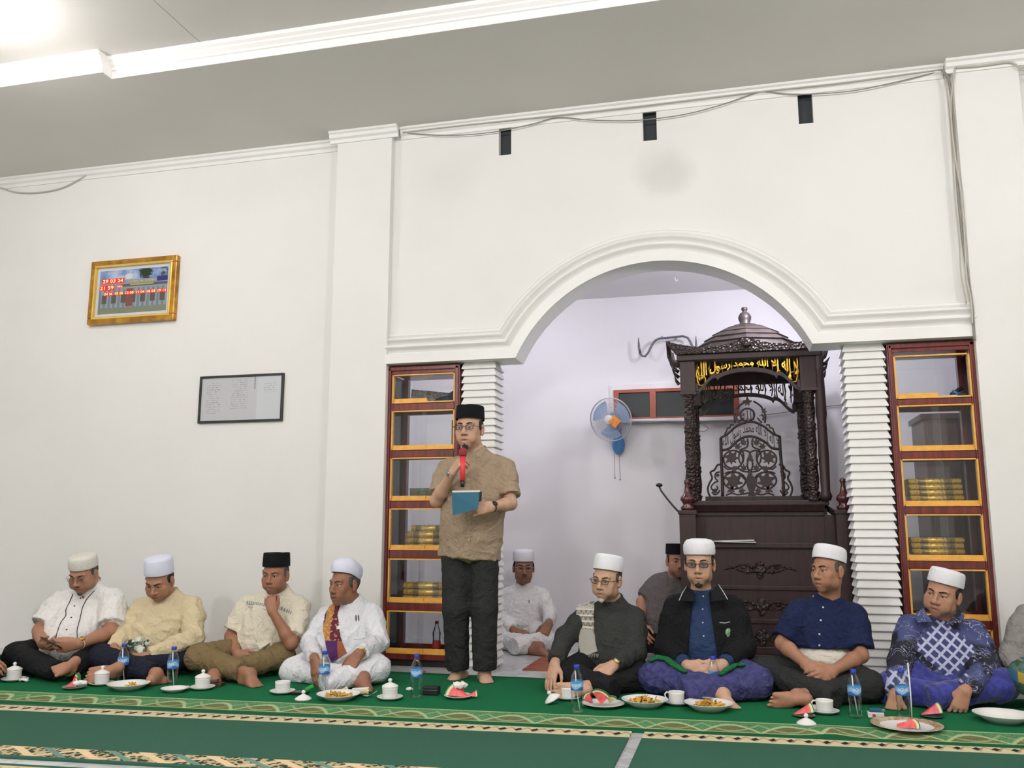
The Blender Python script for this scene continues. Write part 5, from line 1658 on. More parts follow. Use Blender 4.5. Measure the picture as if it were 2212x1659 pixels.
def ribbon(obj, pts, w, mat, name, lift=.003, sub=6, th=.0015, across=None, parent=None, wend=None, taper=None):
    """strip of cloth lying on a garment along a line of pixels"""
    P = []
    Q = [np.array(p, float) for p in pts]
    fine = []
    for i in range(len(Q) - 1):
        for k in range(sub): fine.append(Q[i] * (1 - k / sub) + Q[i + 1] * (k / sub))
    fine.append(Q[-1])
    for p in fine:
        h_ = hit(obj, *p)
        if h_ is not None: P.append((np.array(h_[0]) + np.array(h_[1]) * lift, np.array(h_[1])))
    if len(P) < 2: return None
    pos = np.array([p[0] for p in P]); nor = np.array([p[1] for p in P])
    for _ in range(2):
        nor[1:-1] = (nor[:-2] + nor[1:-1] + nor[2:]) / 3
        pos[1:-1] = (pos[:-2] + 2 * pos[1:-1] + pos[2:]) / 4
    V = []; F = []
    for i in range(len(pos)):
        t = _n(pos[min(i + 1, len(pos) - 1)] - pos[max(i - 1, 0)]); nn = _n(nor[i] - t * np.dot(nor[i], t)); x = np.cross(t, nn)
        ww = w if wend is None else w + (wend - w) * i / (len(pos) - 1)
        V += [pos[i] - x * ww, pos[i] + x * ww, pos[i] + x * ww - nn * (th + lift), pos[i] - x * ww - nn * (th + lift)]
    for i in range(len(pos) - 1):
        for k in range(4): F.append((i * 4 + k, i * 4 + (k + 1) % 4, (i + 1) * 4 + (k + 1) % 4, (i + 1) * 4 + k))
    F.append((0, 1, 2, 3)); e = (len(pos) - 1) * 4; F.append((e + 3, e + 2, e + 1, e))
    return MB().add(V, F, 0, False).build(name, mat, parent if parent is not None else obj)


def faded(f, c, r):
    return lambda P: f(P) * np.clip((np.linalg.norm(P - c, axis=1) - r * .6) / r, 0, 1)


def collar(P, mat, r=.066, h=.032, gap=26, flare=1.06, drop=.030, name='collar', th=.0035, up=.016, pts=False, length=.0, parent=None):
    """stand-up collar round the neck, open at the front; pts adds two folded points"""
    RT = P['RT']; nk = P['nk']; ax = _n(P['T'](0, -.02, -.06) - nk); ax = _n(ax * .6 + RT[2] * .4)
    lat = _n(RT[0] - ax * np.dot(RT[0], ax)); fr = np.cross(lat, ax)
    if np.dot(fr, RT[1]) > 0: fr = -fr
    N = 40; V = []; F = []
    for i in range(N + 1):
        a = rad(gap) + (2 * PI - 2 * rad(gap)) * i / N            # 0 = front
        dirv = fr * math.cos(a) + lat * math.sin(a)
        z0 = up - drop * (0.5 + .5 * math.cos(a)) ** 1.5
        for (rr, zz) in ((r * flare, z0 - .012), (r, z0 + h), (r - th, z0 + h), (r * flare - th, z0 - .012)):
            V.append(nk + dirv * rr * (1.0 + .06 * math.cos(a)) + ax * zz)
    for i in range(N):
        for k in range(4): F.append((i * 4 + k, i * 4 + (k + 1) % 4, (i + 1) * 4 + (k + 1) % 4, (i + 1) * 4 + k))
    F.append((0, 1, 2, 3)); e = N * 4; F.append((e + 3, e + 2, e + 1, e))
    return MB().add(V, F, 0, True).build(name, mat, parent if parent is not None else P['shirt'])


def flaps(P, obj, mat, tris, name='collar_flap', lift=.006, th=.004):
    """folded collar or lapel pieces: polygons of pixels laid on a garment"""
    out = []
    for t in tris:
        Pn = []
        for q in t:
            h_ = hit(obj, q[0], q[1])
            if h_ is None: continue
            l_ = q[2] if len(q) > 2 else lift
            Pn.append((np.array(h_[0]) + np.array(h_[1]) * l_, np.array(h_[1])))
        if len(Pn) < 3: continue
        nn = _n(sum(p[1] for p in Pn)); m = len(Pn)
        V = [p[0] for p in Pn] + [p[0] - nn * th for p in Pn]
        F = [tuple(range(m)), tuple(reversed(range(m, 2 * m)))] + [(i, (i + 1) % m, (i + 1) % m + m, i + m) for i in range(m)]
        out.append(MB().add(V, F).build(name, mat, obj))
    return out


def panels(P, polys, mat, name, th=.006, parent=None):
    """free cloth pieces (collars): corners are pixels with a depth offset from the wearer"""
    out = []
    for t in polys:
        V0 = [np.array(W(q[0], q[1], P['Y0'] + q[2])) for q in t]; m = len(V0)
        c = sum(V0) / m; nn = np.cross(V0[1] - V0[0], V0[2] - V0[0]); nn = _n(nn)
        if nn[1] > 0: nn = -nn
        V = V0 + [v - nn * th for v in V0]
        F = [tuple(range(m)), tuple(reversed(range(m, 2 * m)))] + [(i, (i + 1) % m, (i + 1) % m + m, i + m) for i in range(m)]
        out.append(MB().add(V, F).build(name, mat, parent if parent is not None else P['root'], bevel=.0015))
    return out


def jacket(P, sp_, mat, sleeve=1.9, grow=.016, open_=(.05, .06), name='jacket', seed=7, fold=.006, sr=.075, cuff=.056, low=.10, vox=.0082):
    pel, ch, nk, sh, el, wr, RT = P['pel'], P['ch'], P['nk'], P['sh'], P['el'], P['wr'], P['RT']
    lat, dep, up2 = RT
    g = sp_['shirt']; wb, db, hb_ = g.get('belly', (.165, .125, .19)); wc, dc, hc_ = g.get('chest', (.178, .118, .19))
    Sh = SDF(); bc = pel + (ch - pel) * .42 - dep * g.get('bout', .02)
    Sh.ell(bc, (wb + grow, db + grow, hb_), RT, .05); Sh.ell(ch, (wc + grow, dc + grow, hc_ + grow), RT, .06); Sh.ell(pel + up2 * .03, (wb * 1.02 + grow, db * 1.02 + grow, .10), RT, .05)
    Sh.cap(nk - up2 * .03, nk + up2 * .016, .084, .074, k=.03, endb=True)
    for i in (0, 1):
        Sh.cap(nk - up2 * .016, sh[i] + up2 * .004, .062, .060, k=.045)
        Sh.cap(sh[i], sh[i] + (el[i] - sh[i]) * .35, sr * .9, sr, k=.04); Sh.cap(sh[i] + (el[i] - sh[i]) * .35, el[i], sr, sr * .94, k=.03)
        Sh.cap(el[i], el[i] + (wr[i] - el[i]) * (sleeve - 1), sr * .92, cuff, k=.02, endb=True)
    def opening(x, y, z):
        a = [(x - nk[0]), (y - nk[1]), (z - nk[2])]
        l = a[0] * lat[0] + a[1] * lat[1] + a[2] * lat[2]; d = a[0] * dep[0] + a[1] * dep[1] + a[2] * dep[2]; u = a[0] * up2[0] + a[1] * up2[1] + a[2] * up2[2]
        w = open_[0] + (open_[1] - open_[0]) * np.clip(-u / .35, 0, 1)
        # only the torso front, not the forearms lying before it
        return -np.maximum(np.maximum(np.abs(l) - w, d + .03), -(d + .30))
    V, Q = Sh.mesh(vox, disp=faded(folds(seed, fold, .15), nk, .1), floor=.013, cuts=(opening,))
    return np_mesh(name, V, Q, mat, P['root'])


PEOPLE = {}
CHECK = []


def person(key, label, sp):
    Y0 = sp['Y0']
    J = lambda q: np.array(W(q[0], q[1], Y0 + q[2]))
    Lg = lambda q: np.array(G(q[0], q[1], q[2])) if len(q) == 3 else np.array(q[3])
    pel = np.array([W(sp['pel'], 1400, Y0)[0], Y0, sp.get('pelz', .13)])
    ch, nk = J(sp['ch']), J(sp['nk'])
    sh = [J((q[0], q[1] + sp.get('shdy', 7), q[2])) for q in sp['sh']]; el = [J(q) for q in sp['el']]; wr = [J(q) for q in sp['wr']]; ht = [J(q) for q in sp['ht']]
    lat = _n(sh[1] - sh[0]); upv = _n(nk - pel); dep = np.cross(upv, lat)        # dep points away from the viewer
    up2 = np.cross(lat, dep)
    RT = np.stack([lat, dep, up2])
    hip = [pel - lat * .09, pel + lat * .09]
    if sp.get('standing'):
        kn = [J(q) for q in sp['kn']]; an = [J(q) for q in sp['an']]
    else:
        kn = [J(q) for q in sp['kn']]; an = [Lg(q) for q in sp['an']]
    hc = J(sp['head'][:3]); yaw, pit, rol = sp['head'][3:6]
    hs = sp.get('hs', 1.0); wide = sp.get('wide', 1.0)
    R = head_frame(hc, yaw, pit, rol)
    CHECK.append((key, [round(float(np.linalg.norm(a - b)), 2) for a, b in ((sh[0], sh[1]), (sh[0], el[0]), (el[0], wr[0]), (sh[1], el[1]), (el[1], wr[1]), (hip[0], kn[0]), (kn[0], an[0]), (hip[1], kn[1]), (kn[1], an[1]), (hc, nk), (nk, pel))], [round(float(v[2]), 2) for v in (hc, nk, ch, sh[0], sh[1], el[0], el[1], wr[0], wr[1], kn[0], kn[1])]))
    root = empty('person', (pel[0], pel[1], 0), label, 'person')
    fat = sp.get('fat', 1.0)
    # ---- body (skin)
    B = SDF()
    T = head_sdf(B, hc, R, hs, wide, sp.get('jaw', 1.0), sp.get('nose', 1.0), sp.get('cheek', 1.0), sp.get('open', 0.0))
    B.cap(T(0, -.020, -.055), nk + up2 * -.01, .052 * hs * (1 + .5 * (fat - 1)), .060, k=.03)
    B.chain([nk, ch, pel], [.055, .07, .07], k=.03)
    B.ell(nk - up2 * .055 - dep * .012, (.058, .050, .055), RT, .03)
    core_thigh, core_calf = .05, .042
    for i in (0, 1):
        if sp.get('hide_arm') == i: continue
        B.cap(nk, sh[i], .045, .042, k=.03)
        ar = sp.get('armr', 1.0) * (1 + .6 * (fat - 1))
        B.cap(sh[i], el[i], .044 * ar, .039 * ar, k=.02)
        m = el[i] + (wr[i] - el[i]) * .3
        B.cap(el[i], m, .038 * ar, .039 * ar, k=.02); B.cap(m, wr[i], .039 * ar, .0265 * (1 + .4 * (ar - 1)), k=.02)
        hp = sp['hand'][i]
        hand(B, wr[i], ht[i] - wr[i], hp.get('back', (0, -.3, 1)), (-1 if i == 0 else 1) * hp.get('flip', 1), hp.get('curl', (.35, .5, .35)), hp.get('spread', .07), hp.get('s', 1.0), hp.get('thumb', .6), hp.get('tin', .25), 1 + .5 * (fat - 1))
    for i in (0, 1):
        ft = sp['foot'][i]
        B.cap(hip[i], kn[i], .06, core_thigh, k=.03)
        if ft is not None: B.cap(kn[i], an[i], core_calf, .034, k=.02)
        if ft is not None:
            tp = np.array(G(*ft[0])) if not sp.get('standing') else J(ft[0])
            foot(B, an[i], tp - an[i], ft[1], (1 if i == 0 else -1) * (ft[2] if len(ft) > 2 else 1), ft[3] if len(ft) > 3 else 1.0)
    V, Q = B.mesh(sp.get('vox', .0046), floor=sp.get('floor', .013))
    col = paint_head(V, hc, R, hs, sp['tone'], wide, sp.get('stubble', .25), sp.get('stubc', (.06, .045, .04)), sp.get('lips', 1.0))
    body = np_mesh('body', V, Q, M_SKIN, root, col)
    # eyes
    gz = sp.get('gaze', (0, 0))
    for m in (-1, 1):
        e = MB().ball((m * .0315 * wide, .0695, .0035), .0125, 14, 10); head_mesh_xform(e, hc, R, hs); e = e.build('eye', M_EYEW, body)
        ir = MB().ball((m * .0315 * wide + gz[0] * .005, .0790, .0030 + gz[1] * .004), (.0062, .0035, .0062), 12, 8); head_mesh_xform(ir, hc, R, hs); ir.build('iris', M_IRIS, e)
        hb = sp.get('browm', M_HAIRK)
        b = MB().tube([(m * .0125 * wide, .0930, .0235), (m * .028 * wide, .0895, .0290), (m * .043 * wide, .0790, .0285), (m * .050 * wide, .0715, .0245)], [.0030, .0040, .0034, .0012], 6, flat=1.0)
        head_mesh_xform(b, hc, R, hs); b.build('eyebrow', hb, body)
    # hair
    if sp.get('hair', 'k') is not None:
        Hs = SDF()
        Hs.ell(T(0, -.0165, .024), (.0775 * hs * wide, .0965 * hs, .0885 * hs), R, .01)
        for m in (-1, 1): Hs.cap(T(m * .0735, .018, .03), T(m * .0715, .016, -.012), .008 * hs, .005 * hs, .006)
        c0 = hc
        def front(x, y, z):
            yy = (x - c0[0]) * R[1][0] + (y - c0[1]) * R[1][1] + (z - c0[2]) * R[1][2]
            zz = (x - c0[0]) * R[2][0] + (y - c0[1]) * R[2][1] + (z - c0[2]) * R[2][2]
            return np.maximum((yy - .030 * hs) * .8, np.maximum(-(zz + .052 * hs) + np.maximum(yy + .03 * hs, 0) * 1.0, zz - .085 * hs))
        Vh, Qh = Hs.mesh(.006, cuts=(front,))
        np_mesh('hair', Vh, Qh, {'k': M_HAIRK, 'g': M_HAIRG, 'w': M_HAIRW}[sp.get('hair', 'k')], root)
    if sp.get('moustache'):
        mm = {'k': M_HAIRK, 'g': M_HAIRG, 'w': M_HAIRW}[sp['moustache']]
        b = MB().tube([(-.026 * wide, .080, -.062), (-.014, .0925, -.0545), (0, .0965, -.0515), (.014, .0925, -.0545), (.026 * wide, .080, -.062)], [.0015, .0035, .0032, .0035, .0015], 6)
        head_mesh_xform(b, hc, R, hs); b.build('moustache', mm, root)
    if sp.get('goatee'):
        mm = {'k': M_HAIRK, 'g': M_HAIRG, 'w': M_HAIRW}[sp['goatee']]
        b = MB().ball((0, .077, -.106), (.020, .012, .017), 14, 8); b.ball((0, .083, -.093), (.010, .006, .008), 10, 6)
        head_mesh_xform(b, hc, R, hs); b.build('goatee', mm, root)
    if sp.get('cap'):
        kd, mt, kw = sp['cap']; make_cap(root, kd, mt, hc, R, hs, wide=wide, **kw)
    if sp.get('glasses'):
        make_glasses(root, hc, R, hs, wide=wide, **sp['glasses'])
    # ---- shirt
    g = sp['shirt']
    Sh = SDF()
    wb, db, hb_ = g.get('belly', (.165, .125, .19)); wc, dc, hc_ = g.get('chest', (.178, .118, .19))
    bc = pel + (ch - pel) * g.get('bt', .42) - dep * g.get('bout', .02)
    Sh.ell(bc, (wb, db, hb_), RT, .05); Sh.ell(ch, (wc, dc, hc_), RT, .06)
    if g.get('low', True): Sh.ell(pel + up2 * .03, (wb * 1.02, db * 1.02, .10), RT, .05)
    Sh.cap(nk - up2 * .02, nk + _n(T(0, -.02, -.055) - nk) * .034, .070 * (1 + .4 * (fat - 1)), .061 * (1 + .4 * (fat - 1)), k=.03, endb=True)
    if g.get('vneck'): Sh.cap(nk - dep * .070 + up2 * .035, nk - dep * .112 - up2 * g['vneck'], .026, .004, k=.012, sub=True)
    if g.get('skirt'):
        zl, rr, fl = g['skirt']; b_ = np.array([pel[0], pel[1], zl]) - dep * .01; Sh.cap(ch - up2 * .08, b_, rr * .96, rr, k=.05, flat=(dep, fl), endb=True)
    for i in (0, 1):
        if sp.get('hide_arm') == i: continue
        Sh.cap(nk - up2 * .014, sh[i] + up2 * .002, .056, .052, k=.045)
        sr = g.get('sleeve_r', .068) * fat
        if g['sleeve'] <= 1.0:
            e_ = sh[i] + (el[i] - sh[i]) * g['sleeve']
            Sh.cap(sh[i], sh[i] + (e_ - sh[i]) * .35, sr * .84, sr * .96, k=.045); Sh.cap(sh[i] + (e_ - sh[i]) * .35, e_, sr * .96, sr * 1.04, k=.03, endb=True)
        else:
            Sh.cap(sh[i], sh[i] + (el[i] - sh[i]) * .35, sr * .84, sr * .95, k=.045); Sh.cap(sh[i] + (el[i] - sh[i]) * .35, el[i], sr * .95, sr * .88, k=.03)
            e_ = el[i] + (wr[i] - el[i]) * (g['sleeve'] - 1)
            Sh.cap(el[i], e_, sr * .90, g.get('cuff_r', .046), k=.02, endb=True)
    for q in g.get('extra', ()):
        pts = [np.array(W(*p[:2], Y0 + p[2])) for p in q[0]]; Sh.chain(pts, q[1], k=.03)
    cuts = []
    if g.get('hem') is not None:
        zc = g['hem']; cuts.append(lambda x, y, z: (zc + 0 * x + 0 * y) - z)
    # neck opening: V wedge
    V, Q = Sh.mesh(g.get('vox', .0082), disp=faded(folds(sp.get('seed', 1), g.get('fold', .006), g.get('wl', .15), g.get('st', (1.3, 1, .8))), nk, .13), floor=sp.get('floor', .013), cuts=cuts)
    shirt = np_mesh(g.get('name', 'shirt'), V, Q, g['mat'], root)
    # ---- trousers / sarong
    t = sp['trousers']
    Tr = SDF()
    hw = t.get('hipw', .175)
    Tr.ell(pel - np.array([0, 0, .01]), (hw, t.get('hipd', .15), .115), RT if sp.get('standing') else None, .05)
    tr_, kr, cr, ar_ = t.get('r', (.095, .076, .070, .056))
    for i in (0, 1):
        Tr.cap(hip[i], kn[i], tr_, kr, k=.035)
        e_ = kn[i] + (an[i] - kn[i]) * (t.get('len', (.86, .86))[i] if sp['foot'][i] is not None else .98)
        Tr.cap(kn[i], e_, cr, ar_, k=.025, endb=True)
    if t.get('lap'):
        m = (kn[0] + kn[1]) / 2; Tr.ell((pel * .45 + m * .55) - np.array([0, 0, .02]), t['lap'], None, .06)
    for q in t.get('extra', ()):
        pts = [np.array(G(*p)) for p in q[0]]; Tr.chain(pts, q[1], k=.03)
    V, Q = Tr.mesh(t.get('vox', .0088), disp=folds(sp.get('seed', 1) + 50, t.get('fold', .007), t.get('wl', .16)), floor=sp.get('floor', .013))
    trousers = np_mesh(t.get('name', 'trousers'), V, Q, t['mat'], root)
    P = dict(root=root, body=body, shirt=shirt, trousers=trousers, hc=hc, R=R, hs=hs, J=J, sh=sh, el=el, wr=wr, ht=ht, nk=nk, ch=ch, pel=pel, RT=RT, T=T, Y0=Y0, kn=kn, an=an)
    P['spec'] = sp
    PEOPLE[key] = P
    return P


def watch(P, i, mat_band, mat_face, r=.029, back=(0, -.3, 1), t=.93):
    w = P['el'][i] + (P['wr'][i] - P['el'][i]) * t; d = _n(P['wr'][i] - P['el'][i]); b = _n(np.array(back) - d * np.dot(back, d)); x = np.cross(d, b)
    o = MB().tube([w + (b * math.cos(a) + x * math.sin(a)) * r * (1.0 if abs(math.cos(a)) < .7 else .92) for a in np.linspace(0, 2 * PI, 21)[:-1]], .0075, 6, closed=True, flat=.35).build('wristwatch', mat_band, P['root'])
    MB().lathe([(0, .004), (.0165, .004), (.0175, 0), (.017, -.006)], w + b * r * .98, 20, axis=tuple(b)).build('watch_face', mat_face, o)


def ring_on(P, c, axis, mat, r=.0098):
    d = _n(axis); a0 = _n(np.cross(d, (0, 0, 1.0)) if abs(d[2]) < .9 else np.cross(d, (1.0, 0, 0))); b0 = np.cross(d, a0)
    MB().tube([np.array(c) + (a0 * math.cos(a) + b0 * math.sin(a)) * r for a in np.linspace(0, 2 * PI, 15)[:-1]], .0022, 5, closed=True).build('finger_ring', mat, P['root'])
# ================================================================== THE MEN
def cloth(name, col, rough=.85, var=.08, weave=420, bump=.25, col2=None, vscale=9, sheen=.0, crease=1.0):
    """woven cloth: colour variation, weave and shallow creases as relief"""
    if name in _MC: return _MC[name]
    n = NB(name); n.set(Roughness=rough); n.b.inputs['Specular IOR Level'].default_value = .2
    c1 = lin(col); c2 = lin(col2) if col2 else tuple(v * (1 - var) for v in c1[:3]) + (1,)
    n.base(n.mix(n.step(n.noise(vscale, 4.0), .3, .7), c1, c2))
    a = (n.noise(7.0, 3.0, .5, dist=1.6) - .5).abs(); b = (n.noise(13.0, 3.0, .5, dist=1.2) - .5).abs()
    n.bump((1.0 - n.step(a, .0, .14)) * crease + (1.0 - n.step(b, .0, .12)) * .5 * crease + n.noise(weave, 2.0) * .12 * (bump / .25), .55, .007)
    _MC[name] = n.m
    return n.m
C_WHITE = cloth('white_cotton', 'E4E2DF', var=.05); C_WHITE2 = cloth('white_robe_cotton', 'DFE0E4', var=.05)
C_CREAM = cloth('cream_cotton', 'D2C3A0', var=.07); C_CREAM2 = cloth('pale_cream_linen', 'DDD6C2', var=.05)
C_BLACK = cloth('black_trouser_cloth', '1B1B1D', var=.15); C_NAVY = cloth('navy_trouser_cloth', '1E2130', var=.15)
C_KHAKI = cloth('khaki_twill', '7C6A4A', var=.10); C_TAUPE = cloth('taupe_linen', 'A08D76', var=.12, vscale=60, weave=300)
C_CHAR = cloth('charcoal_cotton', '2C2D2D', var=.12); C_CHAR2 = cloth('charcoal_shirt', '363735', var=.10)
C_JACK = cloth('black_jacket_cloth', '16171A', var=.2); C_BLUE = cloth('blue_denim_shirt', '2A3C5E', var=.12); C_NAVYS = cloth('navy_linen_shirt', '1B2547', var=.15, vscale=50)
C_SARONG = cloth('violet_sarong', '4A4A78', var=.25, vscale=30, col2='363866'); C_GREY = cloth('grey_shirt_cloth', '66605F', var=.12); C_GREY2 = cloth('pale_grey_jacket', '8E8A87', var=.08)
C_CAPW = cloth('white_cap_felt', 'E6E6EA', var=.03, crease=.15); C_CAPW2 = cloth('white_crochet_cap', 'D8D5CC', var=.1, vscale=90, bump=.8, weave=150, crease=.15); C_CAPL = cloth('bluish_white_cap', 'D9DCEC', var=.03, crease=.15)
C_PECI = cloth('black_velvet_cap', '101115', var=.25, vscale=90, crease=.15)
# batik with lattice and leaf motifs
n = NB('blue_batik'); gp = n.node('ShaderNodeNewGeometry').outputs['Position']; x, y, z = n.xyz(gp)
bx0, bz0 = float(W(2042, 1400, 5.33)[0]), float(W(2042, 1400, 5.33)[2])
u = (x - bx0 + (z - bz0)) * 17.0; v = (x - bx0 - (z - bz0)) * 17.0
du = (u.fract() - .5).abs(); dv = (v.fract() - .5).abs()
lat = n.step(du.max(dv), .33, .37)
wob = n.noise(16, 2, vec=gp) * .12
ex = (x - bx0) / .125; ez = (z - bz0) / .125
m1 = 1.0 - n.step((ex.abs() + ez.abs()) * .72 + wob, .93, .97)
low = 1.0 - n.step(z + wob * .3, .20, .215)
side = n.step((x - bx0).abs() + wob * .2, .205, .215) * low
cl = (n.noise(9, 2, vec=gp, dist=1.5) * 9.0).fract()
curl = (1.0 - n.step((cl - .5).abs(), .05, .10)) * n.step(n.noise(13, 2, vec=gp), .46, .54)
dark = n.step(n.noise(5.0, 3, vec=gp), .52, .56)
ground = n.mix(dark, '3E4672', '161826')
c2 = n.mix(curl * .85, ground, 'A6ABC8')
c1 = n.mix(lat, '363C68', 'B0B4D0')
n.base(n.mix(m1.max(side), c2, c1)); n.set(Roughness=.8); n.bump(n.noise(400, 2), .2, .002)
C_BATIK = n.m
n = NB('blue_velvet_sarong'); gp = n.node('ShaderNodeNewGeometry').outputs['Position']
n.base(n.mix(n.step(n.noise(38, 4, vec=gp), .45, .62), '1F2474', '2E3690')); n.set(Roughness=.75); n.b.inputs['Sheen Weight'].default_value = .3
C_BLUESAR = n.m
n = NB('striped_sarong'); gp = n.node('ShaderNodeNewGeometry').outputs['Position']; x, y, z = n.xyz(gp)
s1 = ((z * 9 + x * 3).fract())
n.base(n.mix(n.step(s1, .5, .55), n.mix(n.step(n.noise(30, 2, vec=gp), .4, .6), '2E4A40', '4C6A5A'), n.mix(n.step((x * 14).fract(), .5, .55), 'A88E34', '2A5E78'))); n.set(Roughness=.85)
C_STRSAR = n.m

SK = {'a': 'B4876C', 'b': 'A87A60', 'c': '9C6E55', 'd': 'C29A80', 'e': '94674F'}
person('p1', 'seated man in a white cap and white short-sleeved shirt holding a phone', dict(Y0=5.10, pel=165, ch=(176, 1350, .0), nk=(197, 1268, .03), head=(181, 1240, -.06, 32, 24, 0), hs=.97, wide=1.06, jaw=1.1, cheek=1.25,
    sh=[(134, 1292, .02), (246, 1289, .05)], el=[(86, 1362, -.12), (238, 1366, -.10)], wr=[(92, 1392, -.33), (170, 1391, -.33)], ht=[(122, 1404, -.42), (118, 1400, -.42)],
    hand=[dict(back=(-.4, -.5, -.7), curl=(.5, .6, .4)), dict(back=(.1, -.9, -.3), curl=(.5, .6, .4), thumb=.3)],
    kn=[(36, 1416, -.22), (208, 1408, -.09)], an=[(126, 1450, .08), (150, 1448, .085)], foot=[None, ((108, 1472, .045), (.25, -.85, .45), 1, .92)],
    tone=SK['b'], stubble=.35, fat=1.22, hair='g', moustache='g', goatee='g', cap=('kopiah', C_CAPW2, dict(h=.078, tilt=8)), glasses=dict(mat=M_STEEL, lens_mat=M_LENS, r=.0014),
    shirt=dict(mat=C_WHITE, sleeve=.84, belly=(.205, .19, .19), chest=(.195, .14, .18), bout=.06, sleeve_r=.074, fold=.008, vneck=.05), trousers=dict(mat=C_BLACK, r=(.115, .09, .082, .062), hipw=.21, len=(.97, .97)), seed=3))
person('p2', 'seated man in a bluish white cap and cream long-sleeved shirt, head bent down', dict(Y0=5.22, pel=325, ch=(352, 1362, -.02), nk=(367, 1290, .0), head=(345, 1255, -.10, 28, 28, 0), hs=1.0, wide=1.05, cheek=1.15, jaw=1.05,
    sh=[(306, 1306, 0), (416, 1304, .03)], el=[(272, 1366, -.12), (418, 1378, -.10)], wr=[(244, 1402, -.33), (312, 1420, -.33)], ht=[(240, 1428, -.40), (276, 1432, -.40)],
    hand=[dict(back=(-.6, -.6, .4), curl=(.6, .7, .5)), dict(back=(.3, -.7, .5), curl=(.5, .7, .5))],
    kn=[(220, 1420, -.34), (420, 1420, -.08)], an=[(338, 1456, .07), (248, 1450, .08)], foot=[((360, 1466, .03), (.2, -.5, -.5)), ((207, 1464, .045), (-.3, -.9, .1))],
    tone=SK['b'], stubble=.15, fat=1.1, hair='k', cap=('kopiah', C_CAPL, dict(h=.105, tilt=16, zb=.052)),
    shirt=dict(mat=C_CREAM, sleeve=1.92, belly=(.19, .16, .19), chest=(.19, .13, .19), bout=.04, sleeve_r=.074, cuff_r=.052, fold=.012, vneck=.05), trousers=dict(mat=C_NAVY, r=(.11, .088, .08, .06), hipw=.20, len=(.95, .9)), seed=5))
person('p3', 'seated man in a black cap resting his chin on his hand', dict(Y0=5.35, pel=560, ch=(588, 1352, .0), nk=(604, 1281, .02), head=(595, 1243, -.05, 24, 4, 0), hs=1.0, wide=1.02, jaw=1.06,
    sh=[(534, 1300, .02), (650, 1304, .05)], el=[(499, 1374, -.06), (630, 1390, -.15)], wr=[(512, 1414, -.24), (589, 1322, -.20)], ht=[(548, 1430, -.27), (581, 1284, -.185)],
    hand=[dict(back=(-.3, -.8, .5), curl=(.4, .5, .3)), dict(back=(.35, -.9, .1), curl=(.9, 1.1, .8), s=.95, thumb=.5)],
    kn=[(430, 1420, -.36), (610, 1418, -.12)], an=[(540, 1456, .075), (462, 1458, .06)], foot=[((580, 1478, .035), (.1, -.25, -.95)), ((436, 1464, .03), (0, -.3, -.9))],
    tone=SK['c'], stubble=.2, hair='g', browm=M_HAIRG, cap=('peci', C_PECI, dict(h=.088, tilt=3, zb=.058)), gaze=(-.3, 0),
    shirt=dict(mat=C_CREAM2, sleeve=.86, belly=(.165, .13, .19), chest=(.18, .125, .19), bout=.03, sleeve_r=.072, fold=.007, vneck=.03), trousers=dict(mat=C_KHAKI, r=(.105, .084, .08, .064), hipw=.19), seed=8))
person('p4', 'seated old man in a white turban with a purple and gold shawl', dict(Y0=5.28, pel=738, ch=(752, 1372, .0), nk=(764, 1304, .02), head=(744, 1263, -.05, 44, 2, 0), hs=1.05, wide=.94, jaw=.92, cheek=.85, nose=1.1,
    sh=[(706, 1324, 0), (806, 1320, .06)], el=[(670, 1388, -.08), (820, 1388, -.06)], wr=[(680, 1424, -.38), (775, 1412, -.36)], ht=[(681, 1478, -.44), (741, 1462, -.43)],
    hand=[dict(back=(-.5, -.8, .2), curl=(.25, .3, .2)), dict(back=(.2, -.8, .6), curl=(.3, .4, .3), spread=.12)],
    kn=[(632, 1450, -.22), (816, 1444, -.22)], an=[(786, 1464, .075), (694, 1478, .06)], foot=[((812, 1484, .03), (.2, -.5, -.8)), None],
    tone=SK['e'], stubble=.15, hair='g', browm=M_HAIRG, cap=('turban', C_CAPL, dict(h=.086, tilt=20, zb=.056)), gaze=(-.3, 0),
    shirt=dict(mat=C_WHITE2, sleeve=1.9, belly=(.165, .14, .19), chest=(.168, .115, .18), sleeve_r=.070, cuff_r=.050, fold=.009, wl=.18, name='robe', vneck=.04), trousers=dict(mat=C_WHITE2, r=(.098, .084, .076, .066), hipw=.19, fold=.008, wl=.18, len=(.8, .9)), seed=11))
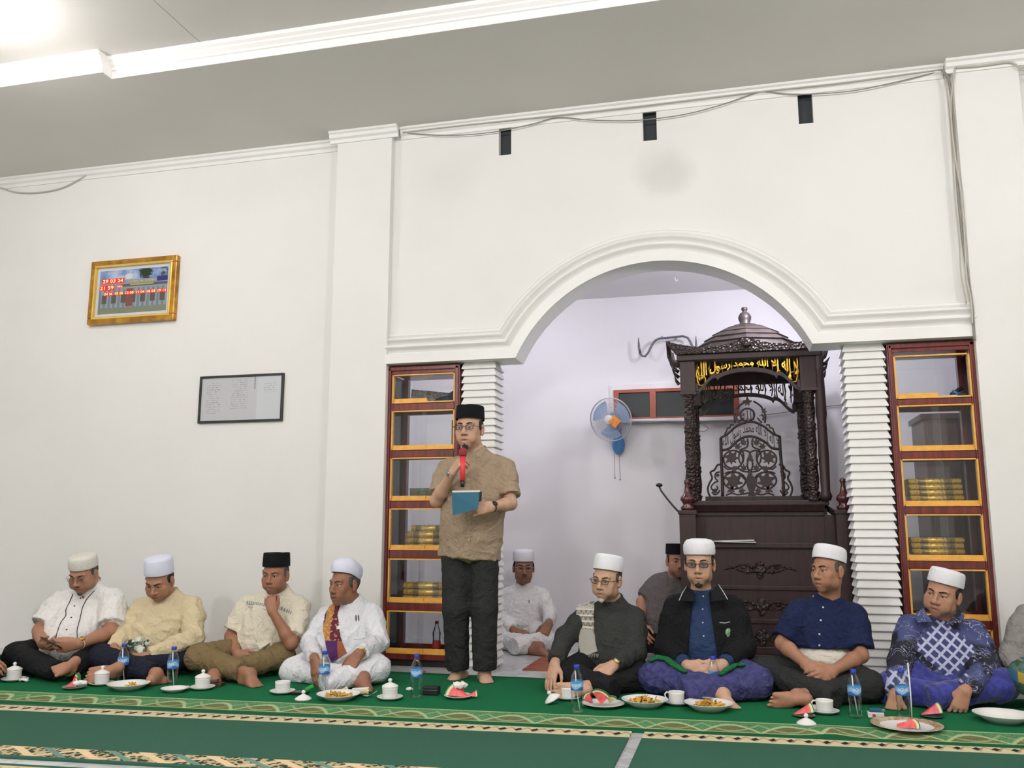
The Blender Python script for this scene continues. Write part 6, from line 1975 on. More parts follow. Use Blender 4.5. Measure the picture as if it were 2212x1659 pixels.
person('p5', 'standing man in a black cap and taupe shirt speaking into a red microphone', dict(Y0=5.36, standing=True, pelz=.86, pel=1013, ch=(1024, 1066, .0), nk=(1031, 982, .01), head=(1014, 928, -.04, 18, 0, 0), hs=1.10, wide=.98, open=.004,
    sh=[(966, 1006, 0), (1092, 1004, .04)], el=[(943, 1082, -.10), (1103, 1088, -.06)], wr=[(977, 1021, -.24), (1062, 1095, -.24)], ht=[(1001, 984, -.275), (1026, 1100, -.27)],
    hand=[dict(back=(-.75, -.6, .1), curl=(.9, 1.0, .6), thumb=.35, tin=.7), dict(back=(.25, -.95, .15), curl=(.55, .7, .5), thumb=.3, tin=.5)],
    kn=[(985, 1316, -.05), (1046, 1314, -.04)], an=[(988, 1449, .0), (1047, 1452, -.03)], foot=[((953, 1478, -.13), (0, 0, -1)), ((1064, 1484, -.20), (0, 0, -1))],
    tone=SK['d'], stubble=.12, goatee='k', moustache=None, hair='k', cap=('peci', C_PECI, dict(h=.080, tilt=2, zb=.056)), glasses=dict(mat=M_BLACKW, lens_mat=M_LENS, h=.0125, w=.0225), gaze=(-.4, 0),
    shirt=dict(mat=C_TAUPE, sleeve=.82, belly=(.192, .135, .26), chest=(.190, .122, .22), bt=.38, bout=.03, sleeve_r=.072, fold=.008, wl=.14, st=(.7, .8, 1.5), skirt=(W(1013, 1208, 5.36)[2], .205, .66), low=False, vneck=.03), trousers=dict(mat=C_CHAR, r=(.098, .085, .083, .076), hipw=.165, hipd=.108, len=(.97, .97), fold=.005), seed=14))
person('p6', 'man in white cap and white shirt sitting inside the niche by its wall', dict(Y0=7.08, pel=1125, ch=(1131, 1312, .0), nk=(1131, 1268, .01), head=(1131, 1226, -.04, -4, 4, 0), hs=1.06, wide=.98, floor=.002, vox=.0055,
    sh=[(1094, 1280, .0), (1172, 1281, .0)], el=[(1084, 1335, -.06), (1188, 1328, -.09)], wr=[(1112, 1364, -.24), (1186, 1348, -.26)], ht=[(1132, 1372, -.30), (1176, 1366, -.30)],
    hand=[dict(back=(0, -.6, .8)), dict(back=(.3, -.8, .5))], kn=[(1078, 1382, -.22), (1184, 1384, -.22)], an=[(1166, 1397, .06), (1105, 1398, .06)], foot=[((1190, 1408, .03), (.2, -.5, -.8)), None],
    tone=SK['e'], stubble=.2, hair='k', cap=('kopiah', C_CAPW, dict(h=.082, tilt=2)), glasses=dict(mat=M_STEEL, lens_mat=M_LENS), moustache='k',
    shirt=dict(mat=C_WHITE, sleeve=1.85, belly=(.17, .13, .19), chest=(.18, .12, .18), sleeve_r=.07, fold=.010, vneck=.05), trousers=dict(mat=C_WHITE, r=(.105, .085, .08, .07), fold=.010), seed=17))
person('p7', 'seated man in charcoal shirt and white cap, pale patterned scarf over one shoulder', dict(Y0=5.42, pel=1318, ch=(1318, 1382, .0), nk=(1324, 1302, .02), head=(1311, 1253, -.06, 26, 5, 4), hs=1.0, wide=1.04, jaw=1.05, cheek=1.1,
    sh=[(1266, 1324, 0), (1372, 1328, .05)], el=[(1220, 1378, -.06), (1374, 1410, -.06)], wr=[(1198, 1434, -.29), (1324, 1438, -.30)], ht=[(1186, 1480, -.36), (1290, 1466, -.37)],
    hand=[dict(back=(-.5, -.85, .2), curl=(.15, .25, .2)), dict(back=(.2, -.75, .6), curl=(.25, .35, .25), spread=.10)],
    kn=[(1226, 1458, -.22), (1382, 1468, -.14)], an=[(1330, 1492, .06), (1250, 1486, .065)], foot=[None, ((1178, 1492, .05), (-.15, -.95, -.1))],
    tone=SK['d'], stubble=.08, hair='g', goatee='w', moustache='w', browm=M_HAIRG, cap=('kopiah', C_CAPW, dict(h=.092, tilt=14, zb=.054)), glasses=dict(mat=M_BLACKW, lens_mat=M_LENS, h=.0125), gaze=(-.4, 0),
    shirt=dict(mat=C_CHAR2, sleeve=1.92, belly=(.18, .145, .2), chest=(.18, .125, .19), sleeve_r=.072, cuff_r=.050, fold=.007, vneck=.03), trousers=dict(mat=C_BLACK, r=(.11, .09, .082, .062), hipw=.20, len=(.86, .72)), seed=20))
person('p8', 'man in a black cap and grey shirt sitting inside the niche', dict(Y0=6.86, pel=1428, ch=(1432, 1290, .0), nk=(1452, 1252, .01), head=(1463, 1213, -.04, -14, 2, 0), hs=.98, floor=.002, vox=.0055,
    sh=[(1413, 1262, .03), (1476, 1266, .0)], el=[(1386, 1300, -.03), (1474, 1320, -.03)], wr=[(1386, 1352, -.18), (1470, 1352, -.2)], ht=[(1392, 1372, -.25), (1450, 1368, -.28)],
    hand=[dict(back=(-.5, -.8, .2)), dict(back=(.3, -.8, .5))], kn=[(1380, 1384, -.22), (1462, 1390, -.22)], an=[(1450, 1400, .06), (1415, 1402, .06)], foot=[None, None],
    tone=SK['b'], stubble=.3, hair='k', moustache='k', cap=('peci', C_PECI, dict(h=.08, tilt=3, zb=.056)),
    shirt=dict(mat=C_GREY, sleeve=.8, belly=(.155, .13, .19), chest=(.16, .115, .18), sleeve_r=.07, fold=.008, vneck=.05), trousers=dict(mat=C_BLACK, r=(.10, .085, .08, .06)), seed=23))
person('p9', 'seated man in dark glasses, white cap and open black jacket', dict(Y0=5.42, pel=1520, ch=(1520, 1362, .0), nk=(1515, 1286, .02), head=(1511, 1219, -.03, 6, 2, 0), hs=1.06, wide=1.0,
    sh=[(1462, 1304, .02), (1582, 1306, .02)], el=[(1440, 1396, -.05), (1606, 1398, -.05)], wr=[(1484, 1438, -.29), (1562, 1436, -.29)], ht=[(1528, 1458, -.36), (1508, 1456, -.38)],
    hand=[dict(back=(-.3, -.9, .3), curl=(.45, .6, .4)), dict(back=(.3, -.8, .5), curl=(.5, .6, .4))],
    kn=[(1418, 1462, -.22), (1630, 1474, -.28)], an=[(1562, 1500, .065), (1470, 1500, .06)], foot=[((1606, 1532, .035), (.25, -.4, -.85)), None],
    tone=SK['d'], stubble=.12, goatee='k', hair='k', cap=('soft', C_CAPW, dict(h=.086, tilt=4, zb=.052)), glasses=dict(mat=M_BLACKW, lens_mat=M_LENSD, h=.0125, w=.0225, r=.002),
    shirt=dict(mat=C_BLUE, sleeve=1.96, belly=(.165, .13, .19), chest=(.172, .112, .18), sleeve_r=.058, cuff_r=.044, fold=.006), trousers=dict(mat=C_SARONG, r=(.115, .10, .095, .08), hipw=.20, lap=(.19, .17, .10), fold=.010, wl=.09, name='sarong', len=(.8, .9)), seed=26))
person('p10', 'seated man in a white cap and navy short-sleeved shirt, fingers laced together', dict(Y0=5.42, pel=1778, ch=(1788, 1372, .0), nk=(1790, 1299, .02), head=(1789, 1233, -.05, 38, 0, 0), hs=1.02, wide=.98,
    sh=[(1726, 1312, .0), (1848, 1322, .06)], el=[(1690, 1390, -.06), (1860, 1416, -.08)], wr=[(1740, 1434, -.29), (1800, 1448, -.29)], ht=[(1782, 1466, -.35), (1756, 1462, -.37)],
    hand=[dict(back=(-.1, -.9, .4), curl=(.35, .45, .3), spread=.10), dict(back=(.2, -.9, .3), curl=(.5, .6, .4))],
    kn=[(1650, 1454, -.10), (1876, 1482, -.22)], an=[(1812, 1510, .07), (1722, 1504, .065)], foot=[None, ((1660, 1510, .045), (-.1, -.9, -.2))],
    tone=SK['b'], stubble=.15, hair='g', cap=('kopiah', C_CAPW, dict(h=.080, tilt=14, zb=.054)), gaze=(-.4, 0),
    shirt=dict(mat=C_NAVYS, sleeve=.88, belly=(.165, .125, .17), chest=(.182, .122, .19), sleeve_r=.074, fold=.007, low=False, hem=W(1770, 1402, 5.29)[2], vneck=.045), trousers=dict(mat=C_CHAR, r=(.108, .088, .082, .064), hipw=.19, len=(.86, .7)), seed=29))
person('p11', 'seated man in a white cap and blue batik shirt tilting his head', dict(Y0=5.45, pel=2045, ch=(2042, 1412, .0), nk=(2042, 1348, .02), head=(2037, 1284, -.05, 22, 3, 13), hs=1.02, wide=1.06, jaw=1.06, cheek=1.15, nose=1.15,
    sh=[(1966, 1346, .0), (2104, 1358, .03)], el=[(1944, 1432, -.12), (2136, 1446, -.16)], wr=[(1934, 1502, -.38), (2084, 1492, -.40)], ht=[(1926, 1548, -.42), (2066, 1548, -.41)],
    hand=[dict(back=(-.4, -.9, .2), curl=(.2, .3, .2)), dict(back=(.1, -.95, .3), curl=(.2, .25, .15), spread=.11)],
    kn=[(1922, 1488, -.22), (2160, 1480, -.22)], an=[(2080, 1510, .07), (2000, 1510, .07)], foot=[None, None],
    tone=SK['a'], stubble=.1, hair='k', moustache=None, cap=('kopiah', C_CAPW, dict(h=.080, tilt=12, zb=.054)), gaze=(-.5, 0),
    shirt=dict(mat=C_BATIK, sleeve=1.93, belly=(.19, .15, .18), chest=(.20, .132, .17), sleeve_r=.076, cuff_r=.054, fold=.006, vneck=.05), trousers=dict(mat=C_BLUESAR, r=(.108, .092, .08, .065), hipw=.19, lap=(.16, .13, .07), name='sarong', fold=.010), seed=32))
person('p12', 'man in a pale grey jacket cut off by the right picture edge', dict(Y0=5.42, pel=2285, ch=(2272, 1390, .0), nk=(2292, 1306, .02), head=(2300, 1236, -.05, 20, 3, 0), hs=1.0, vox=.006,
    sh=[(2222, 1325, .0), (2350, 1330, .03)], el=[(2184, 1420, -.04), (2372, 1420, -.06)], wr=[(2222, 1470, -.27), (2320, 1470, -.3)], ht=[(2245, 1490, -.34), (2295, 1492, -.35)],
    hand=[dict(back=(-.3, -.9, .3)), dict(back=(.2, -.9, .3))], kn=[(2222, 1462, -.22), (2400, 1490, -.22)], an=[(2340, 1520, .06), (2260, 1520, .06)], foot=[None, None],
    tone=SK['b'], hair='k', cap=('kopiah', C_CAPW, dict()), shirt=dict(mat=C_GREY2, sleeve=1.9, belly=(.18, .14, .19), chest=(.19, .125, .19), sleeve_r=.078, fold=.010), trousers=dict(mat=C_STRSAR, r=(.11, .095, .09, .075), lap=(.18, .15, .09), name='sarong'), seed=35))
person('p0', 'man in dark trousers mostly outside the left edge, only a knee in view', dict(Y0=4.78, pel=-112, ch=(-112, 1352, .0), nk=(-108, 1270, .02), head=(-112, 1216, -.05, 10, 3, 0), hs=1.0, vox=.006,
    sh=[(-170, 1300, .0), (-50, 1300, .02)], el=[(-186, 1380, -.06), (-40, 1378, -.06)], wr=[(-160, 1420, -.24), (-30, 1428, -.22)], ht=[(-130, 1440, -.29), (2, 1440, -.25)],
    hand=[dict(back=(-.3, -.9, .3)), dict(back=(.1, -.5, .8))], kn=[(-205, 1440, -.2), (-26, 1458, -.18)], an=[(-100, 1488, .06), (-150, 1488, .06)], foot=[None, None],
    tone=SK['c'], hair='k', cap=('kopiah', C_CAPW, dict()), shirt=dict(mat=C_GREY2, sleeve=1.9, belly=(.17, .13, .19), chest=(.18, .12, .19), fold=.008), trousers=dict(mat=C_CHAR, r=(.10, .085, .08, .06)), seed=38))
# ================================================================== CLOTHING DETAILS AND HELD THINGS
def pts_on(P, q): return np.array(W(q[0], q[1], P['Y0'] + q[2]))
M_BTNK = pm('black_button', '1C1C1E', .3); M_BTNW = pm('pale_button', 'CFCFD2', .3); M_PIPE = pm('black_piping', '1A1A1C', .8)
M_PHONE = pm('black_phone_glass', '101216', .12, spec=.6)
p = PEOPLE['p1']
collar(p, C_WHITE, r=.074, h=.030, gap=30)
ribbon(p['shirt'], [(158, 1283), (150, 1302), (142, 1318), (143, 1330), (131, 1345), (123, 1368), (120, 1384)], .0022, M_PIPE, 'piping')
ribbon(p['shirt'], [(204, 1276), (187, 1294), (177, 1315), (172, 1340), (166, 1360), (167, 1382)], .0022, M_PIPE, 'piping')
buttons(p['shirt'], [(174, 1292), (161, 1309), (154, 1334), (144, 1360)], M_BTNK)
watch(p, 1, pm('cream_strap', 'C9B99A', .5), M_GOLDW, r=.034, back=(.1, -1, .4))
c = (p['ht'][0] + p['ht'][1]) / 2 + np.array([-.035, .0, .035])
t = empty('mobile_phone', tuple(c), 'black phone held by the man at the far left', 'phone')
MB().obox(c, (.075, -.01, -.022), np.array((.012, -.032, .014)), (.0006, .0018, .0035)).build('phone_body', M_PHONE, t, bevel=.002)

p = PEOPLE['p2']
collar(p, C_CREAM, r=.070, h=.024, gap=42, drop=.045)
c = (p['ht'][0] * .7 + p['ht'][1] * .3) + np.array([.02, -.01, -.0])
t = empty('mobile_phone', tuple(c), 'dark red phone held by the man in the cream shirt', 'phone')
MB().obox(c, (.062, .0, .004), (0, -.03, .018), (.0, .002, .004)).build('phone_body', pm('dark_red_phone', '3A1A1E', .3), t, bevel=.002)
t = empty('folded_cloth', tuple(pts_on(p, (299, 1400, -.26))), 'bundled white and green cloth in the lap of the man in cream', 'cloth')
S_ = SDF()
for q, r in (((282, 1390, -.25), .032), ((298, 1396, -.27), .036), ((306, 1408, -.28), .030), ((318, 1388, -.26), .028), ((300, 1382, -.24), .026)): S_.ell(pts_on(p, q), (r, r * .8, r * .9), None, .02)
V, Q = S_.mesh(.006, disp=folds(77, .006, .07))
n = NB('white_green_cloth'); gp = n.node('ShaderNodeNewGeometry').outputs['Position']
n.base(n.mix(n.step(n.noise(22, 2, vec=gp), .52, .56), 'CFD0C4', n.mix(n.step(n.noise(30, 2, vec=gp), .5, .52), '5E7A64', '2A3430'))); n.set(Roughness=.8)
np_mesh('cloth', V, Q, n.m, t)

p = PEOPLE['p3']
collar(p, C_CREAM2, r=.066, h=.028, gap=24)
n = NB('grey_embroidery'); gp = n.node('ShaderNodeNewGeometry').outputs['Position']; x, y, z = n.xyz(gp)
n.base(n.mix(n.step(((x * 60).fract() - .5).abs() + n.noise(90, 2, vec=gp) * .4, .32, .5), '6E7676', 'C4C4B8')); n.set(Roughness=.8)
M_EMB = n.m
ribbon(p['shirt'], [(531, 1301), (556, 1304), (580, 1308)], .010, M_EMB, 'embroidered_band', lift=.002)
ribbon(p['shirt'], [(604, 1313), (618, 1319), (630, 1324)], .010, M_EMB, 'embroidered_band', lift=.002)
ribbon(p['shirt'], [(535, 1310), (580, 1318)], .0022, M_EMB, 'embroidered_band', lift=.002)
ribbon(p['shirt'], [(556, 1322), (553, 1350), (551, 1378), (548, 1390)], .012, C_CREAM2, 'placket', lift=.002)
for q in ([(520, 1388, .012), (548, 1388, .012), (538, 1404, .012)], [(554, 1389, .012), (588, 1389, .012), (562, 1406, .012)]):
    flaps(p, p['trousers'], C_CREAM2, [q], 'shirt_tail')
ring_on(p, p['ht'][1] + np.array([-.012, -.02, -.02]), (0, 0, 1), M_STEEL)

p = PEOPLE['p4']
collar(p, C_WHITE2, r=.064, h=.024, gap=32, drop=.035)
n = NB('purple_gold_shawl'); gp = n.node('ShaderNodeNewGeometry').outputs['Position']; x, y, z = n.xyz(gp)
px_a, px_b = W(697, 1330, 5.2)[0], W(735, 1330, 5.2)[0]
u = (x - px_a) / (px_b - px_a) + (z - W(715, 1330, 5.2)[2]) * .9
dots = 1.0 - n.step(n.voro(62, vec=n.vec(x, y * 0, z)), .26, .34)
red = n.mix(dots * .7, '5E1626', 'C9A8A0'); gold = n.mix(n.step(n.noise(70, 3, vec=gp), .45, .58), 'A8743A', 'C99650')
body = n.mix(n.step(u, .62, .64), gold, red); body = n.mix(1.0 - n.step(u, .16, .18), body, '4A1C4E')
zl = W(725, 1383, 5.15)[2]
n.base(n.mix(n.step(z, zl - .003, zl + .003), n.mix(n.step(u, 1.05, 1.08), '4E1C5E', 'A05A3A'), body)); n.set(Roughness=.75)
n.bump(n.noise(250, 2), .3, .002)
M_SHAWL = n.m
ribbon(p['shirt'], [(729, 1299), (719, 1312), (714, 1335), (716, 1360), (720, 1385), (727, 1408), (733, 1420)], .050, M_SHAWL, 'shawl', lift=.008, sub=8, th=.004, parent=p['root'], wend=.052)
for q in ((768, 1336), (774, 1336)):
    h_ = hit(p['shirt'], *q)
    if h_: MB().tube([np.array(h_[0]) + np.array(h_[1]) * .004 + np.array([0, 0, .018]), np.array(h_[0]) + np.array(h_[1]) * .004 - np.array([-.003, 0, .022])], .0032, 6).build('pen', M_BLKP, p['shirt'])
flaps(p, p['shirt'], C_WHITE2, [[(760, 1347, .004), (788, 1343, .004), (790, 1378, .004), (764, 1382, .004)]], 'breast_pocket')
watch(p, 1, M_GOLDW, pm('gold_dial', 'E0CF9A', .3), r=.031, back=(.1, -.9, .5))
c = p['ht'][1] + np.array([.008, -.02, .004])
t = empty('cigarette', tuple(c), 'white cigarette between the fingers of the man in the turban', 'cigarette')
MB().tube([c + np.array([-.018, -.008, .012]), c + np.array([.026, -.0, -.010])], .0042, 8).build('paper_tube', M_PAPER, t)

p = PEOPLE['p5']
collar(p, C_TAUPE, r=.068, h=.030, gap=20)
ribbon(p['shirt'], [(1011, 1002), (1012, 1040), (1013, 1090), (1012, 1140), (1011, 1200)], .0145, C_TAUPE, 'placket', lift=.0022)
buttons(p['shirt'], [(1014, 1006), (1012, 1036), (1013, 1120), (1012, 1165)], M_BTNW, r=.004)
# bracelet and watch
watch(p, 0, M_STEEL, M_STEEL, r=.029, back=(-.3, -.9, .3), t=.97); watch(p, 1, M_BLKP, M_BLKP, r=.031, back=(.2, -.9, .4), t=.96)
# red microphone, head near the mouth
Ymc = p['Y0'] - .285
a, b = W(1000, 968, Ymc + .02), W(999, 1052, Ymc)
t = empty('microphone', tuple(b), 'red and black handheld microphone raised by the standing man', 'microphone')
a, b = np.array(a), np.array(b); d = _n(b - a); Lm = np.linalg.norm(b - a)
MB().tube([a + d * .05, a + d * (Lm * .55), a + d * (Lm * .84)], [.018, .0165, .015], 14).build('handle', pm('red_mic_plastic', 'D8343E', .35), t)
MB().lathe([(0, -.004), (.016, 0), (.0235, .012), (.025, .028), (.024, .044), (.019, .052)], a, 16, axis=tuple(d)).build('grille', pm('dark_red_mesh', '96282E', .5, bump=.8, bscale=500), t)
MB().tube([a + d * (Lm * .84), a + d * Lm], [.0155, .012], 12).build('antenna', M_BLKP, t)
# teal booklet
Yk = p['Y0'] - .30
c = [np.array(W(976, 1064, Yk + .01)), np.array(W(1036, 1063, Yk - .02)), np.array(W(1032, 1100, Yk - .03)), np.array(W(978, 1113, Yk))]
t = empty('booklet', tuple(c[3]), 'teal covered booklet held open by the standing man', 'booklet')
nn = np.array([0, 1, .2]) * .004
def slab(Q, th): 
    Q = [np.array(q) for q in Q]; V = Q + [q + th for q in Q]; m = len(Q)
    return MB().add(V, [tuple(range(m)), tuple(reversed(range(m, 2 * m)))] + [(i, (i + 1) % m, (i + 1) % m + m, i + m) for i in range(m)])
slab(c, nn).build('cover', pm('teal_cover', '1B5F76', .5, var=.08), t)
slab([q + nn * 1.6 + np.array([.0, 0, .010 if i < 2 else 0]) for i, q in enumerate(c)], nn * .5).build('pages', M_PAPER, t)
e_ = [np.array(W(1034, 1063, Yk - .022)), np.array(W(1041, 1062, Yk - .01)), np.array(W(1040, 1082, Yk - .01)), np.array(W(1034, 1084, Yk - .024))]
slab(e_, nn * .6).build('dark_edge', M_BLKP, t)

p = PEOPLE['p6']
collar(p, C_WHITE, r=.068, h=.026, gap=34, drop=.04)
h_ = hit(p['shirt'], 1143, 1300)
if h_: MB().tube([np.array(h_[0]) + np.array([0, -.004, .014]), np.array(h_[0]) + np.array([0, -.004, -.014])], .003, 6).build('pen', M_BLKP, p['shirt'])
flaps(p, p['shirt'], C_WHITE, [[(1139, 1306, .004), (1160, 1303, .004), (1161, 1325, .004), (1142, 1328, .004)]], 'breast_pocket')
g0 = G(1140, 1401, .0)
t = empty('dark_book', (g0[0], g0[1], 0), 'dark book with a pale blue edge on the marble floor inside the niche', 'book')
MB().obox((g0[0], g0[1], .02), (.12, .03, .012), (-.03, .06, .0), (.0, .0, .010)).build('cover', pm('dark_book_leather', '20242C', .5), t, bevel=.003)
MB().obox((g0[0] - .028, g0[1] - .058, .018), (.12, .03, .012), (-.004, .008, 0), (0, 0, .008)).build('blue_edge', pm('pale_blue_edge', '6F9AB4', .5), t)

p = PEOPLE['p7']
collar(p, C_CHAR2, r=.068, h=.026, gap=26)
n = NB('patterned_scarf'); gp = n.node('ShaderNodeNewGeometry').outputs['Position']; x, y, z = n.xyz(gp)
z1, z2, z3 = (W(1285, yy, 5.3)[2] for yy in (1318, 1342, 1362))
pais = n.step(n.noise(38, 3, vec=gp, dist=1.2), .56, .60)
tri = n.step(((x * 34).pingpong(.5) * 1.2 + (z - z2) * 22).fract(), .45, .52)
c1 = n.mix(pais * .75, 'B9B7AC', '5E5A50'); c2 = n.mix(tri * .7, 'A8A498', '5C4A42')
line = n.step(((z - z2) * 30).fract(), .72, .78)
mid = n.step(z, z3, z3 + .004) * (1.0 - n.step(z, z1, z1 + .004))
lowc = n.mix(n.noise(300, 2, vec=gp) * .3, 'AEADA2', '908E84')
c = n.mix(n.step(z, z1, z1 + .004), lowc, c1); c = n.mix(mid, c, n.mix(line, c2, 'D2CFC2'))
n.base(c); n.set(Roughness=.9); n.bump(n.noise(380, 2), .4, .002)
M_SCARF = n.m
sc = ribbon(p['shirt'], [(1276, 1296), (1266, 1304), (1264, 1320), (1265, 1345), (1267, 1370), (1270, 1395), (1274, 1414)], .054, M_SCARF, 'scarf', lift=.010, sub=8, th=.005, parent=p['root'], wend=.056)
for k in range(14):
    h_ = hit(p['shirt'], 1255 + k * 2.9, 1414); 
    if h_ and sc:
        q = np.array(h_[0]) + np.array(h_[1]) * .008; MB().tube([q + np.array([0, 0, .004]), q + np.array([.002 * (-1) ** k, -.004, -.018])], [.0022, .001], 5).build('fringe', M_SCARF, sc)
watch(p, 1, pm('brown_strap', '6A4A34', .5), pm('gold_watch_dial', 'D9C58A', .3, metal=.4), r=.032, back=(.15, -.85, .55))
flaps(p, p['trousers'], pm('pale_hem_tape', 'A9A9AA', .7), [[(1266, 1478, .004), (1272, 1475, .004), (1288, 1500, .004), (1278, 1502, .004)]], 'hem_tape')

p = PEOPLE['p8']
collar(p, C_GREY, r=.068, h=.026, gap=40, drop=.05)
p = PEOPLE['p9']
collar(p, C_BLUE, r=.064, h=.026, gap=18)
jk = jacket(p, p['spec'], C_JACK, sleeve=1.80, open_=(.045, .085), sr=.078, cuff=.060)
M_PIPEW = pm('pale_piping', 'AEB0B4', .6)
panels(p, [[(1484, 1266, -.02), (1497, 1278, -.085), (1502, 1300, -.135), (1467, 1297, -.125), (1474, 1280, -.08)], [(1551, 1262, -.02), (1537, 1276, -.085), (1537, 1299, -.135), (1572, 1295, -.125), (1562, 1277, -.08)]], C_JACK, 'jacket_collar', parent=jk)
for q in ([(1483, 1267, -.026), (1474, 1281, -.086), (1467, 1297, -.130)], [(1552, 1263, -.026), (1562, 1278, -.086), (1572, 1295, -.130)]):
    MB().tube([pts_on(p, v) for v in q], .0032, 6).build('collar_piping', M_PIPEW, jk)
ribbon(jk, [(1554, 1345), (1566, 1346), (1577, 1343)], .0022, M_PIPEW, 'pocket_piping', lift=.003)
h_ = hit(jk, 1572, 1367)
if h_:
    n = NB('green_badge'); 
    e = MB().lathe([(0, .003), (.020, .003), (.022, .0)], h_[0], 20, axis=tuple(h_[1]), sx=.8, sy=1.25).build('badge', pm('green_badge_thread', '3E7A52', .7, var=.5, vscale=120, col2='A8C0A0'), jk)
    MB().lathe([(0, .0042), (.010, .0042), (.011, .002)], h_[0], 16, axis=tuple(h_[1]), sx=.8, sy=1.2).build('badge_centre', pm('badge_core', '6FA07C', .7), e)
buttons(p['shirt'], [(1519, 1288), (1518, 1316), (1518, 1345), (1520, 1374)], M_BTNW, r=.0045)
ribbon(jk, [(1530, 1382), (1540, 1396), (1545, 1412)], .004, M_PIPEW, 'jacket_edge', lift=.004)
M_GREENF = cloth('green_knit_scarf', '1F6B3C', var=.25, vscale=60, bump=.8, weave=160)
for k, q in enumerate(([(1402, 1428), (1420, 1420), (1440, 1424), (1462, 1440), (1482, 1452)], [(1608, 1436), (1590, 1438), (1572, 1446), (1556, 1458)])):
    t = empty('green_scarf', tuple(W(q[1][0], q[1][1], 5.2)), 'green knitted cloth end on the black jacket wearer\'s lap, nearer the man in %s' % ('charcoal' if k == 0 else 'navy'), 'scarf')
    P_ = []
    for a, b in q:
        h_ = hit(p['trousers'], a, b + 4) or hit(p['trousers'], a, b + 14)
        if h_: P_.append(np.array(h_[0]) + np.array([0, -.008, .012]))
    if len(P_) > 1: MB().tube([P_[0] * (1 - s_) + P_[1] * s_ for s_ in (0, .5)] + P_[1:], [.012, .022] + [.024] * (len(P_) - 2) + [.014], 10, flat=.6).build('knitted_roll', M_GREENF, t)

p = PEOPLE['p10']
collar(p, C_NAVYS, r=.068, h=.028, gap=28, drop=.04)
buttons(p['shirt'], [(1757, 1288), (1778, 1312), (1773, 1340), (1770, 1370), (1770, 1394)], M_BTNW, r=.0055)
S_ = SDF(); RT = p['RT']
S_.ell(p['pel'] + RT[2] * .055 - RT[1] * .03, (.176, .128, .125), RT, .03)
V, Q = S_.mesh(.008, disp=folds(91, .007, .14), floor=.02)
np_mesh('undershirt', V, Q, cloth('cream_undershirt', 'DAD5C8', var=.06), p['root'])

p = PEOPLE['p11']
collar(p, C_BATIK, r=.070, h=.026, gap=30, drop=.035)
panels(p, [[(1994, 1312, -.03), (2002, 1326, -.09), (2014, 1342, -.128), (1984, 1343, -.118), (1976, 1330, -.07)], [(2074, 1318, -.03), (2060, 1334, -.09), (2047, 1348, -.13), (2079, 1344, -.118), (2084, 1330, -.07)]], C_BATIK, 'collar_flap', parent=p['shirt'])
buttons(p['shirt'], [(2026, 1352), (2026, 1385), (2024, 1418)], M_BTNK, r=.004)
ring_on(p, p['ht'][1] + np.array([-.01, -.02, .03]), (0, 0, 1), M_STEEL)
# ================================================================== THINGS ON THE CARPET
ZF = 0.0125
M_CHINA = pm('white_china', 'E6E5E2', .18, spec=.5, var=.02)
n = NB('clear_plastic')
tr = n.node('ShaderNodeBsdfTransparent'); tr.inputs[0].default_value = (.95, .97, .975, 1)
gl = n.node('ShaderNodeBsdfGlossy'); gl.inputs['Roughness'].default_value = .06
lw = n.node('ShaderNodeLayerWeight'); lw.inputs[0].default_value = .22
mx = n.node('ShaderNodeMixShader'); n.t.links.new(lw.outputs[1], mx.inputs[0]); n.t.links.new(tr.outputs[0], mx.inputs[1]); n.t.links.new(gl.outputs[0], mx.inputs[2]); n.t.links.new(mx.outputs[0], n.out.inputs[0])
M_PET = n.m
n = NB('bottle_label'); x, y, z = n.xyz()
wv = (n.math('ARCTAN2', y, x) * 3.0).sin() * .006 + z
n.base(n.mix(n.step(wv, .118, .121), '2E66B0', n.mix(n.step(wv, .140, .143), '8FB8DC', '4E93CC'))); n.set(Roughness=.35)
M_LABEL = n.m
M_BCAP = pm('blue_bottle_cap', '1F3FB0', .35); M_STRAW = pm('white_straw', 'E8E8EA', .4)
M_AQ = pm('label_lettering', 'E9F2FA', .4)
def make_bottle(straw=None, water=.0):
    t = empty('water_bottle', (0, 0, 0), '', 'bottle', 'water bottles on the carpet')
    prof = [(.022, .0), (.030, .003), (.0315, .012), (.0295, .022), (.0315, .032), (.0295, .042), (.0315, .052), (.029, .064), (.0315, .078), (.0322, .095), (.0315, .105), (.0315, .155), (.030, .165), (.025, .182), (.016, .198), (.0125, .206), (.0125, .216)]
    MB().lathe(prof, (0, 0, 0), 28, cap=True).build('bottle_body', M_PET, t)
    MB().lathe([(.0322, .108), (.0324, .110), (.0324, .152), (.0322, .154)], (0, 0, 0), 28, cap=False).build('label_band', M_LABEL, t)
    tm = text_mesh('AQUA', .03, 'label_text', M_AQ, t, (0, 0, 0), (1, 0, 0), (0, 0, 1), fit=(.052, .018))
    me = tm.data; nv = len(me.vertices); co = np.zeros(nv * 3); me.vertices.foreach_get('co', co); co = co.reshape(-1, 3)
    a = co[:, 0] / .0326 + .15; co[:, 0] = .0328 * np.sin(a); co[:, 1] = -.0328 * np.cos(a); co[:, 2] += .134
    me.vertices.foreach_set('co', co.astype(np.float32).ravel()); me.update()
    MB().lathe([(.0145, .212), (.0150, .214), (.0150, .228), (.0135, .230)], (0, 0, 0), 20).build('bottle_cap', M_BCAP, t)
    if straw == 'in': MB().tube([(.012, .004, .012), (-.004, 0, .12), (-.008, 0, .20)], .0032, 8).build('straw', M_STRAW, t)
    if straw == 'out': MB().tube([(.036, -.012, .004), (.037, -.008, .12), (.034, 0, .262)], .0034, 8).build('straw', M_STRAW, t)
    return t
